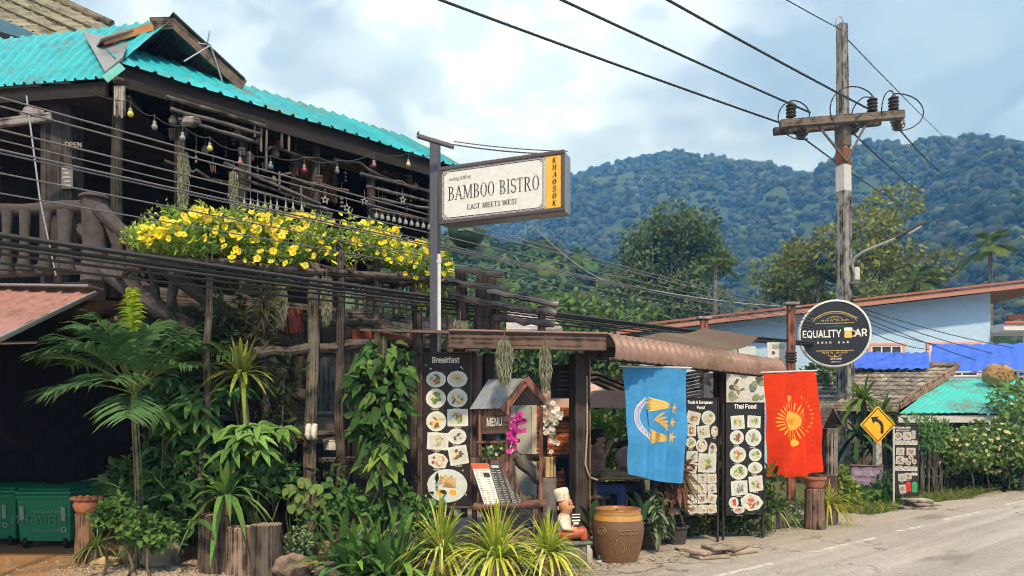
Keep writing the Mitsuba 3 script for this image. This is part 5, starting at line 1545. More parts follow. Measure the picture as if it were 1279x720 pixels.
for sx in (-1, 1):
    p = c + X * sx * (w / 2 + .03) - N * .05
    m = M(); m.beam((p[0], p[1], 0), p + UP * (h / 2), .03, .03, (.03, .027, .027), up=N); put('leg', m, 'satin', parent=t)

C_d = [(1122, 545, 5.5, 5.0, 'round'), (1133, 544.5, 5, 5, 'square'), (1141, 543, 2.5, 5.4, 'square'), (1124.5, 564, 5, 4.6, 'square'), (1138, 564, 5.6, 4.6, 'square'), (1124, 575, 5, 5, 'square'), (1131.5, 575, 3, 3.2, 'round'), (1138, 571.5, 3.2, 3, 'round'), (1142, 576.5, 3.2, 3.2, 'round'), (1135, 578.5, 3, 2.8, 'round'),
       (1127, 596.5, 5, 4.6, 'square'), (1135, 594.5, 3.8, 3.8, 'square'), (1127.5, 611, 4, 5.6, 'square')]
t, c, X, N, w, h, px, fr, pn = board('menu_board', 'small white and black price board leaning at the road edge beyond the warning sign', 1117, 532, 1146, 618, 14.3, 14.1, (.03, .028, .03), (.05, .045, .045), C_d,
                                      [MEAT, EGGS, [(.3, .3, .3)], RICE, MEAT, RED_, EGGS, RED_, MEAT, GREENS, RICE, MEAT, RED_], [('PIZZA BURGER', 1128, 535.5, 2.2, 19), ('BREAKFAST', 1128, 538.6, 1.6, 17)], rims=(.5, .5, .49), frame_w=.02)
m = M()
for y, x0_, x1_, hh in ((553, 1118, 1146, 5.4), (585.5, 1118, 1146, 5.5), (592, 1138, 1146, 3.6)):
    q0, q1 = px(x0_, y + hh / 2), px(x1_, y - hh / 2); m.flat(sbox(q0[0], q0[1], q1[0], q1[1]), fr, (.55, .55, .54), .003, .002)
put('printed_band', m, 'satin', parent=pn, kind='stuff')
m = M()
for k_ in range(10):
    q = px(1120 + 2.6 * k_, 585.5 + (k_ % 3 - 1) * 1.2); m.flat(sbox(q[0] - .018, q[1] - .006, q[0] + .014, q[1] + .006), fr, (.08, .08, .08), .0055, .001)
for k_ in range(9):
    q = px(1121 + 2.8 * k_, 553 + (k_ % 2) * 1.8 - .8); m.flat(sbox(q[0] - .018, q[1] - .006, q[0] + .014, q[1] + .006), fr, (.1, .1, .1), .0055, .001)
put('printed_lines', m, 'satin', parent=pn, kind='stuff')
for x_, cc in ((1134.5, (.55, .035, .04)), (1142.5, (.03, .35, .14))):
    m = M(); q = px(x_, 608.5); m.flat(sbox(q[0] - .048, q[1] - .09, q[0] + .048, q[1] + .09), fr, cc, .003, .002); m.flat(Point(q[0], q[1] + .08).buffer(.03), fr, np.array(cc) * 1.3, .006, .002); put('bottle_picture', m, 'satin', parent=pn)
m = M(); p = c - X * (w / 2 + .01); m.beam((p[0] - .0, p[1], 0), p + UP * h / 2, .03, .03, (.5, .5, .5)); put('leg', m, 'satin', parent=t)
m = M(); m.beam(c - N * .04 - UP * .1 + X * .1, (c[0] + .25, c[1] + .45, 0.02), .03, .03, (.25, .22, .2)); put('leg', m, 'satin', parent=t)
for i, (dx, dz, rot) in enumerate(((0, .03, 0), (.12, .095, .2), (.03, .155, -.1))):
    tt = thing('paving_slab', ('lowest', 'middle', 'topmost')[i] + ' slab of the small pile under the road edge price board', 'paving slab', 'slabs under the price board')
    m = M(); m.box((c[0] + .12 + dx, c[1] - .1, dz), (.62 - .08 * i, .42, .055), [[math.cos(rot), math.sin(rot), 0], [-math.sin(rot), math.cos(rot), 0], [0, 0, 1]], (.36, .33, .29), .012); scene[tt] = m.ply('stone')

# ------------------------------------------------------------------ flags
def flag(name, label, px4, d0, d1, col, emblem, seed, nu=46, nv=70, fold=.03):
    """Cloth hung from its top edge: four picture corners (top left, top right, bottom right, bottom left)."""
    t = thing(name, label, 'flag')
    P4 = [W(px4[0][0], px4[0][1], d0), W(px4[1][0], px4[1][1], d1), W(px4[2][0], px4[2][1], d1 - .05), W(px4[3][0], px4[3][1], d0 - .05)]
    X = nrm((P4[1] - P4[0]) * [1, 1, 0]); N = np.cross(X, UP)

    def at(u, v):
        u, v = np.asarray(u, float), np.asarray(v, float)
        p = P4[0] * ((1 - u) * (1 - v))[..., None] + P4[1] * (u * (1 - v))[..., None] + P4[2] * (u * v)[..., None] + P4[3] * ((1 - u) * v)[..., None]
        ph = meshkit.noise(np.stack([u * 2, v * 1.5, u * 0 + seed], -1), seed)
        z = fold * (np.sin(u * 17 + 5 * ph + 2 * v) * (.25 + v) + .8 * np.sin(u * 7 - v * 4 + seed) * (.2 + v) + .45 * np.sin(u * 33 + v * 5 + 6 * ph) * (.1 + .8 * v) + .35 * np.sin(v * 16 + u * 9 + 5 * ph) * (.3 + .6 * v))
        p = p + N * z[..., None]
        p[..., 2] -= .035 * np.sin(u * np.pi) * v + .04 * (ph - .5) * v
        return p
    u, v = np.meshgrid(np.linspace(0, 1, nu), np.linspace(0, 1, nv), indexing='ij')
    P = at(u, v)
    i, j = np.meshgrid(np.arange(nu - 1), np.arange(nv - 1), indexing='ij'); q = i * nv + j
    cc = np.array(col) * (.93 + .14 * meshkit.fbm(P.reshape(-1, 3) * 5, 3, seed))[:, None]
    m = M().add(P.reshape(-1, 3), np.stack([q, q + 1, q + nv + 1, q + nv], -1).reshape(-1, 4), cc); ck = put('cloth', m, 'cloth', parent=t)
    # the print follows the cloth: every printed shape is cut into small triangles and laid 3 mm in front of it
    for nm, shapes in emblem:
        m = M()
        for g, c2 in shapes:
            for h_ in getattr(g, 'geoms', [g]):
                if h_.is_empty or h_.area < 1e-7: continue
                mm = trimesh.creation.extrude_polygon(h_, .001, engine='earcut')
                f = mm.faces[np.abs(mm.face_normals[:, 2] - 1) < .1]
                s = trimesh.Trimesh(mm.vertices, f, process=True)
                vv, ff = trimesh.remesh.subdivide_to_size(s.vertices, s.faces, .05)
                Q = at(vv[:, 0], vv[:, 1]) + N * .004
                m.add(Q, np.asarray(ff)[:, ::-1], c2)
        put(nm, m, 'matte', parent=ck)
    m = M(); m.tube([P4[0] - X * .06 + UP * .012, P4[1] + X * .06 + UP * .012], .013, (.55, .56, .58), 7); put('hanging_rod', m, 'satin', parent=t)
    return t, P4


def petal(x, y, w, l, rot):
    th = np.linspace(0, 2 * np.pi, 18)
    return affinity.translate(affinity.rotate(Polygon(np.stack([l * np.cos(th) * .5, w * .5 * np.sin(th) * (1 + .5 * np.cos(th))], 1)), rot, origin=(0, 0)), x, y)


YG, YD = (.62, .40, .12), (.66, .50, .16)
bl = []
fe = []
for y0 in (.325, .615):
    for k_ in range(7):
        fe.append((petal(.50 + .01 * abs(k_ - 3), y0 + (k_ - 3) * .013, .022, .34, (k_ - 3) * 3.2 * (-1)), YG if k_ % 2 else YD))
    fe.append((Polygon([(.62, y0 - .035), (.68, y0), (.62, y0 + .035)]), YD))
bl.append(('gold_umbrella', fe[:8])); bl.append(('gold_umbrella', fe[8:]))
bl.append(('gold_star', [(unary_union([petal(x, y, .016, .11, a) for a in (0, 60, 120)] + [Point(x, y).buffer(.02)]), YG) for x, y in ((.79, .345), (.79, .47), (.79, .60))]))
bl.append(('gold_crown', [(unary_union([petal(.55 + .02 * q_, .47 + (q_ - 2) * .02, .02, .17, (q_ - 2) * 14) for q_ in range(5)]), YG), (sbox(.44, .355, .455, .385), (.05, .06, .14)), (affinity.rotate(sbox(.345, .37, .375, .53), 4), (.04, .05, .12))]))
def band(cx, cy, rx, ry, a0, a1, w):
    th = np.linspace(math.radians(a0), math.radians(a1), 26)
    return LineString(np.stack([cx + rx * np.cos(th), cy + ry * np.sin(th)], 1)).buffer(w)
bl.append(('white_ribbon', [(band(.46, .46, .33, .20, 110, 250, .010), (.50, .52, .62)), (band(.46, .46, .27, .165, 110, 250, .008), (.45, .46, .60))] + [(Point(.46 + .30 * math.cos(a), .46 + .183 * math.sin(a)).buffer(.018), (.42, .40, .62)) for a in np.radians(np.arange(118, 246, 11))]))
flag('flag', 'sky blue royal flag with gold umbrellas and stars hanging from the curved awning', [(778.5, 459), (858.5, 461), (851, 604), (788, 592)], 8.95, 9.35, (.075, .34, .73), bl, 3, fold=.042)
rd = [('gold_rays', [(petal(.48 + .245 * math.cos(a), .47 + .135 * math.sin(a), .016, .12, math.degrees(a)), (.88, .36, .05)) for a in np.linspace(0, 6.283, 29)[:-1]]),
      ('gold_crest', [(affinity.scale(Point(.48, .47).buffer(1, 16), .17, .092), (.88, .36, .05)), (affinity.scale(Point(.48, .47).buffer(1, 14), .09, .05), (.75, .14, .02)), ]
       + [(petal(.48 + .06 * math.cos(a), .47 + .045 * math.sin(a), .02, .06, math.degrees(a) + 90), (.92, .45, .08)) for a in np.linspace(0, 6.283, 9)[:-1]]),
      ('gold_dot', [(affinity.scale(Point(.47, .25).buffer(1), .07, .03), (.85, .28, .04))]), ('gold_dot', [(affinity.scale(Point(.50, .68).buffer(1), .08, .035), (.85, .4, .06))]),
      ('gold_lettering', [(affinity.rotate(sbox(-.014, -.007, .014, .007), math.degrees(a) + 90, origin=(0, 0)), None) for a in ()] + [(affinity.translate(affinity.rotate(sbox(-.017, -.008, .017, .008), math.degrees(a), origin=(0, 0)), .50 + .40 * math.cos(a), .45 + .225 * math.sin(a)), (.80, .24, .03)) for a in np.radians(np.arange(-62, 66, 11))])]
flag('flag', 'bright orange red flag with a gold crest hanging by the log stump', [(953.5, 467), (1017, 464), (1027, 589), (962, 597)], 11.0, 11.5, (.72, .055, .02), rd, 8, fold=.05)
# ------------------------------------------------------------------ street terrace under the curved awning
t = thing('terrace_roof', 'low brown terrace roof with a curved ribbed awning along the street side', 'terrace roof')
C0, C1 = W(757, 433, 8.4), W(972, 463.5, 11.8)
C1[2] = C0[2] = 2.49
CL0 = W(560, 428, 7.95); CL0[2] = 2.47
BRN = (0.25, 0.155, 0.125)
hb = .40
back = NX * 1.6 + UP * .29
m = M(); wq(m, [CL0 + UP * .1, C0 + UP * .1, C1 + UP * .1, C1 + back, C0 + back + NX * .6, CL0 + back + NX * .2], .03, (.20, .15, .125), back=(0, 0, 1)); rk = put('roof_sheet', m, 'sheet', parent=t)
m = M(); m.beam(CL0 + UP * .02, C0 + UP * .02, .045, .17, (.15, .10, .085), bev=.008); put('fascia', m, 'wood', parent=rk)
m = M(); m.beam(CL0 + UP * .128, C0 + UP * .128, .12, .02, (.25, .17, .14)); put('drip_edge', m, 'satin', parent=rk)
# the curved ribbed sheet: a quarter round profile swept along the street edge
E = nrm(C1 - C0); Lc = np.linalg.norm(C1 - C0) + .05; OUT = nrm(np.cross(E, UP)); OUT = OUT if OUT[1] < 0 else -OUT
nu = int(Lc / .15 * 8); u = np.linspace(0, Lc, nu); th = np.linspace(math.radians(100), math.radians(-28), 15)
rad = .205 + .026 * np.cos(u / .15 * 2 * np.pi)[:, None]
Pp = (C0 - OUT * .10 - UP * .06)[None, None] + E * u[:, None, None] + OUT * (rad * np.cos(th) * 1.0)[..., None] + UP * (rad * np.sin(th) * .95)[..., None]
i, j = np.meshgrid(np.arange(nu - 1), np.arange(14), indexing='ij'); q = i * 15 + j
f = np.stack([q, q + 1, q + 16, q + 15], -1).reshape(-1, 4)
uv = np.stack(np.broadcast_arrays(u[:, None], th[None] * .2), -1).reshape(-1, 2)
m = M().add(Pp.reshape(-1, 3), f, (.26, .17, .14), uv)
m.add(Pp.reshape(-1, 3) - UP * .006 - OUT * .006, f[:, ::-1], (.12, .09, .08), uv); put('curved_awning', m, 'sheet', parent=t)
m = M(); m.tube([C0 - UP * .155 + OUT * .06, C1 - UP * .155 + OUT * .06], .018, (.1, .08, .075), 6); put('awning_batten', m, 'wood', parent=t)
for s in np.linspace(.04, .97, 6):
    p = C0 + (C1 - C0) * s - OUT * .2
    m = M(); m.beam(p + UP * .02, p + back * .97 + UP * .0, .05, .09, (.06, .045, .04)); put('rafter', m, 'wood', parent=t)
m = M(); m.beam(C0 - OUT * .28 - UP * .06, C1 - OUT * .28 - UP * .06, .07, .14, (.055, .045, .042)); put('edge_beam', m, 'wood', parent=t)
for px, d, w_, c2 in ((723.5, 9.0, .19, (.06, .05, .05)), (899, 11.75, .15, (.065, .055, .052)), (610, 8.9, .12, (.06, .05, .05))):
    p = W(px, 530, d); p[2] = 0
    m = M(); m.box((p[0], p[1], 1.22), (w_, w_, 2.44), [[.93, .36, 0], [-.36, .93, 0], UP], c2, .008)
    pk = put('post', m, 'wood', parent=t)
    if d == 9.0:
        m = M(); m.box((p[0] + .105, p[1] - .065, 1.22), (.012, .10, 2.40), [[.93, .36, 0], [-.36, .93, 0], UP], (.36, .27, .21), .003); put('edge_strip', m, 'wood', parent=pk)
# rolled hose hung on the post
m = M(); m.tube([W(733, 470, 8.92), W(733.5, 540, 8.92), W(731, 580, 8.9), W(736, 596, 8.9), W(746, 600, 9.0)], .012, (.42, .36, .28), 6); put('hose', m, 'satin', parent=t)

m = M(); fp = [W(600, 530, 8.6), W(730, 530, 8.75), W(905, 530, 11.6), W(905, 530, 11.6) + NX * 4, W(600, 530, 8.6) + [0, 4.5, 0]]
for p in fp: p[2] = .15
wq(m, fp, .14, (.30, .24, .19), back=(0, 0, -1)); put('terrace_deck', m, 'wood', label='low wooden deck under the curved awning', kind='structure')

# orange boarded hut behind the terrace
t = thing('boarded_hut', 'orange plank walled hut with a white framed door behind the terrace', 'hut')
OD = 13.0; px_m = OD / F
h0, h1 = W(632, 530, OD), W(728, 530, OD)
m = M(); wq(m, [(h0[0], OD + .05, .1), (h1[0], OD + .05, .1), (h1[0], OD + .05, 2.3), (h0[0], OD + .05, 2.3)], .06, (.30, .10, .045)); wk = put('wall', m, 'wood', parent=t)
for i in range(13):
    z = .2 + i * .155
    m = M(); m.box(((h0[0] + h1[0]) / 2, OD + .012 + .004 * (i % 2), z), (h1[0] - h0[0], .024, .146), [[1, 0, 0], [0, 1, -.06], UP], np.array((.62, .19, .075)) * (.85 + .25 * R.random()), .006); put('plank', m, 'wood', parent=wk)
m = M(); dx0, dx1 = W(640, 530, OD)[0], W(667, 530, OD)[0]
for x_ in (dx0, dx1):
    m.box((x_, OD - .04, 1.15), (.09, .06, 2.1), None, (.62, .62, .60), .008)
m.box(((dx0 + dx1) / 2, OD - .04, 2.14), (dx1 - dx0 - .09, .06, .09), None, (.62, .62, .6), .008); dk = put('door_frame', m, 'satin', parent=t)
m = M(); m.box(((dx0 + dx1) / 2, OD - .02, 1.1), (dx1 - dx0 - .09, .03, 2.0), None, (.46, .50, .50), .006); put('door', m, 'satin', parent=t)
m = M(); a, b = W(678, 499, 12.5), W(781, 499, 12.8); m.beam(a, b, .04, .29, (.60, .43, .40), up=UP); put('valance', m, 'satin', parent=t, label='long pale pink board above the boarded wall')
m = M(); wq(m, [W(735, 490, 12.7), W(762, 490, 12.8), W(737, 478, 12.8)], .03, (.60, .45, .43)); put('gable_board', m, 'satin', parent=t)
for k_ in range(4):
    m = M(); a, b = W(738, 466 + 6 * k_, 13.2), W(783, 484 + 6 * k_, 13.8); m.beam(a, b, .3, .05, (.15, .12, .105)); put('roof_batten', m, 'wood', parent=t)

# framed blackboard
t = thing('chalkboard', 'small dark framed chalkboard hanging beside the awning post', 'chalkboard')
m = M(); c = W(704, 477, 9.25); m.box(c, (.27, .03, .36), None, (.03, .03, .035), .003); pn = put('panel', m, 'matte', parent=t)
m = M()
for sx in (-1, 1):
    m.box(c + [sx * .145, -.005, 0], (.03, .045, .42), None, (.055, .045, .05), .004)
for sz in (-1, 1):
    m.box(c + [0, -.006, sz * .195], (.262, .043, .03), None, (.055, .045, .05), .004)
put('frame', m, 'wood', parent=t)
m = M()
for i in range(5):
    m.box(c + [R.normal() * .02, -.0165, .12 - i * .055], (.10 + .08 * R.random(), .002, .012), None, (.13, .13, .14))
put('chalk_lines', m, 'matte', parent=pn, kind='stuff')

# ------------------------------------------------------------------ menu stand with its little roof
t = thing('menu_stand', 'wooden menu stand with a small gabled roof and open menu pages', 'menu stand')
RB = (.26, .125, .095)
D = 8.25
pk_, gl, gr_ = W(656, 474, D), W(627, 511, D + .02), W(681, 506, D + .12)
rdir_ = nrm(np.array([-.93, .36, 0]))
rid = pk_ + rdir_ * .44
eav = gl + rdir_ * .40
m = M(); patch(m, gl + UP * .005, eav, rid + UP * .01, pk_ + UP * .01, .055, .006, (.24, .28, .34), n_y=6); rk = put('roof_sheet', m, 'sheet', parent=t)
m = M(); patch(m, pk_ + UP * .01, rid + UP * .01, gr_ + rdir_ * .4, gr_, .055, .006, (.24, .28, .34), n_y=6); put('roof_sheet', m, 'sheet', parent=t)
for a, b in ((gl, pk_), (pk_, gr_)):
    m = M(); m.beam(a - UP * .01 - rdir_ * .02 - nrm(b - a) * .02, b - UP * .01 - rdir_ * .02 - nrm(b - a) * .035, .022, .085, (.32, .15, .115)); put('barge_board', m, 'wood', parent=rk)
m = M(); wq(m, [W(601, 500, D + .2), W(638, 502, D + .05), W(638, 520, D + .05), W(601, 520, D + .2)], .02, RB); put('roof_box', m, 'wood', parent=t)
for px, d, y0, y1 in ((600, D + .2, 497, 640), (634, D + .0, 500, 640), (676, D + .1, 508, 640)):
    m = M(); m.beam(W(px, y1, d), W(px, y0, d), .04, .04, RB, up=np.array([0, 1, 0])); put('post', m, 'wood', parent=t)
m = M(); a, b = W(602, 531.5, D + .10), W(635, 530.5, D - .06); mx = nrm(b - a); m.beam(a, b, .025, .205, (.115, .07, .06)); mb = put('name_board', m, 'wood', parent=t)
m = M(); m.text('MENU', ((a + b) / 2 + np.cross(mx, UP) * .016 - UP * .012, mx, UP), .088, (.62, .57, .50), 0, .004, True, .19); put('lettering', m, 'matte', parent=mb)
for y in (553, 571):
    m = M(); m.beam(W(596, y, D + .2), W(640, y - 2, D), .03, .035, RB); put('rail', m, 'wood', parent=t)
# plank table top and legs
a, b = W(588, 634, D - .1), W(680, 629.5, D - .12)
for i in range(3):
    m = M(); o = np.array([.02, .13 * i - .03, 0]); m.beam(a + o, b + o, .125, .045, np.array((.20, .095, .08)) * (.85 + .3 * R.random()), bev=.006); put('table_plank', m, 'wood', parent=t)
for px, y, d in ((634, 640, D - .08), (668.5, 636, D - .18), (592, 640, D + .1)):
    p = W(px, y, d); m = M(); m.beam((p[0], p[1], 0), p, .05, .05, (.19, .10, .075), up=np.array([0, 1, 0])); put('leg', m, 'wood', parent=t)
m = M(); wq(m, [W(588, 572, D + .12), W(640, 570, D + .0), W(655, 634, D - .16), W(606, 638, D - .04)], .02, (.15, .09, .08), back=(0, 1, -.3)); put('sloping_board', m, 'wood', parent=t)


def page(px4, d4, lab, col, lines, head=None):
    k_ = thing('menu_page', lab, 'menu page')
    P = [W(x, y, d) for (x, y), d in zip(px4, d4)]
    n = nrm(np.cross(P[1] - P[0], P[3] - P[0])); n = n if n[1] < 0 else -n
    m = M(); m.add(P, [(0, 1, 2, 3)], col); m.add([p - n * .004 for p in P], [(0, 3, 2, 1)], col); put('sheet', m, 'gloss', parent=k_)
    at = lambda u, v: P[0] * (1 - u) * (1 - v) + P[1] * u * (1 - v) + P[2] * u * v + P[3] * (1 - u) * v + n * .003
    m = M()
    for (u0, v0, u1, v1, c2) in lines:
        Q = [at(u0, v0), at(u1, v0), at(u1, v1), at(u0, v1)]
        m.add(Q, [(0, 1, 2, 3)], c2)
    put('print', m, 'matte', parent=k_, kind='stuff')


g_ = np.random.default_rng(4)
ln = [(0.0, 0.0, 1, .13, (.72, .12, .05))]
for r_ in range(16):
    for c_ in range(3):
        u0 = .06 + .31 * c_; ln.append((u0, .17 + r_ * .05, u0 + .1 + .15 * g_.random(), .185 + r_ * .05, (.15, .15, .15) if g_.random() < .75 else (.3, .16, .1)))
ln.append((.55, .22, .92, .33, (.05, .05, .05)))
page(((588, 579), (609, 579), (625.5, 633), (606, 634)), (D + .07, D + .04, D - .14, D - .1), 'white and red printed menu page, leftmost on the sloping board', (.68, .67, .66), ln)
for i, (x0, x1, x2, x3) in enumerate(((609.5, 625, 640, 626.5), (627, 641, 655, 641.5))):
    ln = [(.2, .03, .8, .10, (.45, .45, .45))]
    for r_ in range(15):
        for c_ in range(2):
            u0 = .08 + .48 * c_; ln.append((u0, .15 + r_ * .054, u0 + .15 + .22 * g_.random(), .168 + r_ * .054, (.36, .37, .38)))
    ln.append((.02, 0, .05, 1, (.4, .4, .4)))
    page(((x0, 580 + i * 5), (x1, 580 + i * 5), (x2, 631), (x3, 632)), (D + .03 - .02 * i, D + .01 - .02 * i, D - .15, D - .145), ('black printed menu page in the middle of the sloping board', 'black printed menu page at the right of the sloping board')[i], (.022, .024, .03), ln)

# ------------------------------------------------------------------ big glazed jar
t = thing('water_jar', 'big brown glazed earthenware jar with a mustard yellow shoulder', 'jar')
jc = G(771.5, 700); s = jc[1] / F
pr = [(0, 0), (24, 0), (25, 1), (28, 12), (31, 26), (32.5, 38), (32.5, 44), (31.5, 49), (31.5, 49), (30.8, 51.5), (30.8, 51.5), (30, 56), (29.3, 57), (29, 58.5), (28.5, 60.5), (28.7, 62), (29.2, 63.5), (28.6, 65), (27, 65.3), (25.5, 64), (24.6, 60), (24, 50), (0, 46)]
BRJ, YEL = (.155, .085, .05), (.46, .24, .055)
cc = [BRJ if z < 49.5 else (YEL if z < 58 else ((.17, .09, .05) if z < 59.5 else (YEL if z < 63 else (.24, .10, .05)))) for r_, z in pr]
pts = [(r_ * s, z * s) for r_, z in pr]
cc[8] = cc[9] = (.13, .07, .04); cc[10] = YEL
m = M(); m.lathe(pts, jc, 48, cols=cc); bk_ = put('body', m, 'gloss', parent=t)
m = M(); m.lathe([((24) * s, 0), ((23.5) * s, .004), (0, .006)], jc + [0, 0, 57 * s], 30, (.05, .06, .05)); put('water', m, 'gloss', parent=t)


def onjar(az, z, out=.004):
    r_ = np.interp(z, [1, 12, 26, 38, 44, 49], [25, 28, 31, 32.5, 32.5, 31.5]) * s + out
    return jc + np.array([math.sin(az) * r_, -math.cos(az) * r_, z * s])


def relief(name, paths, r_, col):
    m = M()
    for p in paths:
        m.tube([onjar(a, z) for a, z in p], r_, col, 5)
    put(name, m, 'gloss', parent=bk_)


RC = (.25, .155, .09)
th = np.linspace(0, 11, 44)
relief('scroll_relief', [[(-.78 + .2 * (1 - q / 13) * math.cos(q), 39 + 6 * (1 - q / 13) * math.sin(q)) for q in th]], .007, RC)
relief('dragon_relief', [[(-.25 + .02 * k_ + .05 * math.sin(k_ * 1.1), 24 + 2.0 * k_) for k_ in range(10)], [(-.1 + .08 * k_, 41 + .8 * math.sin(k_ * 2.2)) for k_ in range(11)], [(-.12 + .08 * k_, 37 + .8 * math.sin(k_ * 2 + 1)) for k_ in range(10)], [(.3, 18), (.33, 24), (.3, 30)], [(.1, 14), (.12, 20), (.08, 26)]], .007, RC)
for pth in ([(-.2 + .02 * math.sin(k_), 6 + 3 * k_) for k_ in range(8)], [(.42 + .03 * math.sin(k_), 10 + 3 * k_) for k_ in range(7)], [(-.5, 8 + 3 * k_) for k_ in range(5)]):
    relief('streak', [pth], .005, (.21, .13, .08))

# ------------------------------------------------------------------ figures: one continuous skin over hulls of spheres
import manifold3d as mf


def ball(p, r, n=16):
    return mf.Manifold.sphere(float(r), n).translate([float(x) for x in p])


def body(bones, edge=.02, it=8):
    """bones: (point, radius, point, radius). Their hulls become one smooth surface."""
    parts = [mf.Manifold.batch_hull([ball(a, ra), ball(b, rb)]) for a, ra, b, rb in bones]
    u = mf.Manifold.batch_boolean(parts, mf.OpType.Add).refine_to_length(edge)
    me = u.to_mesh(); tm = trimesh.Trimesh(me.vert_properties[:, :3], me.tri_verts, process=True)
    trimesh.smoothing.filter_taubin(tm, lamb=.5, nu=.52, iterations=it)
    return np.array(tm.vertices), np.array(tm.faces)


def v3(*a):
    return np.array(a, float)


def hand(wrist, dirn, palm_n, size=.175):
    """Palm, four unequal curled fingers and a thumb from its side."""
    d = nrm(dirn); n_ = nrm(palm_n - d * np.dot(palm_n, d)); x = np.cross(d, n_)
    k_ = size / .185
    b = [(wrist, .024 * k_, wrist + d * .05 * k_ + x * .02 * k_, .022 * k_), (wrist, .024 * k_, wrist + d * .05 * k_ - x * .022 * k_, .02 * k_), (wrist + d * .05 * k_ + x * .02 * k_, .022 * k_, wrist + d * .085 * k_ + x * .03 * k_, .012 * k_), (wrist + d * .05 * k_ - x * .02 * k_, .02 * k_, wrist + d * .08 * k_ - x * .03 * k_, .011 * k_)]
    for o, l in ((.032, .068), (.011, .08), (-.011, .074), (-.032, .058)):
        p0 = wrist + d * .088 * k_ + x * o * k_
        p1 = p0 + (d * .9 + n_ * .35) * l * .45 * k_; p2 = p1 + (d * .5 + n_ * .85) * l * .35 * k_; p3 = p2 + (n_ * .95) * l * .25 * k_
        b += [(p0 - d * .02 * k_, .0105 * k_, p1, .0095 * k_), (p1, .0095 * k_, p2, .0088 * k_), (p2, .0088 * k_, p3, .0078 * k_)]
    t0 = wrist + d * .03 * k_ + x * .028 * k_; t1 = t0 + (x * .75 + d * .6 + n_ * .3) * .035 * k_; t2 = t1 + (d * .8 + n_ * .5 + x * .1) * .03 * k_
    return b + [(t0, .014 * k_, t1, .011 * k_), (t1, .011 * k_, t2, .009 * k_)]


def head(c, face, r=.098, up=UP):
    """Skull, jaw, nose, ears, brows as bones; returns them with the face frame."""
    f = nrm(face); x = nrm(np.cross(f, up)); u = np.cross(x, f)
    b = [(c + u * .025 - f * .012, r * .93, c + u * .02 + f * .018, r * .86), (c + f * .03 - u * .055, r * .62, c + f * .035 - u * .085, r * .36),
         (c + f * .088 + u * .012, .010, c + f * .108 - u * .02, .014), (c + f * .078 - u * .052 + x * .016, .011, c + f * .078 - u * .052 - x * .016, .011)]
    for sg in (-1, 1):
        b += [(c + x * sg * .086 + u * .018, .012, c + x * sg * .088 - u * .02, .009), (c + f * .074 + x * sg * .05 + u * .028, .012, c + f * .082 + x * sg * .016 + u * .030, .012), (c + f * .055 + x * sg * .042 - u * .02, .026, c + f * .06 + x * sg * .036 - u * .035, .02)]
    return b, f, x, u


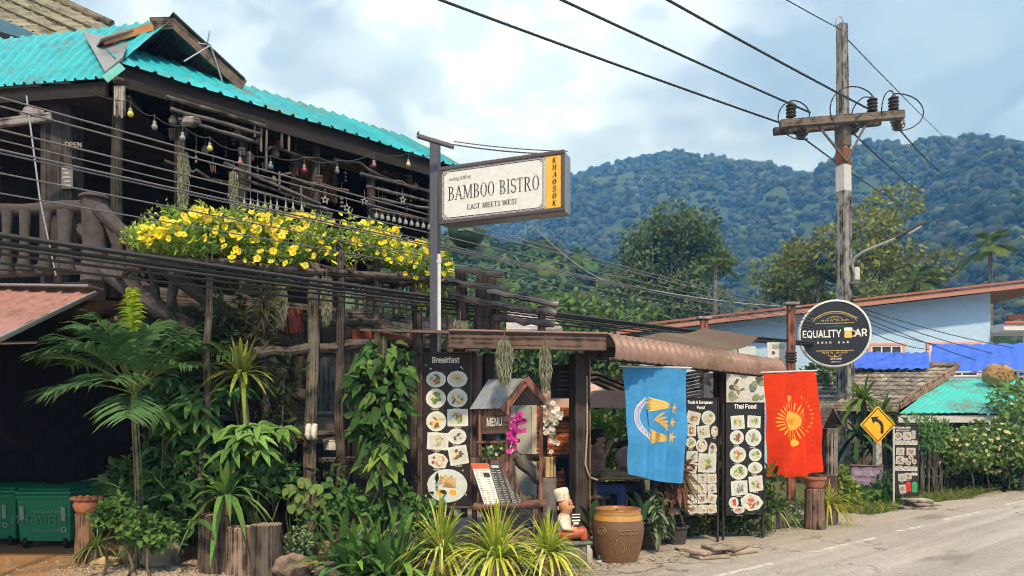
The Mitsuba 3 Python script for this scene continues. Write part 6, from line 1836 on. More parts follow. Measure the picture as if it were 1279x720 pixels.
def figure(label, P, face, skin, hair, top, trousers, hairlen=0.0, sleeves=.5, trouser_len=1.0, hands=True, hairpuff=1.0):
    """P: joints (head, neck, chest, waist, hip, and left/right shoulder, elbow, wrist, hip joint, knee, ankle, toe)."""
    t = thing('person', label, 'person')
    hb_, f, x, u = head(P['head'], face)
    nk = (P['head'] - u * .05 - f * .01, .052, P['neck'], .056)
    B_ = hb_ + [nk, (P['neck'], .06, P['chest'], .125), (P['chest'], .13, P['waist'], .115), (P['waist'], .115, P['hip'], .13)]
    cl = [(P['neck'] - UP * .015, .068, P['chest'], .137), (P['chest'], .142, P['waist'], .127), (P['waist'], .127, P['hip'], .135)]
    tr = [(P['hip'] - UP * .0, .142, P['hip'] + UP * .05, .132)]
    for sd in 'lr':
        S_, E_, W_, H_, K_, A_, T_ = (P[sd + q] for q in ('sh', 'el', 'wr', 'hp', 'kn', 'an', 'to'))
        B_ += [(P['chest'] + UP * .06, .085, S_, .058), (S_, .055, E_, .041), (E_, .041, W_, .028), (P['hip'], .12, H_, .09), (H_, .088, K_, .058), (K_, .058, K_ * .65 + A_ * .35, .056), (K_ * .65 + A_ * .35, .056, A_, .036), (A_, .04, A_ - UP * .045, .035), (A_ - UP * .04, .038, T_, .026)]
        if hands:
            B_ += hand(W_, W_ - E_ + UP * -.02, -UP + (W_ - E_) * .2)
        cl += [(P['chest'] + UP * .06, .097, S_, .069), (S_, .068, S_ + (E_ - S_) * sleeves, .062)]
        ke = K_ + (A_ - K_) * max(0, trouser_len * 2 - 1) * .97
        tr += [(P['hip'], .135, H_, .103), (H_, .102, K_, .072), (K_, .072, ke, .058)] if trouser_len > .5 else [(P['hip'], .135, H_, .103), (H_, .102, H_ + (K_ - H_) * trouser_len * 2, .085)]
    v, fc = body(B_, .020, 6); put('body', M().add(v, fc, np.array(skin) * (.95 + .1 * meshkit.fbm(v * 9, 3, 2))[:, None]), 'satin', parent=t)
    v, fc = body(cl, .032, 5); put('top', M().add(v + (meshkit.fbm(v * 14, 3, 1) - .5)[:, None] * .018 * nrm(v - P['chest']), fc, np.array(top) * (.85 + .3 * meshkit.fbm(v * 12, 3, 5))[:, None]), 'matte', parent=t)
    v, fc = body(tr, .034, 5); put('trousers', M().add(v + (meshkit.fbm(v * 13, 3, 7) - .5)[:, None] * .016 * nrm(v - P['hip']), fc, np.array(trousers) * (.8 + .4 * meshkit.fbm(v * 15, 3, 9))[:, None]), 'matte', parent=t)
    h_ = P['head']
    hb2 = [(h_ + u * .045 - f * .03, .098 * hairpuff, h_ + u * .06 + f * .012, .086 * hairpuff), (h_ - f * .045 - u * .02, .082, h_ - f * .05 - u * (.04 + hairlen), .06)]
    for sg in (-1, 1):
        hb2.append((h_ + x * sg * .05 + u * .05, .055, h_ + x * sg * .066 - f * .02 - u * (.0 + hairlen * .8), .036))
    v, fc = body(hb2, .017, 3); v = v + nrm(v - h_) * ((meshkit.fbm(v * [60, 60, 22], 3, 4) - .5) * .022)[:, None]
    put('hair', M().add(v, fc, np.array(hair) * (.7 + .6 * meshkit.noise(v * [90, 90, 20], 3))[:, None]), 'satin', parent=t)
    e = M()
    for sg in (-1, 1):
        e.lathe([(0, 0), (.011, .0), (.009, .004), (0, .005)], h_ + f * .083 + x * sg * .031 + u * .008, 10, (.35, .33, .32), ax=[x, u, f]); e.lathe([(0, .004), (.0055, .004), (0, .0065)], h_ + f * .083 + x * sg * .031 + u * .008, 8, (.02, .015, .012), ax=[x, u, f])
        e.box(h_ + f * .088 + x * sg * .032 + u * .028, (.032, .007, .006), [x, u, f], np.array(hair) * 1.2, .002)
    put('eyes', e, 'gloss', parent=t, kind='stuff')
    m = M(); m.box(h_ + f * .0905 - u * .052, (.036, .008, .006), [x, u, f], (.26, .10, .08), .002); put('mouth', m, 'satin', parent=t)
    return t


def seated(hx, hy, hz, fwd, head_at, seat=.62, lean=.1, knee_d=.40, toe=.14, floor=.15, wr=None):
    f = nrm(np.asarray(fwd, float)); s = np.cross(f, UP)
    hip = v3(hx, hy, hz + .07)
    P = dict(hip=hip, waist=hip + UP * .2 + f * lean * .3, chest=hip + UP * .42 + f * lean * .8)
    P['neck'] = hip + UP * .58 + f * (lean + .02)
    P['head'] = head_at if head_at is not None else P['neck'] + UP * .165 + f * .05
    P['neck'] = P['neck'] * .6 + (P['head'] - UP * .165 - f * .04) * .4
    for sd, sg in (('l', -1), ('r', 1)):
        P[sd + 'sh'] = P['chest'] + UP * .1 + s * sg * .175
        P[sd + 'hp'] = hip + s * sg * .09 - UP * .02 + f * .02
        P[sd + 'kn'] = hip + f * knee_d + s * sg * .11 + UP * .0
        P[sd + 'an'] = v3(*(P[sd + 'kn'] + f * .03)[:2], floor + .085)
        P[sd + 'to'] = P[sd + 'an'] + f * toe - UP * .055
        P[sd + 'wr'] = wr[sd] if wr else P['chest'] + f * .36 - UP * .15 + s * sg * .1
        mid = (P[sd + 'sh'] + P[sd + 'wr']) / 2
        P[sd + 'el'] = mid - UP * .11 + s * sg * .06 - f * .03
    return P


# table and benches on the terrace
TBZ = .91
tc = W(772, 530, 10.55); tc[2] = TBZ
t = thing('plank_table', 'sunlit plank table on the terrace where two people sit', 'table')
tx = nrm(np.array([.985, .17, 0])); ty = np.cross(UP, tx)
for i in range(4):
    m = M(); m.box(tc + ty * (i - 1.5) * .175, (1.05, .168, .05), [tx, ty, UP], np.array((.34, .25, .17)) * (.85 + .3 * R.random()), .008); put('plank', m, 'wood', parent=t)
m = M(); m.tube([tc - tx * .5 - ty * .36 - UP * .035, tc + tx * .5 - ty * .36 - UP * .035], .042, (.42, .30, .17), 10, rough=.05); put('front_log', m, 'wood', parent=t)
for sx in (-1, 1):
    for sy in (-1, 1):
        p = tc + tx * sx * .42 + ty * sy * .26; m = M(); m.tube([(p[0], p[1], .15), p - UP * .03], .04, (.16, .12, .1), 8, rough=.06); put('leg', m, 'wood', parent=t)


def bench(lab, c, w_=.7, col=(.12, .09, .08), h=.60):
    k_ = thing('bench', lab, 'bench')
    m = M(); m.box((c[0], c[1], h), (.34, w_, .05), [tx, ty, UP], col, .01); put('seat', m, 'wood', parent=k_)
    for sy in (-1, 1):
        m = M(); p = np.array([c[0], c[1], 0]) + ty * sy * w_ * .36; m.box((p[0], p[1], (.15 + h - .025) / 2), (.28, .05, h - .175), [tx, ty, UP], col, .008); put('leg', m, 'wood', parent=k_)


hA = W(738, 530, 10.45); hB = W(803, 530, 10.75)
bench('dark bench at the near left end of the plank table', hA)
bench('dark bench behind the blue flag at the right end of the table', hB)
ha = W(746, 548, 10.45)
fA = np.array([.97, .1, 0])
PA = seated(hA[0] - .02, hA[1], .63, fA, ha, lean=.12, knee_d=.42, wr=dict(l=tc - tx * .26 + UP * .06 - ty * .02, r=ha + fA * .17 - UP * .085 + v3(0, -.05, 0)))
figure('dark haired person in a brown top and blue jeans eating at the plank table', PA, v3(.95, -.12, -.22), (.42, .24, .165), (.018, .014, .013), (.36, .21, .18), (.07, .11, .28), sleeves=.35, hairpuff=1.06)
hb = W(779, 562, 10.8)
PB = seated(hB[0] - .1, hB[1], .63, -fA, hb, lean=.2, knee_d=.36, wr=dict(l=tc + tx * .12 + UP * .06 - ty * .08, r=tc + tx * .1 + UP * .06 + ty * .12))
figure('person in a white and pink top half hidden by the blue flag', PB, v3(-.95, -.05, -.28), (.30, .15, .11), (.03, .02, .02), (.60, .48, .56), (.07, .08, .14), sleeves=.9)
hC = W(718, 530, 11.2)
t3 = thing('stool', 'low dark stool behind the awning post', 'stool')
m = M(); m.lathe([(0, 0), (.17, 0), (.18, .02), (.18, .045), (.17, .06), (0, .06)], (hC[0], hC[1], .42), 20, (.08, .06, .055)); put('seat', m, 'wood', parent=t3)
for a in (.5, 2.6, 4.7):
    m = M(); m.tube([(hC[0] + .15 * math.cos(a), hC[1] + .15 * math.sin(a), .15), (hC[0] + .1 * math.cos(a), hC[1] + .1 * math.sin(a), .43)], .022, (.07, .055, .05), 7); put('leg', m, 'wood', parent=t3)
PC = seated(hC[0], hC[1], .49, v3(-.3, .95, 0), W(717, 574, 11.3), lean=.16, knee_d=.36)
figure('person with black hair in a dark navy top, seen from behind left of the post', PC, v3(-.3, .94, -.1), (.30, .17, .12), (.012, .011, .012), (.028, .032, .06), (.03, .03, .05), hairlen=.05, sleeves=.6)
# cup held by the first person, leaning pole
t = thing('cup', 'small white cup held at the mouth of the person in brown', 'cup')
m = M(); c = PA['rwr'] + fA * .085 + UP * .035; m.lathe([(0, 0), (.022, 0), (.034, .05), (.036, .055), (.032, .055), (.02, .006), (0, .006)], c, 16, (.72, .72, .70)); put('bowl', m, 'gloss', parent=t)
m = M(); m.tube([W(737, 600, 10.0), W(752, 572, 10.05), W(771, 538, 10.1)], .014, (.40, .31, .20), 7); put('bamboo_cane', m, 'wood', label='bare bamboo cane slanting up in front of the two seated people', cat='cane')

# ------------------------------------------------------------------ cook figurine on its block
t = thing('cook_figurine', 'painted plaster cook figurine with a white hat, sitting and holding a striped menu block', 'figurine')
fc_ = W(711, 672, 8.35); s = 8.35 / F
Q = lambda px, py, dd=0.0: W(px, py, 8.35 + dd)
SK = (.60, .30, .17)
b_ = [(Q(704.5, 648), 8.5 * s, Q(704.5, 655), 10 * s), (Q(704.5, 655), 10 * s, Q(707, 668), 10.5 * s), (Q(706, 630), 9.2 * s, Q(707.5, 633), 8.6 * s), (Q(707, 637), 7 * s, Q(709.5, 639.5), 5 * s), (Q(715.2, 632.5), 1.1 * s, Q(716.4, 634), 1.5 * s), (Q(705, 640), 4.5 * s, Q(704.5, 646), 5 * s),
      (Q(700, 650, -.05), 4 * s, Q(705, 660, -.11), 3.6 * s), (Q(705, 660, -.11), 3.6 * s, Q(715, 662, -.11), 2.8 * s), (Q(710, 650, .06), 4 * s, Q(716, 656, .05), 3 * s), (Q(697.2, 634), 1.6 * s, Q(697.6, 637), 1.3 * s)]
for o in (-1.5, 0, 1.5):
    b_.append((Q(715, 662 + o, -.11), 1.4 * s, Q(719.5, 661 + o, -.10), 1.1 * s))
b_.append((Q(714, 660, -.11), 1.3 * s, Q(716, 657, -.11), 1 * s))
v, f = body(b_, .010, 5); zz = EYE + (HZ - v[:, 2] * 0) / F
py = HZ - (v[:, 2] - EYE) / v[:, 1] * F; pxv = v[:, 0] / v[:, 1] * F + CX
col = np.where(((py > 644) & (pxv < 713) & (py < 662))[:, None], [.66, .60, .50], SK)
put('body', M().add(v, f, col), 'gloss', parent=t)
m = M(); m.lathe([(8.0 * s, 0), (8.6 * s, .002), (8.8 * s, 5 * s), (9 * s, 6 * s), (9.6 * s, 10 * s), (8.8 * s, 14 * s), (5 * s, 15.5 * s), (0, 15 * s)], Q(703, 625), 20, (.72, .64, .50), ax=[[.97, 0, .22], [0, 1, 0], [-.22, 0, .97]]); put('hat', m, 'satin', parent=t)
m = M()
for i in range(7):
    a = i * .9 + .2; m.tube([Q(703, 625) + v3(math.sin(a) * 9.1 * s, -abs(math.cos(a)) * 9.1 * s, 3 * s), Q(701, 612) + v3(math.sin(a) * 8.6 * s, -abs(math.cos(a)) * 8.6 * s, 0)], .004, (.50, .42, .30), 5)
put('hat_pleat', m, 'satin', parent=t, kind='stuff')
b_ = [(Q(704, 668, -.04), 8 * s, Q(727, 665, -.06), 6.5 * s), (Q(706, 668, .07), 8 * s, Q(727, 664, .05), 6.5 * s), (Q(727, 665, -.06), 6.5 * s, Q(729, 672, -.06), 5 * s), (Q(727, 664, .05), 6.5 * s, Q(729, 672, .05), 5 * s)]
v, f = body(b_, .012, 5); put('trousers', M().add(v, f, (.42, .10, .05)), 'gloss', parent=t)
m = M(); m.box(Q(719.5, 648, -.04), (12 * s, .05, 15 * s), [[.95, .3, 0], [-.3, .95, 0], UP], (.02, .02, .022), .006); mk = put('menu_block', m, 'gloss', parent=t)
for i, y in enumerate((643, 646.5, 650.5)):
    m = M(); m.box(Q(719.4, y, -.07), (11 * s, .004, (1.3 + .4 * (i == 2)) * s), [[.95, .3, 0], [-.3, .95, 0], UP], (.70, .70, .68)); put('stripe', m, 'matte', parent=mk)
m = M(); m.box(Q(719.5, 654, -.07), (7 * s, .004, 3 * s), [[.95, .3, 0], [-.3, .95, 0], UP], (.6, .6, .6)); put('stripe', m, 'matte', parent=mk)
m = M()
for px_ in (711.2, 714.2):
    m.lathe([(0, 0), (1.0 * s, 0), (.6 * s, .004), (0, .005)], Q(px_, 630.5, -.085 + .03 * (px_ > 712)), 8, (.02, .018, .018), ax=[[.8, .6, 0], [0, 0, 1], [.6, -.8, 0]])
    m.box(Q(px_, 627.5, -.082 + .03 * (px_ > 712)), (3 * s, .006, .7 * s), [[.8, .6, 0], [0, 0, 1], [.6, -.8, 0]], (.1, .05, .03))
m.box(Q(713.5, 638, -.06), (3.4 * s, .01, 1.0 * s), [[.8, .6, 0], [0, 0, 1], [.6, -.8, 0]], (.45, .07, .06), .002)
put('face_paint', m, 'gloss', parent=t, kind='stuff')
fz = Q(712, 676)[2]
t = thing('concrete_block', 'rough grey concrete block under the cook figurine', 'block')
m = M(); m.box((fc_[0] - .02, 8.37, fz / 2 - .01), (.36, .34, fz - .02), [[.95, .3, 0], [-.3, .95, 0], UP], (.22, .21, .19), .03); put('block', m, 'stone', parent=t)
m = M(); m.box((fc_[0], 8.36, fz - .01), (.42, .38, .035), [[.95, .3, 0], [-.3, .95, 0], UP], (.14, .18, .15), .01); put('slab', m, 'stone', parent=t)
t = thing('milk_can', 'small pale grey can standing between the block and the jar', 'can')
p = G(734, 705); p[1] += .05; s = p[1] / F
m = M(); m.lathe([(0, 0), (6 * s, 0), (6.6 * s, 1.5 * s), (6.8 * s, 14 * s), (6 * s, 17.5 * s), (3.8 * s, 20 * s), (4 * s, 22.5 * s), (0, 22.5 * s)], p, 22, (.42, .41, .41)); put('body', m, 'satin', parent=t)
t = thing('small_bottle', 'tiny dark green bottle with a pale label by the jar foot', 'bottle')
p = G(748, 704); m = M(); m.lathe([(0, 0), (3.4 * s, 0), (3.6 * s, 5 * s), (1.6 * s, 8 * s), (1.6 * s, 10 * s), (0, 10 * s)], p, 14, (.02, .06, .035)); put('body', m, 'gloss', parent=t)
m = M(); m.lathe([(3.7 * s, 1.5 * s), (3.75 * s, 4.6 * s)], p, 14, (.5, .55, .5)); put('label', m, 'matte', parent=t)

# carved log post and sloping log rail by the stand
t = thing('carved_post', 'stout grey concrete log post topped by a block of yellow wood', 'post')
p = W(684, 530, 8.75); s = 8.75 / F
m = M(); m.tube([(p[0], p[1], 0), (p[0], p[1], .4), (p[0] - .01, p[1], .75), (p[0], p[1], EYE - 67 * s)], [.125, .118, .11, .105], (.17, .16, .165), 14, rough=.04); put('shaft', m, 'stone', parent=t)
m = M(); zt = EYE - 54 * s; m.box((p[0] + .02, p[1] - .01, zt), (.125, .11, 26 * s), [[.95, .3, 0], [-.3, .95, 0], UP], (.52, .38, .19), .012); put('wood_block', m, 'wood', parent=t)
log('log_rail', W(641, 568, 8.9), W(677, 600, 8.8), .075, (.15, .14, .145), parent=t, mat='stone')
log('log_rail', W(641, 620, 9.0), W(677, 628, 8.9), .05, (.13, .12, .125), parent=t, mat='stone')
t = thing('black_post', 'thin black post behind the white orchids', 'post')
m = M(); p = W(679, 530, 9.4); m.beam((p[0], p[1], 0), (p[0], p[1], 1.62), .09, .09, (.03, .026, .028)); m.beam((p[0] - .5, p[1], 1.18), (p[0] + .1, p[1], 1.17), .05, .09, (.12, .09, .075)); put('post', m, 'wood', parent=t)

# ------------------------------------------------------------------ bins, stumps, pots, stones on the left
for i, (x0, x1, d, lab) in enumerate(((-16, 22, 9.75, 'green wheeled bin cut by the left edge of the photo'), (23, 90, 9.55, 'green wheeled bin with faint white lettering beside the flower pot stump'), (80, 128, 10.4, 'darker green bin standing behind the other two'))):
    t = thing('waste_bin', lab, 'bin')
    p0, p1 = W(x0, 530, d), W(x1, 530, d); w_ = p1[0] - p0[0] if i else .78; cx = p1[0] - w_ / 2
    GR = np.array((.02, .26, .145)) * (1 if i < 2 else .6)
    m = M(); z0, z1 = .10, .70
    v = []
    for z, k_, dd in ((z0, .93, .30), (z1, 1.0, .34)):
        v += [(cx - w_ / 2 * k_, d - dd + .3, z), (cx + w_ / 2 * k_, d - dd + .3, z), (cx + w_ / 2 * k_, d + dd + .3, z), (cx - w_ / 2 * k_, d + dd + .3, z)]
    v = np.array(v)
    for q in ((0, 1, 5, 4), (1, 2, 6, 5), (2, 3, 7, 6), (3, 0, 4, 7), (3, 2, 1, 0), (4, 5, 6, 7)):
        m.add(v[list(q)], [(0, 1, 2, 3)], GR)
    bk_ = put('body', m, 'satin', parent=t)
    m = M(); m.box((cx, d + .3, z1 + .02), (w_ * 1.05, .74, .05), None, GR * 1.1, .015); m.box((cx, d + .3, z1 + .06), (w_ * .98, .68, .05), None, GR * .9, .02); put('lid', m, 'satin', parent=t)
    m = M(); m.box((cx, d - .055, z1 - .035), (w_ * 1.01, .03, .035), None, GR * 1.15, .008); put('rim', m, 'satin', parent=t)
    for sx in (-1, 1):
        m = M(); m.lathe([(0, -.03), (.07, -.03), (.08, -.02), (.08, .02), (.07, .03), (0, .03)], (cx + sx * w_ * .38, d + .05, .08), 16, (.02, .02, .02), ax=[[0, 1, 0], [0, 0, 1], [1, 0, 0]]); put('wheel', m, 'satin', parent=t)
    if i == 1:
        fr_ = (np.array([cx, d - .047, .40]), np.array([1., 0, 0]), nrm(np.array([0, -.06, 1.])))
        m = M(); 
        for bx, bz in ((-.27, .06), (.26, .05)):
            m.flat(sbox(bx - .028, bz - .09, bx + .028, bz + .09), fr_, (.30, .42, .36), 0, .002)
        put('label', m, 'matte', parent=bk_)
        m = M(); g2 = affinity.translate(thai('เทศบาลตำบล', .05), .06, .09); m.flat(g2, fr_, (.22, .40, .31), 0, .002); m.flat(affinity.translate(thai('คลองศก', .12), -.06, -.02), fr_, (.10, .30, .20), 0, .002); m.flat(affinity.translate(thai('รักษาความสะอาด', .045), .04, -.15), fr_, (.22, .40, .31), 0, .002)
        m.flat(Point(.26, -.15).buffer(.035).difference(Point(.26, -.15).buffer(.022)), fr_, (.4, .5, .45), 0, .002); put('lettering', m, 'matte', parent=bk_)
    elif i == 0:
        fr_ = (np.array([cx, d - .047, .40]), np.array([1., 0, 0]), nrm(np.array([0, -.06, 1.])))
        m = M(); m.flat(sbox(.22, -.03, .27, .15), fr_, (.30, .42, .36), 0, .002); m.flat(Point(.25, -.12).buffer(.035).difference(Point(.25, -.12).buffer(.022)), fr_, (.4, .5, .45), 0, .002); put('label', m, 'matte', parent=bk_)


def stump(lab, px, py, w_px, h_px, col, hollow=False, dd=0.0, name='tree_stump', rough=.06):
    t = thing(name, lab, 'tree stump'); p = G(px, py); p[1] += dd; s = p[1] / F; r = w_px / 2 * s; h = h_px * s
    m = M(); m.tube([p, p + UP * h * .3, p + UP * h * .7, p + UP * h], [r * 1.08, r, r * .97, r], col, 20, rough=rough, cap=False); put('bark', m, 'wood', parent=t)
    m = M(); m.lathe([(0, .002), (r * .5, .004), (r * .96, 0), (r * .99, -.01)], p + UP * h, 20, (.36, .28, .20)); put('cut_face', m, 'wood', parent=t)
    return p + UP * h


stump('dark stump under the big strap leaved potted plant', 270, 714, 36, 72, (.11, .085, .075))
stump('pale split stump with a flat cut top, left of the pair', 301, 717, 34, 59, (.27, .20, .165))
stump('grey weathered stump right of the split one', 333, 720, 38, 65, (.105, .09, .08))
sp1 = stump('leaning brown stump under the terracotta bowl', 106, 703, 22, 62, (.26, .16, .11), rough=.1)
sp2 = stump('tall brown stump with a clay bowl on top, right of the red flag', 1017.5, 661, 24, 50, (.20, .13, .105))


def pot(lab, base, r, h, col, name='flower_pot', mat='matte', flare=1.25, cat='flower pot', soil=True):
    t = thing(name, lab, cat)
    R1 = r * flare
    m = M(); m.lathe([(0, 0), (r, 0), (r * 1.0, .004), (R1 * .97, h * .86), (R1 * .97, h * .86), (R1 * 1.08, h * .87), (R1 * 1.1, h * .98), (R1 * 1.04, h), (R1 * .9, h), (R1 * .88, h * .9), (R1 * .85, h * .85)], base, 26, col); put('bowl', m, mat, parent=t)
    if soil:
        m = M(); m.lathe([(R1 * .89, h * .88), (R1 * .4, h * .91), (0, h * .92)], base, 20, (.06, .045, .035)); put('soil', m, 'matte', parent=t)
    return t


t = thing('terracotta_bowl', 'wavy rimmed terracotta bowl on the leaning stump', 'flower pot')
m = M(); r = .15; m.lathe([(0, 0), (.09, 0), (.12, .03), (.150, .09), (.145, .13), (.128, .15), (.128, .15), (.155, .165), (.16, .185), (.145, .19), (.12, .18), (.11, .1), (0, .06)], sp1 + v3(.03, 0, -.01), 28, (.46, .19, .11)); put('bowl', m, 'matte', parent=t)
m = M()
for a in np.arange(0, 6.28, .52):
    m.lathe([(0, -.02), (.028, -.008), (.032, .01), (.02, .025), (0, .03)], sp1 + v3(.03 + .15 * math.cos(a), .15 * math.sin(a), .165), 8, (.44, .18, .105))
put('wavy_rim', m, 'matte', parent=t, kind='stuff')
t = thing('terracotta_bowl', 'brown rimmed clay bowl on the tall stump beside the red flag', 'flower pot')
m = M(); m.lathe([(0, 0), (.11, 0), (.135, .05), (.15, .13), (.15, .13), (.172, .145), (.175, .175), (.16, .18), (.13, .17), (.12, .05), (0, .04)], sp2, 26, (.30, .13, .08)); put('bowl', m, 'matte', parent=t)


def rock(lab, px, py, w_px, h_px, col, seed, name='stone', dd=0, cat='stone'):
    t = thing(name, lab, cat); p = G(px, py); p[1] += dd; s = p[1] / F
    ic = trimesh.creation.icosphere(3); v = np.array(ic.vertices); v = v * (.6 + .75 * meshkit.fbm(v * 1.6 + seed, 4, seed))[:, None]
    v = v * [w_px / 2 * s * 1.1, w_px / 2.4 * s, h_px / 2 * s * 1.15] + p + UP * h_px * .42 * s
    m = M().add(v, ic.faces, np.array(col) * (.75 + .5 * meshkit.fbm(v * 9, 3, seed))[:, None]); scene[t] = m.ply('stone')


rock('flat yellowish stone lying below the little spider plant', 133, 707, 34, 11, (.50, .38, .20), 3)
rock('upright mossy yellow stone beside the flat one', 158, 704, 18, 28, (.40, .36, .16), 9)
rock('rough grey boulder under the left shrubs', 196, 707, 56, 34, (.26, .25, .22), 5)
rock('pinkish lump of rock at the foot of the grey log post', 366, 722, 46, 30, (.30, .22, .18), 12)
rock('dull brown stone under the lily clump', 410, 724, 30, 22, (.20, .175, .14), 15)
rock('flat grey paver stone right of the jar', 860, 688, 30, 5, (.36, .32, .27), 18)

# paver piles at the foot of the dish boards
for j, (px, py, n) in enumerate(((888, 699, 3), (922, 693, 2))):
    g0 = G(px, py)
    for i in range(n):
        tt = thing('paver', ('bottom', 'middle', 'top')[i] + f' paver of the little pile under the {("crowded", "Thai food")[j]} dish board', 'paver', 'pavers under the dish boards')
        rot = .6 + .15 * R.normal(); w_ = (.40, .34, .3)[i]
        m = M(); m.box((g0[0] + .05 * i * (-1) ** i, g0[1] + .08, .03 + .052 * i), (w_ + .12 * j, .26, .046), [[math.cos(rot), math.sin(rot), 0], [-math.sin(rot), math.cos(rot), 0], [0, 0, 1]], np.array((.33, .27, .225)) * (.8 + .4 * R.random()), .01); scene[tt] = m.ply('stone')

# ------------------------------------------------------------------ neighbours beyond the awning: red posts, posters, small house
for px, y0, d, lab in ((988, 382, 13.6, 'tall red brown post with a grey cap left of the round sign'), (879.5, 400, 14.0, 'red brown post standing at the end of the shade cloth')):
    t = thing('red_post', lab, 'post')
    p = W(px, y0, d)
    m = M(); m.beam((p[0], p[1], 0), p, .13, .11, (.30, .12, .09), up=np.array([0, 1, 0])); put('shaft', m, 'wood', parent=t)
    m = M(); m.box(p + UP * .03, (.26, .2, .05), None, (.30, .29, .28), .01); put('cap', m, 'stone', parent=t)
    m = M()
    for k_ in range(4):
        z = p[2] - .86 - .05 * k_; m.tube([v3(p[0] + .09 * math.cos(a), p[1] + .085 * math.sin(a), z + .01 * math.sin(a)) for a in np.linspace(0, 6.3, 14)], .018, (.05, .045, .04), 5)
    put('rope_wrap', m, 'matte', parent=t, kind='stuff')
t = thing('shade_cloth', 'sagging brown shade cloth slung between the terrace roof and a red post', 'shade cloth')
a, b, c, d = W(655, 420, 10.6), W(880, 412, 13.9), W(948, 423, 13.2), W(790, 434, 10.2)
u, v = np.meshgrid(np.linspace(0, 1, 30), np.linspace(0, 1, 12), indexing='ij')
P = a * ((1 - u) * (1 - v))[..., None] + b * (u * (1 - v))[..., None] + c * (u * v)[..., None] + d * ((1 - u) * v)[..., None]
P[..., 2] -= .18 * np.sin(np.pi * u) * (.4 + v) - .03 * np.sin(u * 20)
i, j = np.meshgrid(np.arange(29), np.arange(11), indexing='ij'); q = i * 12 + j
scene[t] = M().add(P.reshape(-1, 3), np.stack([q, q + 1, q + 13, q + 12], -1).reshape(-1, 4), (.11, .08, .065)).ply('matte')


def poster(lab, x0, y0, x1, y1, d, n, seed, base=(.60, .63, .64)):
    t = thing('poster', lab, 'poster'); g = np.random.default_rng(seed)
    p0, p1 = W(x0, y1, d), W(x1, y0, d); w_, h = p1[0] - p0[0], p1[2] - p0[2]; c = (p0 + p1) / 2
    m = M(); m.box(c, (w_, .02, h), None, base, .003); pn = put('sheet', m, 'satin', parent=t)
    m = M(); fr_ = (c - v3(0, .0105, 0), v3(1, 0, 0), UP)
    for i in range(n):
        x, y = (g.random() - .5) * w_ * .8, (g.random() - .5) * h * .8
        sh = affinity.translate(affinity.rotate(affinity.scale(Point(0, 0).buffer(1, 3), w_ * (.03 + .07 * g.random()), h * (.04 + .10 * g.random())), g.random() * 180), x, y)
        m.flat(sh, fr_, [(.15, .2, .22), (.3, .35, .36), (.08, .1, .1), (.42, .36, .25), (.2, .3, .16)][g.integers(5)], .0005 + .0004 * i, .0004)
    for i in range(5):
        y = h * (.42 - .03 * i); m.flat(sbox(-w_ * .3, y, w_ * (.1 + .2 * g.random()), y + h * .012), fr_, (.2, .22, .25), .012, .0004)
    put('printed_picture', m, 'satin', parent=pn, kind='stuff')


poster('white picture poster behind the second awning post, left half', 879, 466, 903, 500, 13.0, 14, 1)
poster('white picture poster behind the second awning post, right half', 905, 462, 958, 503, 13.1, 22, 2)
poster('pale printed banner hanging behind the left red post', 838, 433, 944, 455, 14.6, 16, 3, (.52, .58, .62))
poster('white poster with a round emblem beside the tall red post', 958, 428, 986, 466, 13.9, 9, 4)
t = thing('slat_screen', 'weathered grey slatted screen behind the blue flag', 'screen')
for k_ in range(9):
    m = M(); a, b = W(846, 470 + 4.2 * k_, 12.6), W(878, 463 + 4.4 * k_, 12.9); m.beam(a, b, .03, .05, np.array((.27, .25, .22)) * (.8 + .4 * R.random())); put('slat', m, 'wood', parent=t)
t = thing('spirit_house', 'small dark wooden shrine house beside the red flag', 'shrine')
sc_ = W(1036, 530, 13.0); s = 13.0 / F
Z = lambda y: EYE + (HZ - y) * s
m = M(); m.box((sc_[0], sc_[1], (Z(600) + Z(535)) / 2), (15 * s, .22, 65 * s), None, (.15, .125, .115), .01); put('body', m, 'wood', parent=t)
m = M(); wq(m, [v3(sc_[0] - 14 * s, 12.85, Z(536)), v3(sc_[0], 12.85, Z(508)), v3(sc_[0], 13.3, Z(508)), v3(sc_[0] - 14 * s, 13.3, Z(536))], .03, (.22, .17, .15), back=(0, 0, -1)); wq(m, [v3(sc_[0], 12.85, Z(508)), v3(sc_[0] + 12 * s, 12.85, Z(530)), v3(sc_[0] + 12 * s, 13.3, Z(530)), v3(sc_[0], 13.3, Z(508))], .03, (.2, .16, .14), back=(0, 0, -1)); put('roof', m, 'wood', parent=t)
for k_ in range(9):
    m = M(); m.box((sc_[0] - 5.4 * s + 1.35 * s * k_, 12.88, (Z(596) + Z(540)) / 2), (.011, .012, 52 * s), None, (.34, .30, .28)); put('slat', m, 'wood', parent=t)
m = M(); p = G(993, 640); m.beam((p[0], 12.2, 0), (p[0], 12.2, Z(590)), .3, .26, (.09, .065, .055), up=np.array([0, 1, 0])); put('old_trunk', m, 'wood', label='dark square timber stub behind the red flag and the stump', cat='timber stub')
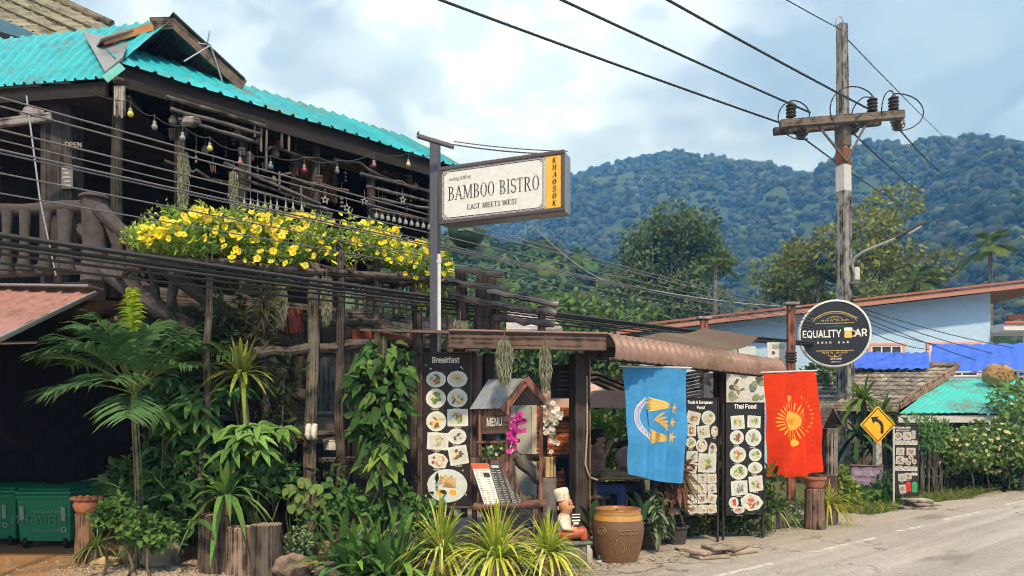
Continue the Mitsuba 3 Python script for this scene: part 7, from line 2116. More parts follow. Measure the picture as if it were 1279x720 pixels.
# three pale pegs low on the verge behind shrubs, dark fence on the right
t = thing('picket_fence', 'dark rustic picket fence in the shade of the right hedge', 'fence')
for k_ in range(34):
    px = 1150 + 4.2 * k_; d = 16.4 + k_ * .12
    a = W(px + R.normal() * 1.5, 562 + R.normal() * 3, d); b = a.copy(); b[2] = 0
    m = M(); m.tube([b, a], .035, np.array((.09, .085, .08)) * (.6 + R.random()), 6, rough=.1); put('picket', m, 'wood', parent=t)
for y in (574, 596):
    m = M(); m.tube([W(1148, y, 16.45), W(1295, y, 20.6)], .025, (.1, .09, .085), 6); put('rail', m, 'wood', parent=t)
m = M(); m.tube([G(1169, 614), W(1162, 575, 17.6), W(1163, 545, 17.7)], .055, (.22, .20, .17), 8, rough=.06); put('stake', m, 'wood', label='leaning grey stake in front of the right hedge', cat='stake')
# ------------------------------------------------------------------ plants
DKG, MDG, LTG, YLG = (.035, .085, .030), (.055, .125, .040), (.095, .19, .045), (.30, .36, .055)


def one_leaf(P, D, L, w, col, droop, N=None, prof=((0, .12), (.2, .7), (.42, 1), (.68, .8), (.88, .38), (1, .02)), tip=None, fold=.16, stalk=0.0, stalkcol=None):
    m = M()
    P = np.asarray(P, float); D = nrm(D)
    if stalk:
        b = P; P = P + D * stalk - UP * droop * stalk * .2
        m.tube([b, (b + P) / 2 + UP * .01, P], .004 + w * .03, stalkcol or col, 5, cap=False)
    m.leaves(P, D[None], L, w, np.asarray(col)[None] * (.8 + .4 * R.random()), droop, N=None if N is None else N[None], prof=prof, tipcol=tip, fold=fold, cjit=.12)
    return m


STRAP = ((0, .5), (.15, .85), (.4, 1), (.65, .92), (.82, .66), (.93, .36), (1, .03))


def strap_clump(t, c, n, L, w, col, mat='glossleaf', spread=1.0, el=(1.35, .35), droop=(.35, 1.1), tip=None, part='leaf', colvar=None, r0=.05):
    for i in range(n):
        a = i * 2.399963 + R.random() * .5; k_ = (i + .5) / n
        e = el[0] + (el[1] - el[0]) * k_ + R.normal() * .08
        d = v3(math.cos(a) * math.cos(e), math.sin(a) * math.cos(e), math.sin(e))
        cc = np.array(col if colvar is None else colvar[R.integers(len(colvar))])
        s_ = .75 + .45 * R.random()
        put(part, one_leaf(np.asarray(c) + v3(math.cos(a), math.sin(a), 0) * r0 * R.random(), d, L * s_, w * (.8 + .4 * R.random()), cc, droop[0] + (droop[1] - droop[0]) * k_ * (.7 + .6 * R.random()), prof=STRAP, tip=tip), mat, parent=t)


def plant(name, label, cat='plant', group=None):
    return thing(name, label, cat, group)


def bush(label, spots, col, leaf, n, mat='leaf', name='shrub', aspect=.6, stems=True, flowers=None, cjit=.3, sq=(1, 1, .9), cat='shrub', shell=.3):
    """Shrub: a few stems and leaf sprays around the given (point, radius) spots; flowers: (number, size, colour)."""
    t = thing(name, label, cat)
    m = M()
    for c, r in spots:
        scatter(m, c, r, int(n), leaf, np.array(col) * (.8 + .4 * R.random()), aspect=aspect, shell=shell, sq=sq, cjit=cjit, mid=leaf > .055, prof=((0, .12), (.4, 1), (.75, .65), (1, .03)))
    put('foliage', m, mat, parent=t)
    if stems:
        for c, r in spots[:4]:
            m = M(); b = np.array(c) * [1, 1, 0] + [R.normal() * .05, 0, 0]; limb(m, b, c, .018, .008, .04, 6, (.13, .11, .07), 6); put('stem', m, 'wood', parent=t)
    if flowers:
        for i in range(flowers[0]):
            c, r = spots[R.integers(len(spots))]
            d = rdir(1, .3)[0]; d[1] = -abs(d[1]); f = M()
            p = np.asarray(c) + d * r * np.array(sq) * 1.02
            blossom(f, p, nrm(d + v3(0, -.6, .3)), flowers[1] * (.7 + .6 * R.random()), np.array(flowers[2]) * (.85 + .3 * R.random())); put('flower', f, 'leaf', parent=t)
    return t


def blossom(f, p, n, r, col, petals=5, centre=(.55, .26, .03)):
    x = nrm(np.cross(n, rdir(1)[0])); y = np.cross(n, x)
    a = np.arange(petals) * 2 * np.pi / petals
    D = nrm(x * np.cos(a)[:, None] + y * np.sin(a)[:, None] + n * .38)
    f.leaves(np.repeat(p[None], petals, 0), D, r, r * .95, col, .1, N=n, prof=((0, .25), (.4, .85), (.75, 1), (1, .35)), fold=-.1, cjit=.08)
    f.lathe([(r * .16, 0), (r * .20, r * .12), (0, r * .2)], p, 7, centre, ax=[x, y, n])


# -- the yellow trumpet vine along the pergola
t = plant('flowering_vine', 'long mass of bright yellow trumpet flowers and light green leaves along the pergola', 'vine')
m = M(); top_ = [(172, 288), (200, 272), (240, 265), (290, 264), (330, 268), (375, 270), (420, 271), (460, 280), (500, 292), (540, 306), (566, 322)]
bot_ = [(172, 303), (200, 312), (240, 318), (290, 326), (340, 330), (400, 338), (450, 328), (490, 338), (530, 350), (566, 352)]
GV = [(.31, .44, .10), (.24, .38, .09), (.40, .50, .11), (.18, .30, .08)]
cl = []
for i in range(150):
    px = 172 + 392 * R.random(); y0, y1 = interp(px, top_), interp(px, bot_)
    py = y0 + 12 + (y1 - y0 - 20) * R.random(); off = 8.3 + 1.1 * R.random()
    cl.append((O(px, py, off), .08 + .11 * R.random(), px, py))
for c, r, px, py in cl:
    scatter(m, c, r, 105, .064, GV[R.integers(4)], aspect=.42, shell=.1, sq=(1.2, 1.2, .8), cjit=.4, up=.3)
for i in range(46):
    px = 178 + 385 * R.random(); scatter(m, O(px, interp(px, top_) + 5 - 10 * R.random() ** 2, 8.4 + .8 * R.random()), .05 + .05 * R.random(), 34, .062, GV[R.integers(3)], aspect=.42, shell=.1, sq=(.9, .9, 1.5), cjit=.4)
for px, py, k_ in ((555, 345, 4), (530, 350, 4), (200, 312, 2), (560, 370, 3), (345, 330, 3)):
    for q in range(k_):
        scatter(m, O(px + R.normal() * 8, py + 9 * q, 8.5), .09, 70, .07, GV[R.integers(4)], aspect=.4, shell=.1)
put('foliage', m, 'leaf', parent=t)
for i in range(9):
    m = M(); a = O(180 + i * 44, 345, 8.5); b = O(190 + i * 44 + R.normal() * 15, 300, 8.8); limb(m, a, b, .018, .008, .06, 6, (.15, .12, .09), 5); put('stem', m, 'wood', parent=t)
fl = [(178, 288), (184, 296), (193, 300), (197, 284), (207, 297), (213, 303), (222, 290), (238, 300), (254, 262), (247, 270), (262, 275), (268, 285), (285, 272), (295, 295), (291, 273), (315, 265), (333, 280), (338, 294), (327, 276), (342, 320), (352, 296), (382, 268), (391, 267), (410, 280), (420, 298), (424, 267), (449, 304),
      (452, 279), (457, 280), (466, 279), (474, 277), (487, 290), (490, 300), (497, 310), (503, 303), (510, 303), (514, 307), (505, 339), (507, 344), (520, 330), (533, 340), (534, 311), (551, 318), (561, 338), (445, 298), (496, 294), (230, 270), (205, 275), (275, 290), (310, 288), (365, 285), (400, 300), (470, 292), (480, 310), (520, 318), (545, 330), (345, 305), (300, 300), (188, 292), (378, 277)]
fl += [(px, interp(px, top_) + (interp(px, bot_) - interp(px, top_)) * v) for px, v in zip(R.uniform(176, 560, 175), R.random(175) ** 1.5)]
for i, (px, py) in enumerate(fl):
    p = O(px + R.normal() * 2.0, py + R.normal() * 2, 8.12 + .16 * R.random()); n = nrm(v3(.6 * R.normal(), -.9, .5 + .5 * R.normal()))
    for q in range(1 + (i % 4 == 0)):
        f = M(); blossom(f, p + rdir(1)[0] * .05 * q, nrm(n + rdir(1)[0] * .5), .027 + .024 * R.random(), (.84, .66 + .16 * R.random(), .03 + .08 * R.random()), 5, (.62, .36, .03)); put('flower', f, 'leaf', parent=t)

# -- grey green hanging moss
def moss(label, px, y0, y1, w_, off=None, d=None, n=900, group='tufts of hanging moss'):
    t = plant('hanging_moss', label, 'hanging moss', group)
    P0 = O(px, y0, off) if off else W(px, y0, d); P1 = O(px, y1, off) if off else W(px, y1, d)
    h = P0[2] - P1[2]; s = P0[1] / F; m = M()
    v = R.random(n); r_ = w_ / 2 * s * np.clip(np.sin(np.pi * np.clip(v * .80 + .16, 0, 1)) ** .35, .25, 1) * np.sqrt(R.random(n))
    a = R.random(n) * 6.283
    P = P0 + np.stack([r_ * np.cos(a), r_ * np.sin(a), -h * v * .86], 1)
    D = nrm(np.stack([.14 * R.normal(size=n), .14 * R.normal(size=n), -np.ones(n)], 1))
    cols = np.array([(.27, .29, .21), (.36, .38, .29), (.20, .22, .15)])[R.integers(0, 3, n)]
    m.leaves(P, D, .05 + .05 * R.random(n), .011, cols, 0, N=rdir(n), mid=False, prof=((0, .6), (.5, 1), (1, .1)))
    put('strands', m, 'leaf', parent=t, kind=None)
    m = M(); m.tube([P0 + UP * .12, P0 - UP * .05], .008, (.12, .10, .08), 5); put('string', m, 'matte', parent=t)


for px, y0, y1, w_, off, d, lab in ((229, 190, 270, 15, 9.9, None, 'long hanging moss on the leftmost front post of the upper terrace'), (292, 214, 268, 12, 9.9, None, 'hanging moss on the second front post of the upper terrace'), (351, 356, 412, 16, 8.4, None, 'hanging moss beside the red board on the landing'), (408, 345, 410, 15, 8.35, None, 'hanging moss from the pergola beam beside the grey log post'),
                                 (630, 424, 484, 22, None, 7.88, 'broad hanging moss just behind the little menu stand roof'), (681, 432, 492, 15, None, 7.98, 'narrow hanging moss at the awning corner above the white orchids'), (575, 400, 440, 22, None, 9.0, 'hanging moss directly above the breakfast board')):
    moss(lab, px, y0, y1, w_, off, d)

# -- palm on the left
t = plant('palm_tree', 'feathery green palm in front of the dark garage at left', 'palm tree')
c0 = W(168, 502, 8.0); base = W(174, 530, 8.25); base[2] = 0
m = M(); m.tube([base, base * .5 + c0 * .5 + v3(.02, 0, .0), c0 - UP * .1], [.05, .042, .038], (.17, .19, .11), 10, rough=.05); put('trunk', m, 'wood', parent=t)
m = M(); m.tube([c0 - UP * .15, c0 + UP * .22], [.042, .026], (.15, .24, .06), 9); put('crown_shaft', m, 'satin', parent=t)
for az, el, L, lf in ((3.15, .98, 1.30, .50), (2.75, 1.16, 1.35, .50), (3.5, .80, 1.20, .48), (2.0, 1.28, 1.35, .48), (4.2, .95, 1.1, .44), (4.9, .55, .95, .38), (.9, 1.18, 1.3, .46), (.2, 1.0, 1.2, .44), (-.3, .75, 1.05, .42), (1.4, 1.38, 1.35, .46), (3.8, 1.2, 1.2, .46), (5.4, .95, .9, .38), (3.3, 1.30, 1.4, .50), (2.95, .78, 1.15, .46), (4.6, 1.2, 1.1, .42), (5.1, .1, .8, .34), (4.0, .4, .9, .4)):
    frond(t, c0 + UP * .08, az, el, L, (.095, .205, .085), lf * 1.25, 25, .85, mat='glossleaf', wid=.030, stem=.36, stemcol=(.15, .20, .06), vee=.55)
for az, el in ((.8, 1.50), (3.6, 1.45)):
    frond(t, c0 + UP * .5, az, el, .75, (.30, .42, .04), .28, 22, .12, mat='leaf', wid=.03, stem=.35, stemcol=(.28, .36, .06), vee=1.0)
# dark palm behind it at right
t = plant('palm_tree', 'small palm behind the first, before the stair rail', 'palm tree')
c1 = W(222, 452, 8.9); b1 = c1 * [1, 1, 0]
m = M(); m.tube([b1, c1], [.05, .04], (.12, .11, .09), 8, rough=.05); put('trunk', m, 'wood', parent=t)
for az, el, L in ((.3, .9, 1.1), (.9, 1.2, 1.1), (-.3, .5, 1.0), (2.6, 1.1, .95), (4.7, .8, .9), (5.5, .65, 1.0), (1.6, .9, .9), (3.3, .6, .8)):
    frond(t, c1, az, el, L, (.095, .205, .085), .40, 26, .9, mat='glossleaf', wid=.032, stem=.2, vee=.3)

# -- dracaena with a yellow green head on a rough trunk
t = plant('dracaena', 'yellow green tufted dracaena on a rough thin trunk before the stair', 'dracaena')
c = W(302, 468, 8.55); b = c * [1, 1, 0] + v3(.12, 0, 0)
m = M(); m.tube([b, b * .4 + c * .6 + v3(.02, 0, 0), c], [.045, .04, .045], (.26, .22, .16), 9, rough=.22); put('trunk', m, 'wood', parent=t)
strap_clump(t, c, 58, .50, .046, None, 'leaf', colvar=[(.26, .33, .06), (.16, .24, .06), (.26, .30, .07)], el=(1.45, -.1), droop=(.15, .75))
m = M(); scatter(m, W(325, 420, 8.9), .25, 300, .16, (.11, .10, .06), aspect=.12, shell=.1, sq=(.8, .8, 2.2)); scatter(m, W(330, 370, 8.7), .2, 220, .14, (.10, .11, .06), aspect=.14, shell=.1, sq=(.9, .9, 2.0))
put('dry_creeper', m, 'leaf', label='tangle of dry creeper hanging beside the stair above the dracaena', cat='creeper', kind='stuff')

# -- split leaf climbers (fans of long leaflets)
def fan_plant(label, heads, col, L, w_, n=9, mat='glossleaf'):
    t = plant('umbrella_plant', label, 'plant')
    for px, py, d, tilt in heads:
        c = W(px, py, d); st = M(); root = c * [1, 1, 0] + v3(R.normal() * .15, .15, max(0, c[2] - .9 - .5 * R.random()))
        limb(st, root, c, .012, .006, .05, 6, (.07, .10, .035), 5); put('stalk', st, 'satin', parent=t)
        k_ = np.array(col) * (.7 + .6 * R.random())
        f = M()
        for i in range(n):
            a = 2 * np.pi * i / n + R.normal() * .15
            d_ = v3(math.cos(a), math.sin(a) * .9 - .25, -.05 + tilt + .2 * R.normal())
            f.merge(one_leaf(c, d_, L * (.75 + .4 * R.random()), w_, k_ * (.85 + .3 * R.random()), .5, N=nrm(v3(0, -.5, 1))))
        put('leaf', f, mat, parent=t)


g3 = np.random.default_rng(8)
fan_plant('glossy dark umbrella plant with fans of long leaflets right of the palm trunk', [(188 + g3.random() * 110, 470 + g3.random() * 110, 8.5 + g3.random() * .5, .1) for _ in range(44)], (.10, .235, .09), .27, .08)
fan_plant('light green umbrella plant leaning out below the dracaena', [(300, 548, 8.2, .2), (318, 545, 8.25, .1), (290, 560, 8.2, .1), (325, 560, 8.3, .1), (300, 535, 8.3, .2), (322, 532, 8.4, .1), (272, 540, 8.4, .1), (338, 540, 8.5, .1), (250, 525, 8.4, .0), (200, 515, 8.3, .1), (238, 505, 8.4, .1), (222, 530, 8.4, 0), (352, 535, 8.5, .1)], (.17, .33, .09), .29, .085, 9)
bush('dense dark leafy shrub filling the ground between the palm trunk and the stumps', [(W(px, py, 8.4 + .5 * R.random()), .23) for px, py in ((150, 610), (165, 590), (190, 600), (215, 610), (185, 630), (210, 640), (235, 620), (160, 650), (185, 660), (215, 655), (240, 640), (255, 600), (300, 600), (330, 580), (320, 610), (200, 565), (255, 560), (345, 600), (230, 585), (280, 590))], (.075, .165, .06), .13, 85, mat='glossleaf')
bush('low mid green ground shrub with small leaves right of the terracotta bowl', [(W(px, py, 7.75 + .2 * R.random()), .13) for px, py in ((140, 640), (155, 655), (165, 670), (180, 668), (197, 672), (208, 665), (150, 632), (176, 650), (130, 645), (190, 655))], (.12, .23, .07), .075, 90, mat='leaf')
# broad paddle leaves near the bins
t = plant('broadleaf_plant', 'plant with a few large oval leaves beside the terracotta bowl', 'plant')
for px, py, dx, dz in ((150, 600, -.8, .5), (170, 610, .5, .7), (160, 625, -.6, .2), (185, 615, .7, .3), (215, 628, .6, .3), (205, 600, -.4, .7), (228, 640, .8, .1), (150, 660, -.7, -.1)):
    put('leaf', one_leaf(W(px, py + 10, 7.75), v3(dx, -.35, dz), .27, .12, MDG, .5, stalk=.15, stalkcol=(.09, .15, .05)), 'glossleaf', parent=t)

# -- potted strap leaf plant on the stump
pt = pot('brown clay pot on the dark stump holding the big strap leaved plant', G(270, 714) + UP * 72 * G(270, 714)[1] / F + v3(.1, 0, -.005), .10, .20, (.13, .075, .055), flare=1.15)
t = plant('strap_leaf_plant', 'big potted plant with long arching strap leaves on the dark stump', 'potted plant')
c = G(270, 714) + UP * (72 * G(270, 714)[1] / F + .18) + v3(.1, 0, 0)
strap_clump(t, c, 38, .60, .066, None, colvar=[(.12, .24, .065), (.09, .19, .055), (.17, .29, .08)], el=(1.45, .2), droop=(.2, 1.3))
# small spider plant in a pot by the leaning stump
pb_ = G(117, 702); pot('small grey brown pot at the foot of the leaning stump', pb_ + v3(.02, -.02, 0), .075, .16, (.17, .13, .12))


def spider(label, c, n, L, w_, cols, name='spider_plant', group=None, el=(1.4, .1), droop=(.3, 1.2)):
    t = plant(name, label, 'potted plant', group)
    k_ = 0
    a = np.arange(n) * 2.399963 + R.random(n) * .5; e = el[0] + (el[1] - el[0]) * np.linspace(0, 1, n) + R.normal(size=n) * .1
    D = np.stack([np.cos(a) * np.cos(e), np.sin(a) * np.cos(e), np.sin(e)], 1)
    Ls = L * (.65 + .5 * R.random(n)); dr_ = droop[0] + (droop[1] - droop[0]) * np.linspace(0, 1, n) * (.7 + .6 * R.random(n))
    cc = np.array(cols)[R.integers(0, len(cols), n)]
    for i in range(n):
        m = M(); m.leaves(c + D[i] * [.04, .04, 0], D[i][None], Ls[i], w_ * (.75 + .5 * R.random()), cc[i][None], dr_[i], prof=((0, .5), (.12, .85), (.3, 1), (.5, .95), (.7, .75), (.88, .42), (1, .03)), fold=.25, cjit=.15, tipcol=cc[i] * [1.0, .72, .6] if i % 4 == 0 else None)
        put('leaf', m, 'leaf', parent=t)
    return t


YV = [(.46, .54, .07), (.56, .62, .14), (.34, .46, .06), (.64, .66, .26), (.26, .40, .06)]
spider('small bright spider plant spilling from the pot by the leaning stump', pb_ + v3(.06, -.04, .17), 60, .36, .020, [(.24, .34, .08), (.40, .44, .20), (.16, .27, .06)])
for i, (px, py, d, h, lab, plab) in enumerate(((552, 694, 7.9, .20, 'bright yellow green spider plant below the breakfast board, left of three', 'pale yellow clay pot of the left spider plant'),
                                   (620, 712, 7.65, .18, 'bright yellow green spider plant below the menu stand, middle of three', 'clay pot under the middle spider plant'),
                                   (684, 706, 7.85, .16, 'bright yellow green spider plant beside the cook figurine, right of three', 'clay pot under the right spider plant'))):
    c = W(px, py, d); c[2] = max(c[2], .22) if i else c[2]
    pot(plab, v3(c[0], c[1], max(0, c[2] - .20)), .10, .2, (.46, .33, .13) if i == 0 else (.30, .2, .13))
    spider(lab, c, 150, .80 if i < 2 else .62, .030, YV, el=(1.5, .25), droop=(.2, .95))
# -- lily clump
t = plant('lily_clump', 'large clump of broad arching dark green lily leaves in front of the climbing plant', 'plant')
for k_, (px, py, d, n) in enumerate(((440, 705, 7.7, 16), (470, 690, 7.8, 18), (500, 700, 7.75, 16), (485, 716, 7.55, 12), (425, 690, 7.85, 9))):
    c = W(px, py, d); c[2] = max(c[2] - .25, .02)
    strap_clump(t, c, int(n * 1.5), 1.05, .070, None, colvar=[(.08, .18, .05), (.10, .22, .055), (.065, .145, .045), (.18, .30, .065)], el=(1.45, .35), droop=(.25, .85))
# -- climbing plant with heart leaves
t = plant('climbing_plant', 'tall column of glossy green climbing leaves left of the breakfast board', 'climbing plant')
m = M(); m.tube([v3(*W(478, 530, 8.7)[:2], 0), W(478, 425, 8.7)], .05, (.11, .095, .08), 8, rough=.1); put('stem', m, 'wood', parent=t)
HEART = ((0, .25), (.1, .85), (.28, 1), (.5, .82), (.75, .45), (1, .02))
for i in range(295):
    k_ = R.random(); py = 428 + 172 * k_; hw = np.interp(py, [428, 445, 480, 520, 560, 600], [22, 42, 46, 40, 30, 20])
    a = R.random() * 2 * np.pi; px = 474 + hw * math.cos(a) * (.5 + .5 * R.random())
    P = W(px, py, 8.62 - .35 * abs(math.sin(a)) * (R.random() > .25))
    d_ = v3(math.cos(a) * .7 + R.normal() * .5, -.45 + R.normal() * .4, -.25 + R.normal() * .55)
    cc = [(.075, .165, .055), (.05, .115, .04), (.11, .21, .06), (.17, .27, .06)][R.integers(4) if R.random() < .75 else 1]
    put('leaf', one_leaf(P, d_, (lf_ := .07 + .13 * R.random() ** 1.5), lf_ * (.5 + .3 * R.random()), cc, .1 + .5 * R.random(), N=nrm(v3(R.normal() * .6, -.7, .6 + .4 * R.normal())), prof=HEART), 'glossleaf', parent=t)
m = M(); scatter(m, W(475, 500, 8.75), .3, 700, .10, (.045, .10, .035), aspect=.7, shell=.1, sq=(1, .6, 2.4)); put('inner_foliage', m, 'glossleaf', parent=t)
# small fern and low plants before the log post
t = plant('round_leaf_plant', 'four round pale green water lily like leaves left of the grey log post', 'plant')
for px, py, r_ in ((361, 614, .09), (380, 604, .08), (377, 622, .085), (370, 634, .10), (395, 612, .08), (400, 628, .07)):
    c = W(px, py, 8.3); m = M(); m.tube([v3(c[0], c[1] + .1, 0), c - v3(0, 0, .1), c], .006, (.09, .14, .05), 5)
    n_ = nrm(v3(R.normal() * .3, -.75, .6)); x = nrm(np.cross(n_, UP)); y = np.cross(n_, x)
    th = np.linspace(.25, 6.03, 16); ring = c + x * (np.sin(th) * r_)[:, None] + y * (np.cos(th) * r_)[:, None] + n_ * (.012 * np.sin(th * 5))[:, None]
    m.add(np.vstack([c - n_ * .015, ring]), [(0, i, i + 1) for i in range(1, 16)], np.array((.15, .23, .08)) * (.8 + .4 * R.random())); put('leaf', m, 'leaf', parent=t)
bush('low variegated white and green shrub between the stump and the grey log post', [(W(px, py, 8.0), .10) for px, py in ((362, 676), (374, 684), (370, 668), (382, 676), (364, 690), (380, 692))], (.16, .24, .13), .04, 130, mat='leaf', cjit=.7, stems=False)
bush('leafy green plants behind the lily clump', [(W(px, py, 8.45), .17) for px, py in ((415, 640), (440, 625), (500, 620), (520, 640), (425, 615), (465, 640), (395, 650), (540, 645))], (.085, .19, .06), .11, 60, mat='glossleaf')
# strings of dry vines left, ferns by stair
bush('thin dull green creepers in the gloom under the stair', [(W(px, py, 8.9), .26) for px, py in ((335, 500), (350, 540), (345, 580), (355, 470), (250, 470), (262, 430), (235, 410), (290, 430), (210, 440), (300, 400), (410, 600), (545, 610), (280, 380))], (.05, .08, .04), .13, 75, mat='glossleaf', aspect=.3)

# -- orchids
def orchid(lab, spots, col, d, r_=.032):
    t = plant('orchid', lab, 'orchid')
    for px, py, n in spots:
        for i in range(n):
            f = M(); p = W(px + R.normal() * 4.2, py + R.normal() * 5, d + .07 * R.normal()); blossom(f, p, nrm(v3(R.normal() * .5, -1, R.normal() * .5)), r_ * (.8 + .4 * R.random()), np.array(col) * (.8 + .35 * R.random()), centre=np.array(col) * .7); put('flower', f, 'leaf', parent=t)
    m = M(); a, b = spots[0], spots[-1]; m.tube([W(a[0], a[1] - 8, d + .05), W((a[0] + b[0]) / 2 + 4, (a[1] + b[1]) / 2, d + .05), W(b[0], b[1] + 6, d + .05)], .008, (.10, .12, .06), 5); put('stem', m, 'satin', parent=t)


orchid('bright magenta orchid spray hanging in the menu stand', [(646, 520, 8), (643, 530, 10), (640, 541, 10), (640, 552, 8), (650, 528, 6), (637, 560, 5)], (.62, .06, .36), 8.2)
orchid('white orchid spray hanging beside the awning post', [(683, 512, 9), (694, 512, 9), (688, 524, 10), (685, 534, 8), (699, 520, 6), (690, 552, 6), (693, 545, 4)], (.78, .76, .70), 8.75, .036)
orchid('small white flowers low inside the menu stand', [(612, 560, 6), (620, 566, 5)], (.70, .72, .62), 8.3, .02)
bush('little green plant inside the menu stand', [(W(614, 567, 8.35), .09), (W(622, 562, 8.35), .07)], (.10, .19, .06), .05, 110, stems=False)

# -- plants around the jar and the dish boards
def stalky(label, base, h, n, L, w_, cols, lean=.15, name='leafy_plant', group=None, mat='leaf'):
    t = plant(name, label, 'plant', group)
    for i in range(n):
        a = R.random() * 6.283; tip = base + v3(math.cos(a) * lean * h, math.sin(a) * lean * h, h * (.65 + .4 * R.random()))
        m = M(); p = limb(m, base + v3(math.cos(a), math.sin(a), 0) * .04, tip, .009, .005, .03, 6, (.14, .18, .08), 5); put('stem', m, 'satin', parent=t)
        k_ = 11; s = np.linspace(.25, 1, k_); q = np.stack([np.interp(s * 5, range(6), p[:, c_]) for c_ in range(3)], 1)
        d_ = rdir(k_, .45); f = M(); f.leaves(q, d_, L * (.7 + .6 * R.random(k_)), w_, np.array(cols)[R.integers(0, len(cols), k_)], .45, N=UP, prof=((0, .15), (.4, 1), (.75, .7), (1, .03)), cjit=.2); put('foliage', f, mat, parent=t)


p = G(822, 693); stalky('grey green leafy plant standing just right of the big jar', p + v3(.0, .1, .1), .62, 11, .16, .05, [(.20, .27, .17), (.14, .21, .11), (.26, .32, .22)])
p = G(838, 690); stalky('taller pale green plant behind the dish board foot, right of the jar', p + v3(0, .45, .1), .85, 9, .17, .05, [(.16, .24, .11), (.11, .19, .08)])
pot('dark pot of the plants right of the jar', G(815, 690) + v3(0, .25, 0), .11, .2, (.10, .07, .06)); pot('weathered dark pot at the foot of the crowded dish board', G(846, 682) + v3(.02, .2, 0), .13, .24, (.06, .055, .055))
t = plant('spiny_plant', 'broad dark leaved plant between the awning post and the jar', 'plant')
for px, py, dx in ((735, 632, -.5), (742, 625, .1), (750, 638, .6), (757, 632, .8), (738, 645, -.8), (800, 615, -.4), (805, 625, .2), (796, 620, -.6), (812, 630, .5)):
    put('leaf', one_leaf(W(px, py + 25, 8.95), v3(dx * .6, -.2, .95), .36, .10, (.045, .12, .06), .25, prof=STRAP), 'glossleaf', parent=t)
t = plant('dry_leaf_plant', 'wilted reddish brown plant left of the crowded dish board', 'plant')
m = M(); scatter(m, W(840, 590, 9.6), .26, 190, .2, (.17, .10, .075), aspect=.34, shell=.1, sq=(.8, .6, 1.1), mid=True, cjit=.5, droop=.6); scatter(m, W(833, 625, 9.6), .18, 110, .16, (.14, .10, .07), aspect=.35, shell=.1, cjit=.5); put('foliage', m, 'leaf', parent=t)
POTS = ((868, 668, 'plain grey pot under the crowded dish board', (.20, .185, .17)), (886, 668, 'brown pot between the two dish boards', (.22, .15, .11)), (917, 665, 'grey pot under the Thai food dish board', (.17, .16, .15)), (943, 661, 'tall pale concrete pot right of the Thai food dish board', (.25, .23, .21)))
for px, py, lab, col in POTS:
    b = G(px, py) + v3(0, .12, 0); pot(lab, b, .10, .24, col)
for (px, py, h, lab, cols) in ((868, 650, .36, 'dull green small leaved plant in the grey pot under the crowded dish board', [(.13, .18, .07), (.18, .2, .08)]), (886, 650, .34, 'green plant in the brown pot between the dish boards', [(.12, .20, .06), (.2, .24, .1)]), (917, 648, .36, 'yellowish green plant under the Thai food dish board', [(.18, .23, .07), (.12, .18, .06)]), (943, 644, .40, 'dark green plant in the tall concrete pot', [(.07, .14, .05), (.13, .2, .06)])):
    stalky(lab, G(px, POTS[(868, 886, 917, 943).index(px)][1]) + v3(0, .12, .2), h, 9, .13, .055, cols, lean=.45)
bush('mixed low greenery behind the dish boards', [(W(px, py, 10.7), .2) for px, py in ((855, 655), (880, 640), (900, 650), (925, 650), (950, 630), (960, 600), (905, 620), (965, 625), (885, 560), (903, 600), (945, 655))], (.075, .13, .045), .10, 75)
# right of the Thai food board
tr = thing('plant_trough', 'long dark trough holding a spider plant below the red flag', 'trough')
c = G(969, 661); m = M(); m.box((c[0], c[1] + .12, .13), (.46, .26, .26), [[.9, .43, 0], [-.43, .9, 0], UP], (.11, .105, .10), .02); m.box((c[0], c[1] + .12, .262), (.42, .22, .02), [[.9, .43, 0], [-.43, .9, 0], UP], (.05, .04, .03)); scene[tr] = m.ply('stone')
spider('green and white spider plant in the trough below the red flag', v3(c[0], c[1] + .1, .27), 80, .46, .024, [(.20, .30, .09), (.34, .40, .20), (.13, .22, .06)])
bush('small white edged green shrub between the trough and the tall stump', [(G(988, 660) + v3(R.normal() * .07, .1, z), .11) for z in (.08, .18, .28, .36)], (.20, .27, .16), .06, 100, cjit=.7, stems=False)
spider('yellow arching spider plant right of the tall stump', G(1036, 656) + v3(0, .05, .30), 95, .62, .026, [(.40, .40, .06), (.30, .35, .05), (.5, .48, .12)])
pot('low pot hidden under the yellow spider plant by the stump', G(1036, 656) + v3(0, .05, 0), .13, .3, (.12, .10, .08))
# shrubs at the foot of the pole
bush('bright green leafy shrub at the foot of the power pole', [(W(px, py, 14.6 + R.random()), .34) for px, py in ((1062, 628), (1078, 624), (1092, 628), (1068, 634), (1085, 634), (1100, 630), (1050, 630))], (.11, .21, .055), .11, 210)
bush('darker shrub right of the lavender banner', [(W(px, py, 15.2), .34) for px, py in ((1112, 606), (1113, 618), (1118, 627))], (.07, .15, .05), .10, 200)
bush('yellow green bushy plant left of the power pole foot', [(W(px, py, 13.6), .26) for px, py in ((1046, 602), (1052, 612), (1040, 595), (1056, 622))], (.20, .27, .055), .10, 170)
bush('sunlit leafy shrubs seen behind the people at the plank table', [(W(px, py, 13.6 + R.random()), .36) for px, py in ((738, 525), (752, 535), (768, 522), (782, 540), (745, 555), (770, 560), (760, 580), (735, 580), (790, 565))], (.16, .26, .07), .12, 130)
t = plant('ti_plant', 'tall dark broad leaved ti plants with lighter tips behind the warning sign', 'plant')
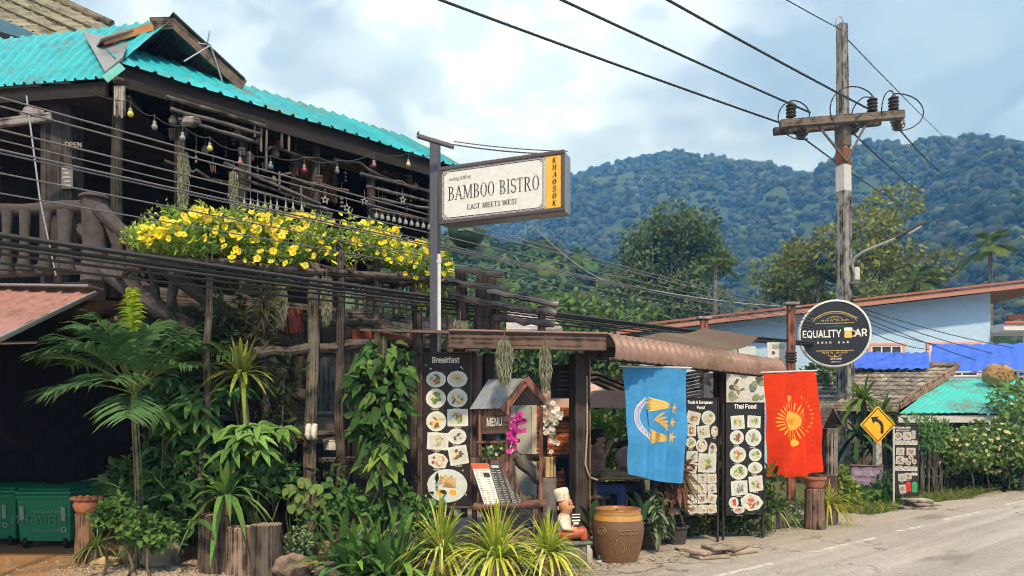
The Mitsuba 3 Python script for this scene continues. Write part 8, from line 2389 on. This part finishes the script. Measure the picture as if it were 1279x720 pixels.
for px, py, n, L, cols in ((1078, 500, 26, .75, [(.24, .32, .06), (.10, .18, .05)]), (1072, 545, 22, .8, [(.035, .08, .035), (.05, .10, .04)]), (1093, 555, 20, .8, [(.03, .075, .035), (.06, .11, .045)]), (1100, 520, 22, .7, [(.14, .22, .05), (.07, .13, .04)]), (1112, 545, 18, .8, [(.035, .08, .035)])):
    c = W(px, py, 18.2); m = M(); m.tube([c * [1, 1, 0], c], .04, (.16, .14, .11), 7); put('stem', m, 'wood', parent=t)
    strap_clump(t, c, n, L, .12, None, colvar=cols, el=(1.4, -.2), droop=(.2, .9))
bush('loose leafy growth between the red flag and the power pole', [(W(px, py, 20.3 + R.random() * 1.2), .5) for px, py in ((1022, 470), (1030, 490), (1040, 510), (1026, 520), (1045, 540), (1050, 560), (1008, 600), (1030, 470), (1012, 478))], (.085, .15, .05), .14, 150)
# right hand hedge with pale blossoms
HS = [(1195, 556), (1215, 562), (1180, 574), (1235, 570), (1255, 550), (1272, 528), (1280, 560), (1200, 580), (1250, 580), (1275, 590), (1222, 550), (1300, 540), (1300, 580), (1244, 536), (1265, 560)]
bush('shrub with creamy yellow blossoms in front of the turquoise shed', [(W(px, py, 16.6 + R.random()), .42) for px, py in HS[:5] + [(1205, 560), (1225, 556), (1172, 562)]], (.16, .25, .08), .12, 260, flowers=(110, .036, (.64, .60, .34)))
bush('big green and cream hedge shrub at the right edge', [(W(px, py, 17.5 + R.random() * 1.5), .5) for px, py in HS[4:] + [(1262, 498), (1282, 495)]], (.15, .25, .085), .13, 260, flowers=(90, .036, (.58, .57, .38)))
bush('feathery green fern like bush above the price board', [(W(px, py, 16.4), .32) for px, py in ((1150, 545), (1162, 535), (1145, 532), (1172, 542), (1158, 552))], (.12, .24, .08), .12, 190, aspect=.3)
m = M()
for i in range(60):
    px = 1140 + 190 * R.random(); scatter(m, W(px, 585 + 25 * R.random(), 17.5 + 3 * R.random()), .38, 60, .15, (.035, .055, .025), aspect=.5, shell=.1)
put('undergrowth', m, 'leaf', label='dark undergrowth behind the picket fence', cat='undergrowth', kind='stuff')
# grass verge and scattered grit
m = M(); n = 15000; a = R.uniform(13.4, 34, n); o = 5.42 + 1.9 * R.random(n) ** 1.1
P = UX * a[:, None] + NX * o[:, None]; s = 1 + .35 * meshkit.fbm(P * 1.1, 3, 5)
D = nrm(np.stack([R.normal(size=n) * .5, R.normal(size=n) * .5, np.ones(n)], 1))
m.leaves(P, D, (.10 + .26 * R.random(n)) * s, .018, np.array([(.16, .22, .05), (.11, .18, .04), (.24, .25, .09)])[R.integers(0, 3, n)], .5, N=rdir(n), mid=False, prof=((0, 1), (.5, .8), (1, .05)))
put('verge_grass', m, 'leaf', label='strip of rough green grass along the road edge at right', cat='grass', kind='stuff')
# gravel: loose grey stones on the yard
m = M(); ic = trimesh.creation.icosphere(0); iv, if_ = np.array(ic.vertices), np.array(ic.faces)
for i in range(2600):
    px = np.clip(190 + 75 * R.normal(), 10, 420) if i < 1900 else R.uniform(560, 960); py = np.clip(711 + 9 * R.normal() - (px > 560) * 6, 697, 732) if i < 1900 else np.interp(px, [560, 760, 960], [716, 703, 677]) + abs(R.normal()) * 5
    p = G(px, py); r_ = .006 + .011 * R.random() ** 2
    v = iv * (1 + .35 * R.normal(size=(12, 1)) * .6) * [r_ * 1.3, r_, r_ * .7] + p + UP * r_ * .3
    m.add(v, if_, np.array((.42, .40, .38)) * (.5 + .6 * R.random()))
put('gravel', m, 'matte', label='loose grey gravel and grit strewn at the edge of the yard', cat='gravel', kind='stuff')
m = M(); n = 260; px = R.uniform(90, 960, n); P = np.array([G(x, np.interp(x, [90, 400, 560, 760, 960], [706, 719, 719, 706, 678]) + abs(R.normal()) * 4) + UP * .012 for x in px])
m.leaves(P, rdir(n) * [1, 1, .15], .05, .025, np.array([(.25, .16, .07), (.30, .22, .10), (.16, .15, .06)])[R.integers(0, 3, n)], .1, N=UP, cjit=.3); put('fallen_leaves', m, 'leaf', label='dry fallen leaves scattered along the kerb of plants', cat='leaves', kind='stuff')

# ------------------------------------------------------------------ bulbs, chimes, stars hung along the terrace
STR = [(100, 120), (163, 142), (193, 158), (228, 172), (262, 185), (300, 203), (338, 208), (380, 212), (421, 214), (467, 206), (510, 205), (540, 208)]
m = M(); P = [O(x, y - 13 - (i % 2) * 2, 9.75) if x > 150 else W(x, y - 12, 9.3) for i, (x, y) in enumerate(STR)]
path = np.vstack([catenary(P[i], P[i + 1], .05, 8)[(1 if i else 0):] for i in range(len(P) - 1)]); m.tube(path, .006, (.05, .05, .055), 5); put('festoon_line', m, 'satin', label='thin drooping cord of coloured bulbs along the upper terrace', cat='string')
BC = {163: (.55, .53, .12), 262: (.5, .5, .12), 300: (.32, .10, .08), 338: (.07, .18, .22), 380: (.34, .05, .06), 421: (.09, .12, .18), 467: (.26, .10, .12), 510: (.55, .48, .24), 540: (.05, .2, .2)}
CN = {163: 'yellow', 193: 'clear', 228: 'dim', 262: 'lemon yellow', 300: 'orange red', 338: 'blue green', 380: 'red', 421: 'dark blue', 467: 'dusky pink', 510: 'cream', 540: 'teal'}
for x, y in STR[1:]:
    t = thing('light_bulb', f'{CN[x]} bulb hanging on the cord of the upper terrace', 'light bulb', None)
    c = O(x, y, 9.75); m = M(); m.tube([c + UP * .05, c + UP * .15], .007, (.05, .05, .05), 5); m.lathe([(.018, .025), (.02, .03), (.02, .06), (.012, .065), (0, .065)], c, 10, (.22, .22, .23)); put('socket', m, 'satin', parent=t)
    m = M(); m.lathe([(0, -.045), (.022, -.04), (.036, -.018), (.036, .0), (.022, .022), (.018, .03)], c, 14, BC.get(x, (.25, .25, .26))); put('glass', m, 'gloss', parent=t)
for i, (x, y) in enumerate(((406, 250), (433, 260), (455, 252), (503, 250))):
    c = O(x, y, 9.7); pts = [(math.cos(a) * (.062 if k_ % 2 == 0 else .027), math.sin(a) * (.062 if k_ % 2 == 0 else .027)) for k_, a in enumerate(np.linspace(math.pi / 2, math.pi / 2 + 2 * math.pi, 11)[:-1])]
    sh = Polygon(pts).buffer(.004).difference(Polygon(pts).buffer(-.009)); m = M(); m.flat(sh, (c, UX, UP), (.28, .28, .28), 0, .008); m.tube([c + UP * .06, c + UP * .16], .003, (.3, .3, .3), 4)
    t = thing('star_ornament', ('first', 'second', 'third', 'last')[i] + ' wire star from the left, hung under the terrace rail', 'star ornament', 'wire stars under the rail'); scene[t] = m.ply('satin')
for i, x in enumerate((305, 313, 322, 331, 338, 346, 357, 366, 377)):
    t = thing('hanging_bottle', 'little white bottle in the row hung beneath the terrace rail', 'bottle', 'row of hanging bottles'); c = O(x, 254 + i * .8, 9.7)
    m = M(); m.lathe([(0, -.06), (.024, -.058), (.026, -.02), (.010, .03), (.008, .07), (0, .07)], c, 10, (.27, .27, .27)); m.tube([c + UP * .06, c + UP * .15], .003, (.3, .3, .3), 4); scene[t] = m.ply('gloss')
for i, x in enumerate(np.linspace(470, 536, 10)):
    t = thing('hanging_glass', 'upside down drinking glass in the rack at the right end of the terrace', 'glass', 'rack of hanging glasses'); c = O(x, 268 + i * 1.6, 9.8)
    m = M(); m.lathe([(.03, -.06), (.034, -.02), (.022, .01), (.005, .02), (.005, .06), (.028, .065), (0, .07)], c, 12, (.22, .23, .23)); scene[t] = m.ply('gloss')
m = M(); m.beam(O(464, 262, 9.85), O(541, 278, 9.85), .12, .02, (.18, .16, .15)); put('glass_rack', m, 'wood', label='thin wooden rack from which the glasses hang', cat='rack')
t = thing('bamboo_chime', 'pale bamboo wind chime hanging under the roof corner', 'wind chime')
for k_ in range(5):
    m = M(); c = W(143.5 + 2.9 * k_, 108, 9.15); m.tube([c, W(143.5 + 2.9 * k_, 145 + 3 * (k_ % 2), 9.15)], .014, (.42, .41, .40), 8, rough=.04); put('tube', m, 'wood', parent=t)
m = M(); c = W(149, 104, 9.15); m.lathe([(0, 0), (.075, 0), (.06, .05), (0, .07)], c, 14, (.16, .13, .12)); put('cap', m, 'wood', parent=t)
for px, py, d in ((40, 142, 9.0), (237, 152, 9.9)):
    t = thing('shell_ornament', ('pale shell lamp at the left end of the upper terrace' if px < 100 else 'pale shell ornament on the first front post'), 'ornament'); ic = trimesh.creation.icosphere(2); v = np.array(ic.vertices) * (.8 + .5 * meshkit.noise(np.array(ic.vertices) * 2.5, 3))[:, None] * [.13, .07, .07] + W(px, py, d); scene[t] = M().add(v, ic.faces, (.33, .33, .34)).ply('stone')
m = M(); m.beam(W(-30, 158, 8.9), W(64, 146, 9.0), .05, .10, (.27, .26, .28)); put('hanging_plank', m, 'wood', label='weathered grey plank hung under the roof at the left edge', cat='plank')
m = M(); m.tube([W(33, 120, 8.6), W(50, 250, 8.7), W(70, 345, 8.75)], .011, (.42, .43, .45), 6); put('guy_wire', m, 'steel', label='straight pale guy wire crossing the left balustrade', cat='wire')
t = thing('lantern', 'dark green painted lantern under the hanging restaurant sign', 'lantern'); c = W(583, 293, 10.3)
m = M(); m.lathe([(0, -.16), (.16, -.15), (.24, -.05), (.26, .05), (.2, .14), (0, .16)], c, 18, (.03, .085, .075)); put('shade', m, 'satin', parent=t)
m = M(); m.tube([c + UP * .15, c + UP * .9], .01, (.06, .06, .06), 5); put('cord', m, 'satin', parent=t)
m = M(); m.box(c + v3(0, -.25, 0), (.2, .01, .03), None, (.14, .2, .19)); put('band', m, 'satin', parent=t)

# dim clutter hung under the roof of the upper terrace
g5 = np.random.default_rng(21)
for i in range(44):
    px = g5.uniform(205, 535); py = 120 + (px - 160) * .26 + g5.uniform(8, 60); c = O(px, py, 10.3 + .5 * g5.random()); q = .5 + .7 * g5.random()
    t = thing('hanging_ornament', 'small dark chime or ornament dangling among the clutter of the upper terrace', 'ornament', 'ornaments dangling in the upper terrace')
    cc = np.array([(.16, .14, .14), (.22, .20, .20), (.10, .10, .13), (.17, .09, .08), (.20, .19, .13)][g5.integers(5)])
    m = M(); m.tube([c, c + UP * (.2 + .25 * g5.random())], .004, (.1, .1, .1), 4)
    if i % 3 == 0:
        for k_ in range(4):
            m.tube([c + v3(.022 * (k_ - 1.5), 0, 0), c + v3(.022 * (k_ - 1.5), 0, -.12 * q - .03 * (k_ % 2))], .008, cc, 5)
        m.box(c, (.10, .05, .012), None, cc)
    elif i % 3 == 1:
        m.lathe([(0, -.09 * q), (.05 * q, -.07 * q), (.055 * q, -.02 * q), (.02, .03 * q), (0, .04 * q)], c, 9, cc)
    else:
        for k_ in range(3):
            m.lathe([(0, -.02), (.026 * q, -.01), (.026 * q, .012), (0, .02)], c - UP * .06 * k_, 8, cc)
    scene[t] = m.ply('satin')
for i, (x0, y0, x1, y1) in enumerate(((190, 62, 262, 100), (262, 100, 330, 128), (330, 150, 420, 172), (420, 165, 520, 200), (205, 170, 290, 196), (350, 185, 440, 208))):
    a, b = O(x0, y0 + 34, 10.3), O(x1, y1 + 34, 10.35); n = 9; s_ = np.linspace(0, 1, n)[:, None]; p = a * (1 - s_) + b * s_ + R.normal(size=(n, 3)) * .035
    m = M(); m.tube(p, .02 * (1 + .3 * R.random(n)), (.13, .115, .115), 7, rough=.15); put('driftwood_branch', m, 'wood', label=('first', 'second', 'third', 'fourth', 'lower left', 'lower middle')[i] + ' twisted grey branch hung under the terrace roof, counting from the left corner', cat='branch', group='twisted branches under the terrace roof')
# log beams and posts of the pergola end, right of the hanging sign
t = thing('log_rack', 'open rack of stacked log rails right of the sign post, above the terrace roof', 'log frame')
for px, y0, y1, r_ in ((619, 366, 440, .055), (676, 383, 440, .05)):
    m = M(); m.tube([W(px, y1, 9.4), W(px + .5, y0, 9.4)], r_, (.115, .085, .08), 9, rough=.06); put('post', m, 'wood', parent=t)
for y0, y1, x0, x1, c2 in ((364, 380, 608, 697, (.27, .25, .24)), (381, 392, 614, 694, (.22, .20, .20)), (397, 405, 617, 692, (.12, .105, .11)), (352, 361, 560, 632, (.2, .18, .17)), (336, 344, 568, 628, (.19, .17, .16)), (368, 384, 560, 640, (.15, .13, .13))):
    log('rail', W(x0, y0, 9.3), W(x1, y1, 9.35), .042, c2, parent=t, wob=.008)
for px, y0, y1 in ((578, 340, 400), (600, 345, 430), (607, 345, 420)):
    m = M(); m.tube([W(px, y1, 9.7), W(px + R.normal() * 3, y0, 9.7)], [.09, .075], (.085, .07, .068), 9, rough=.12); put('stub', m, 'wood', parent=t)
m = M(); wq(m, [W(632, 411, 11.5), W(703, 412, 12.2), W(688, 391, 13.2), W(634, 386, 12.5)], .03, (.42, .40, .41), back=(0, 0, -1)); put('white_roof', m, 'sheet', label='small pale sheet roof seen between the log rails', cat='roof sheet')
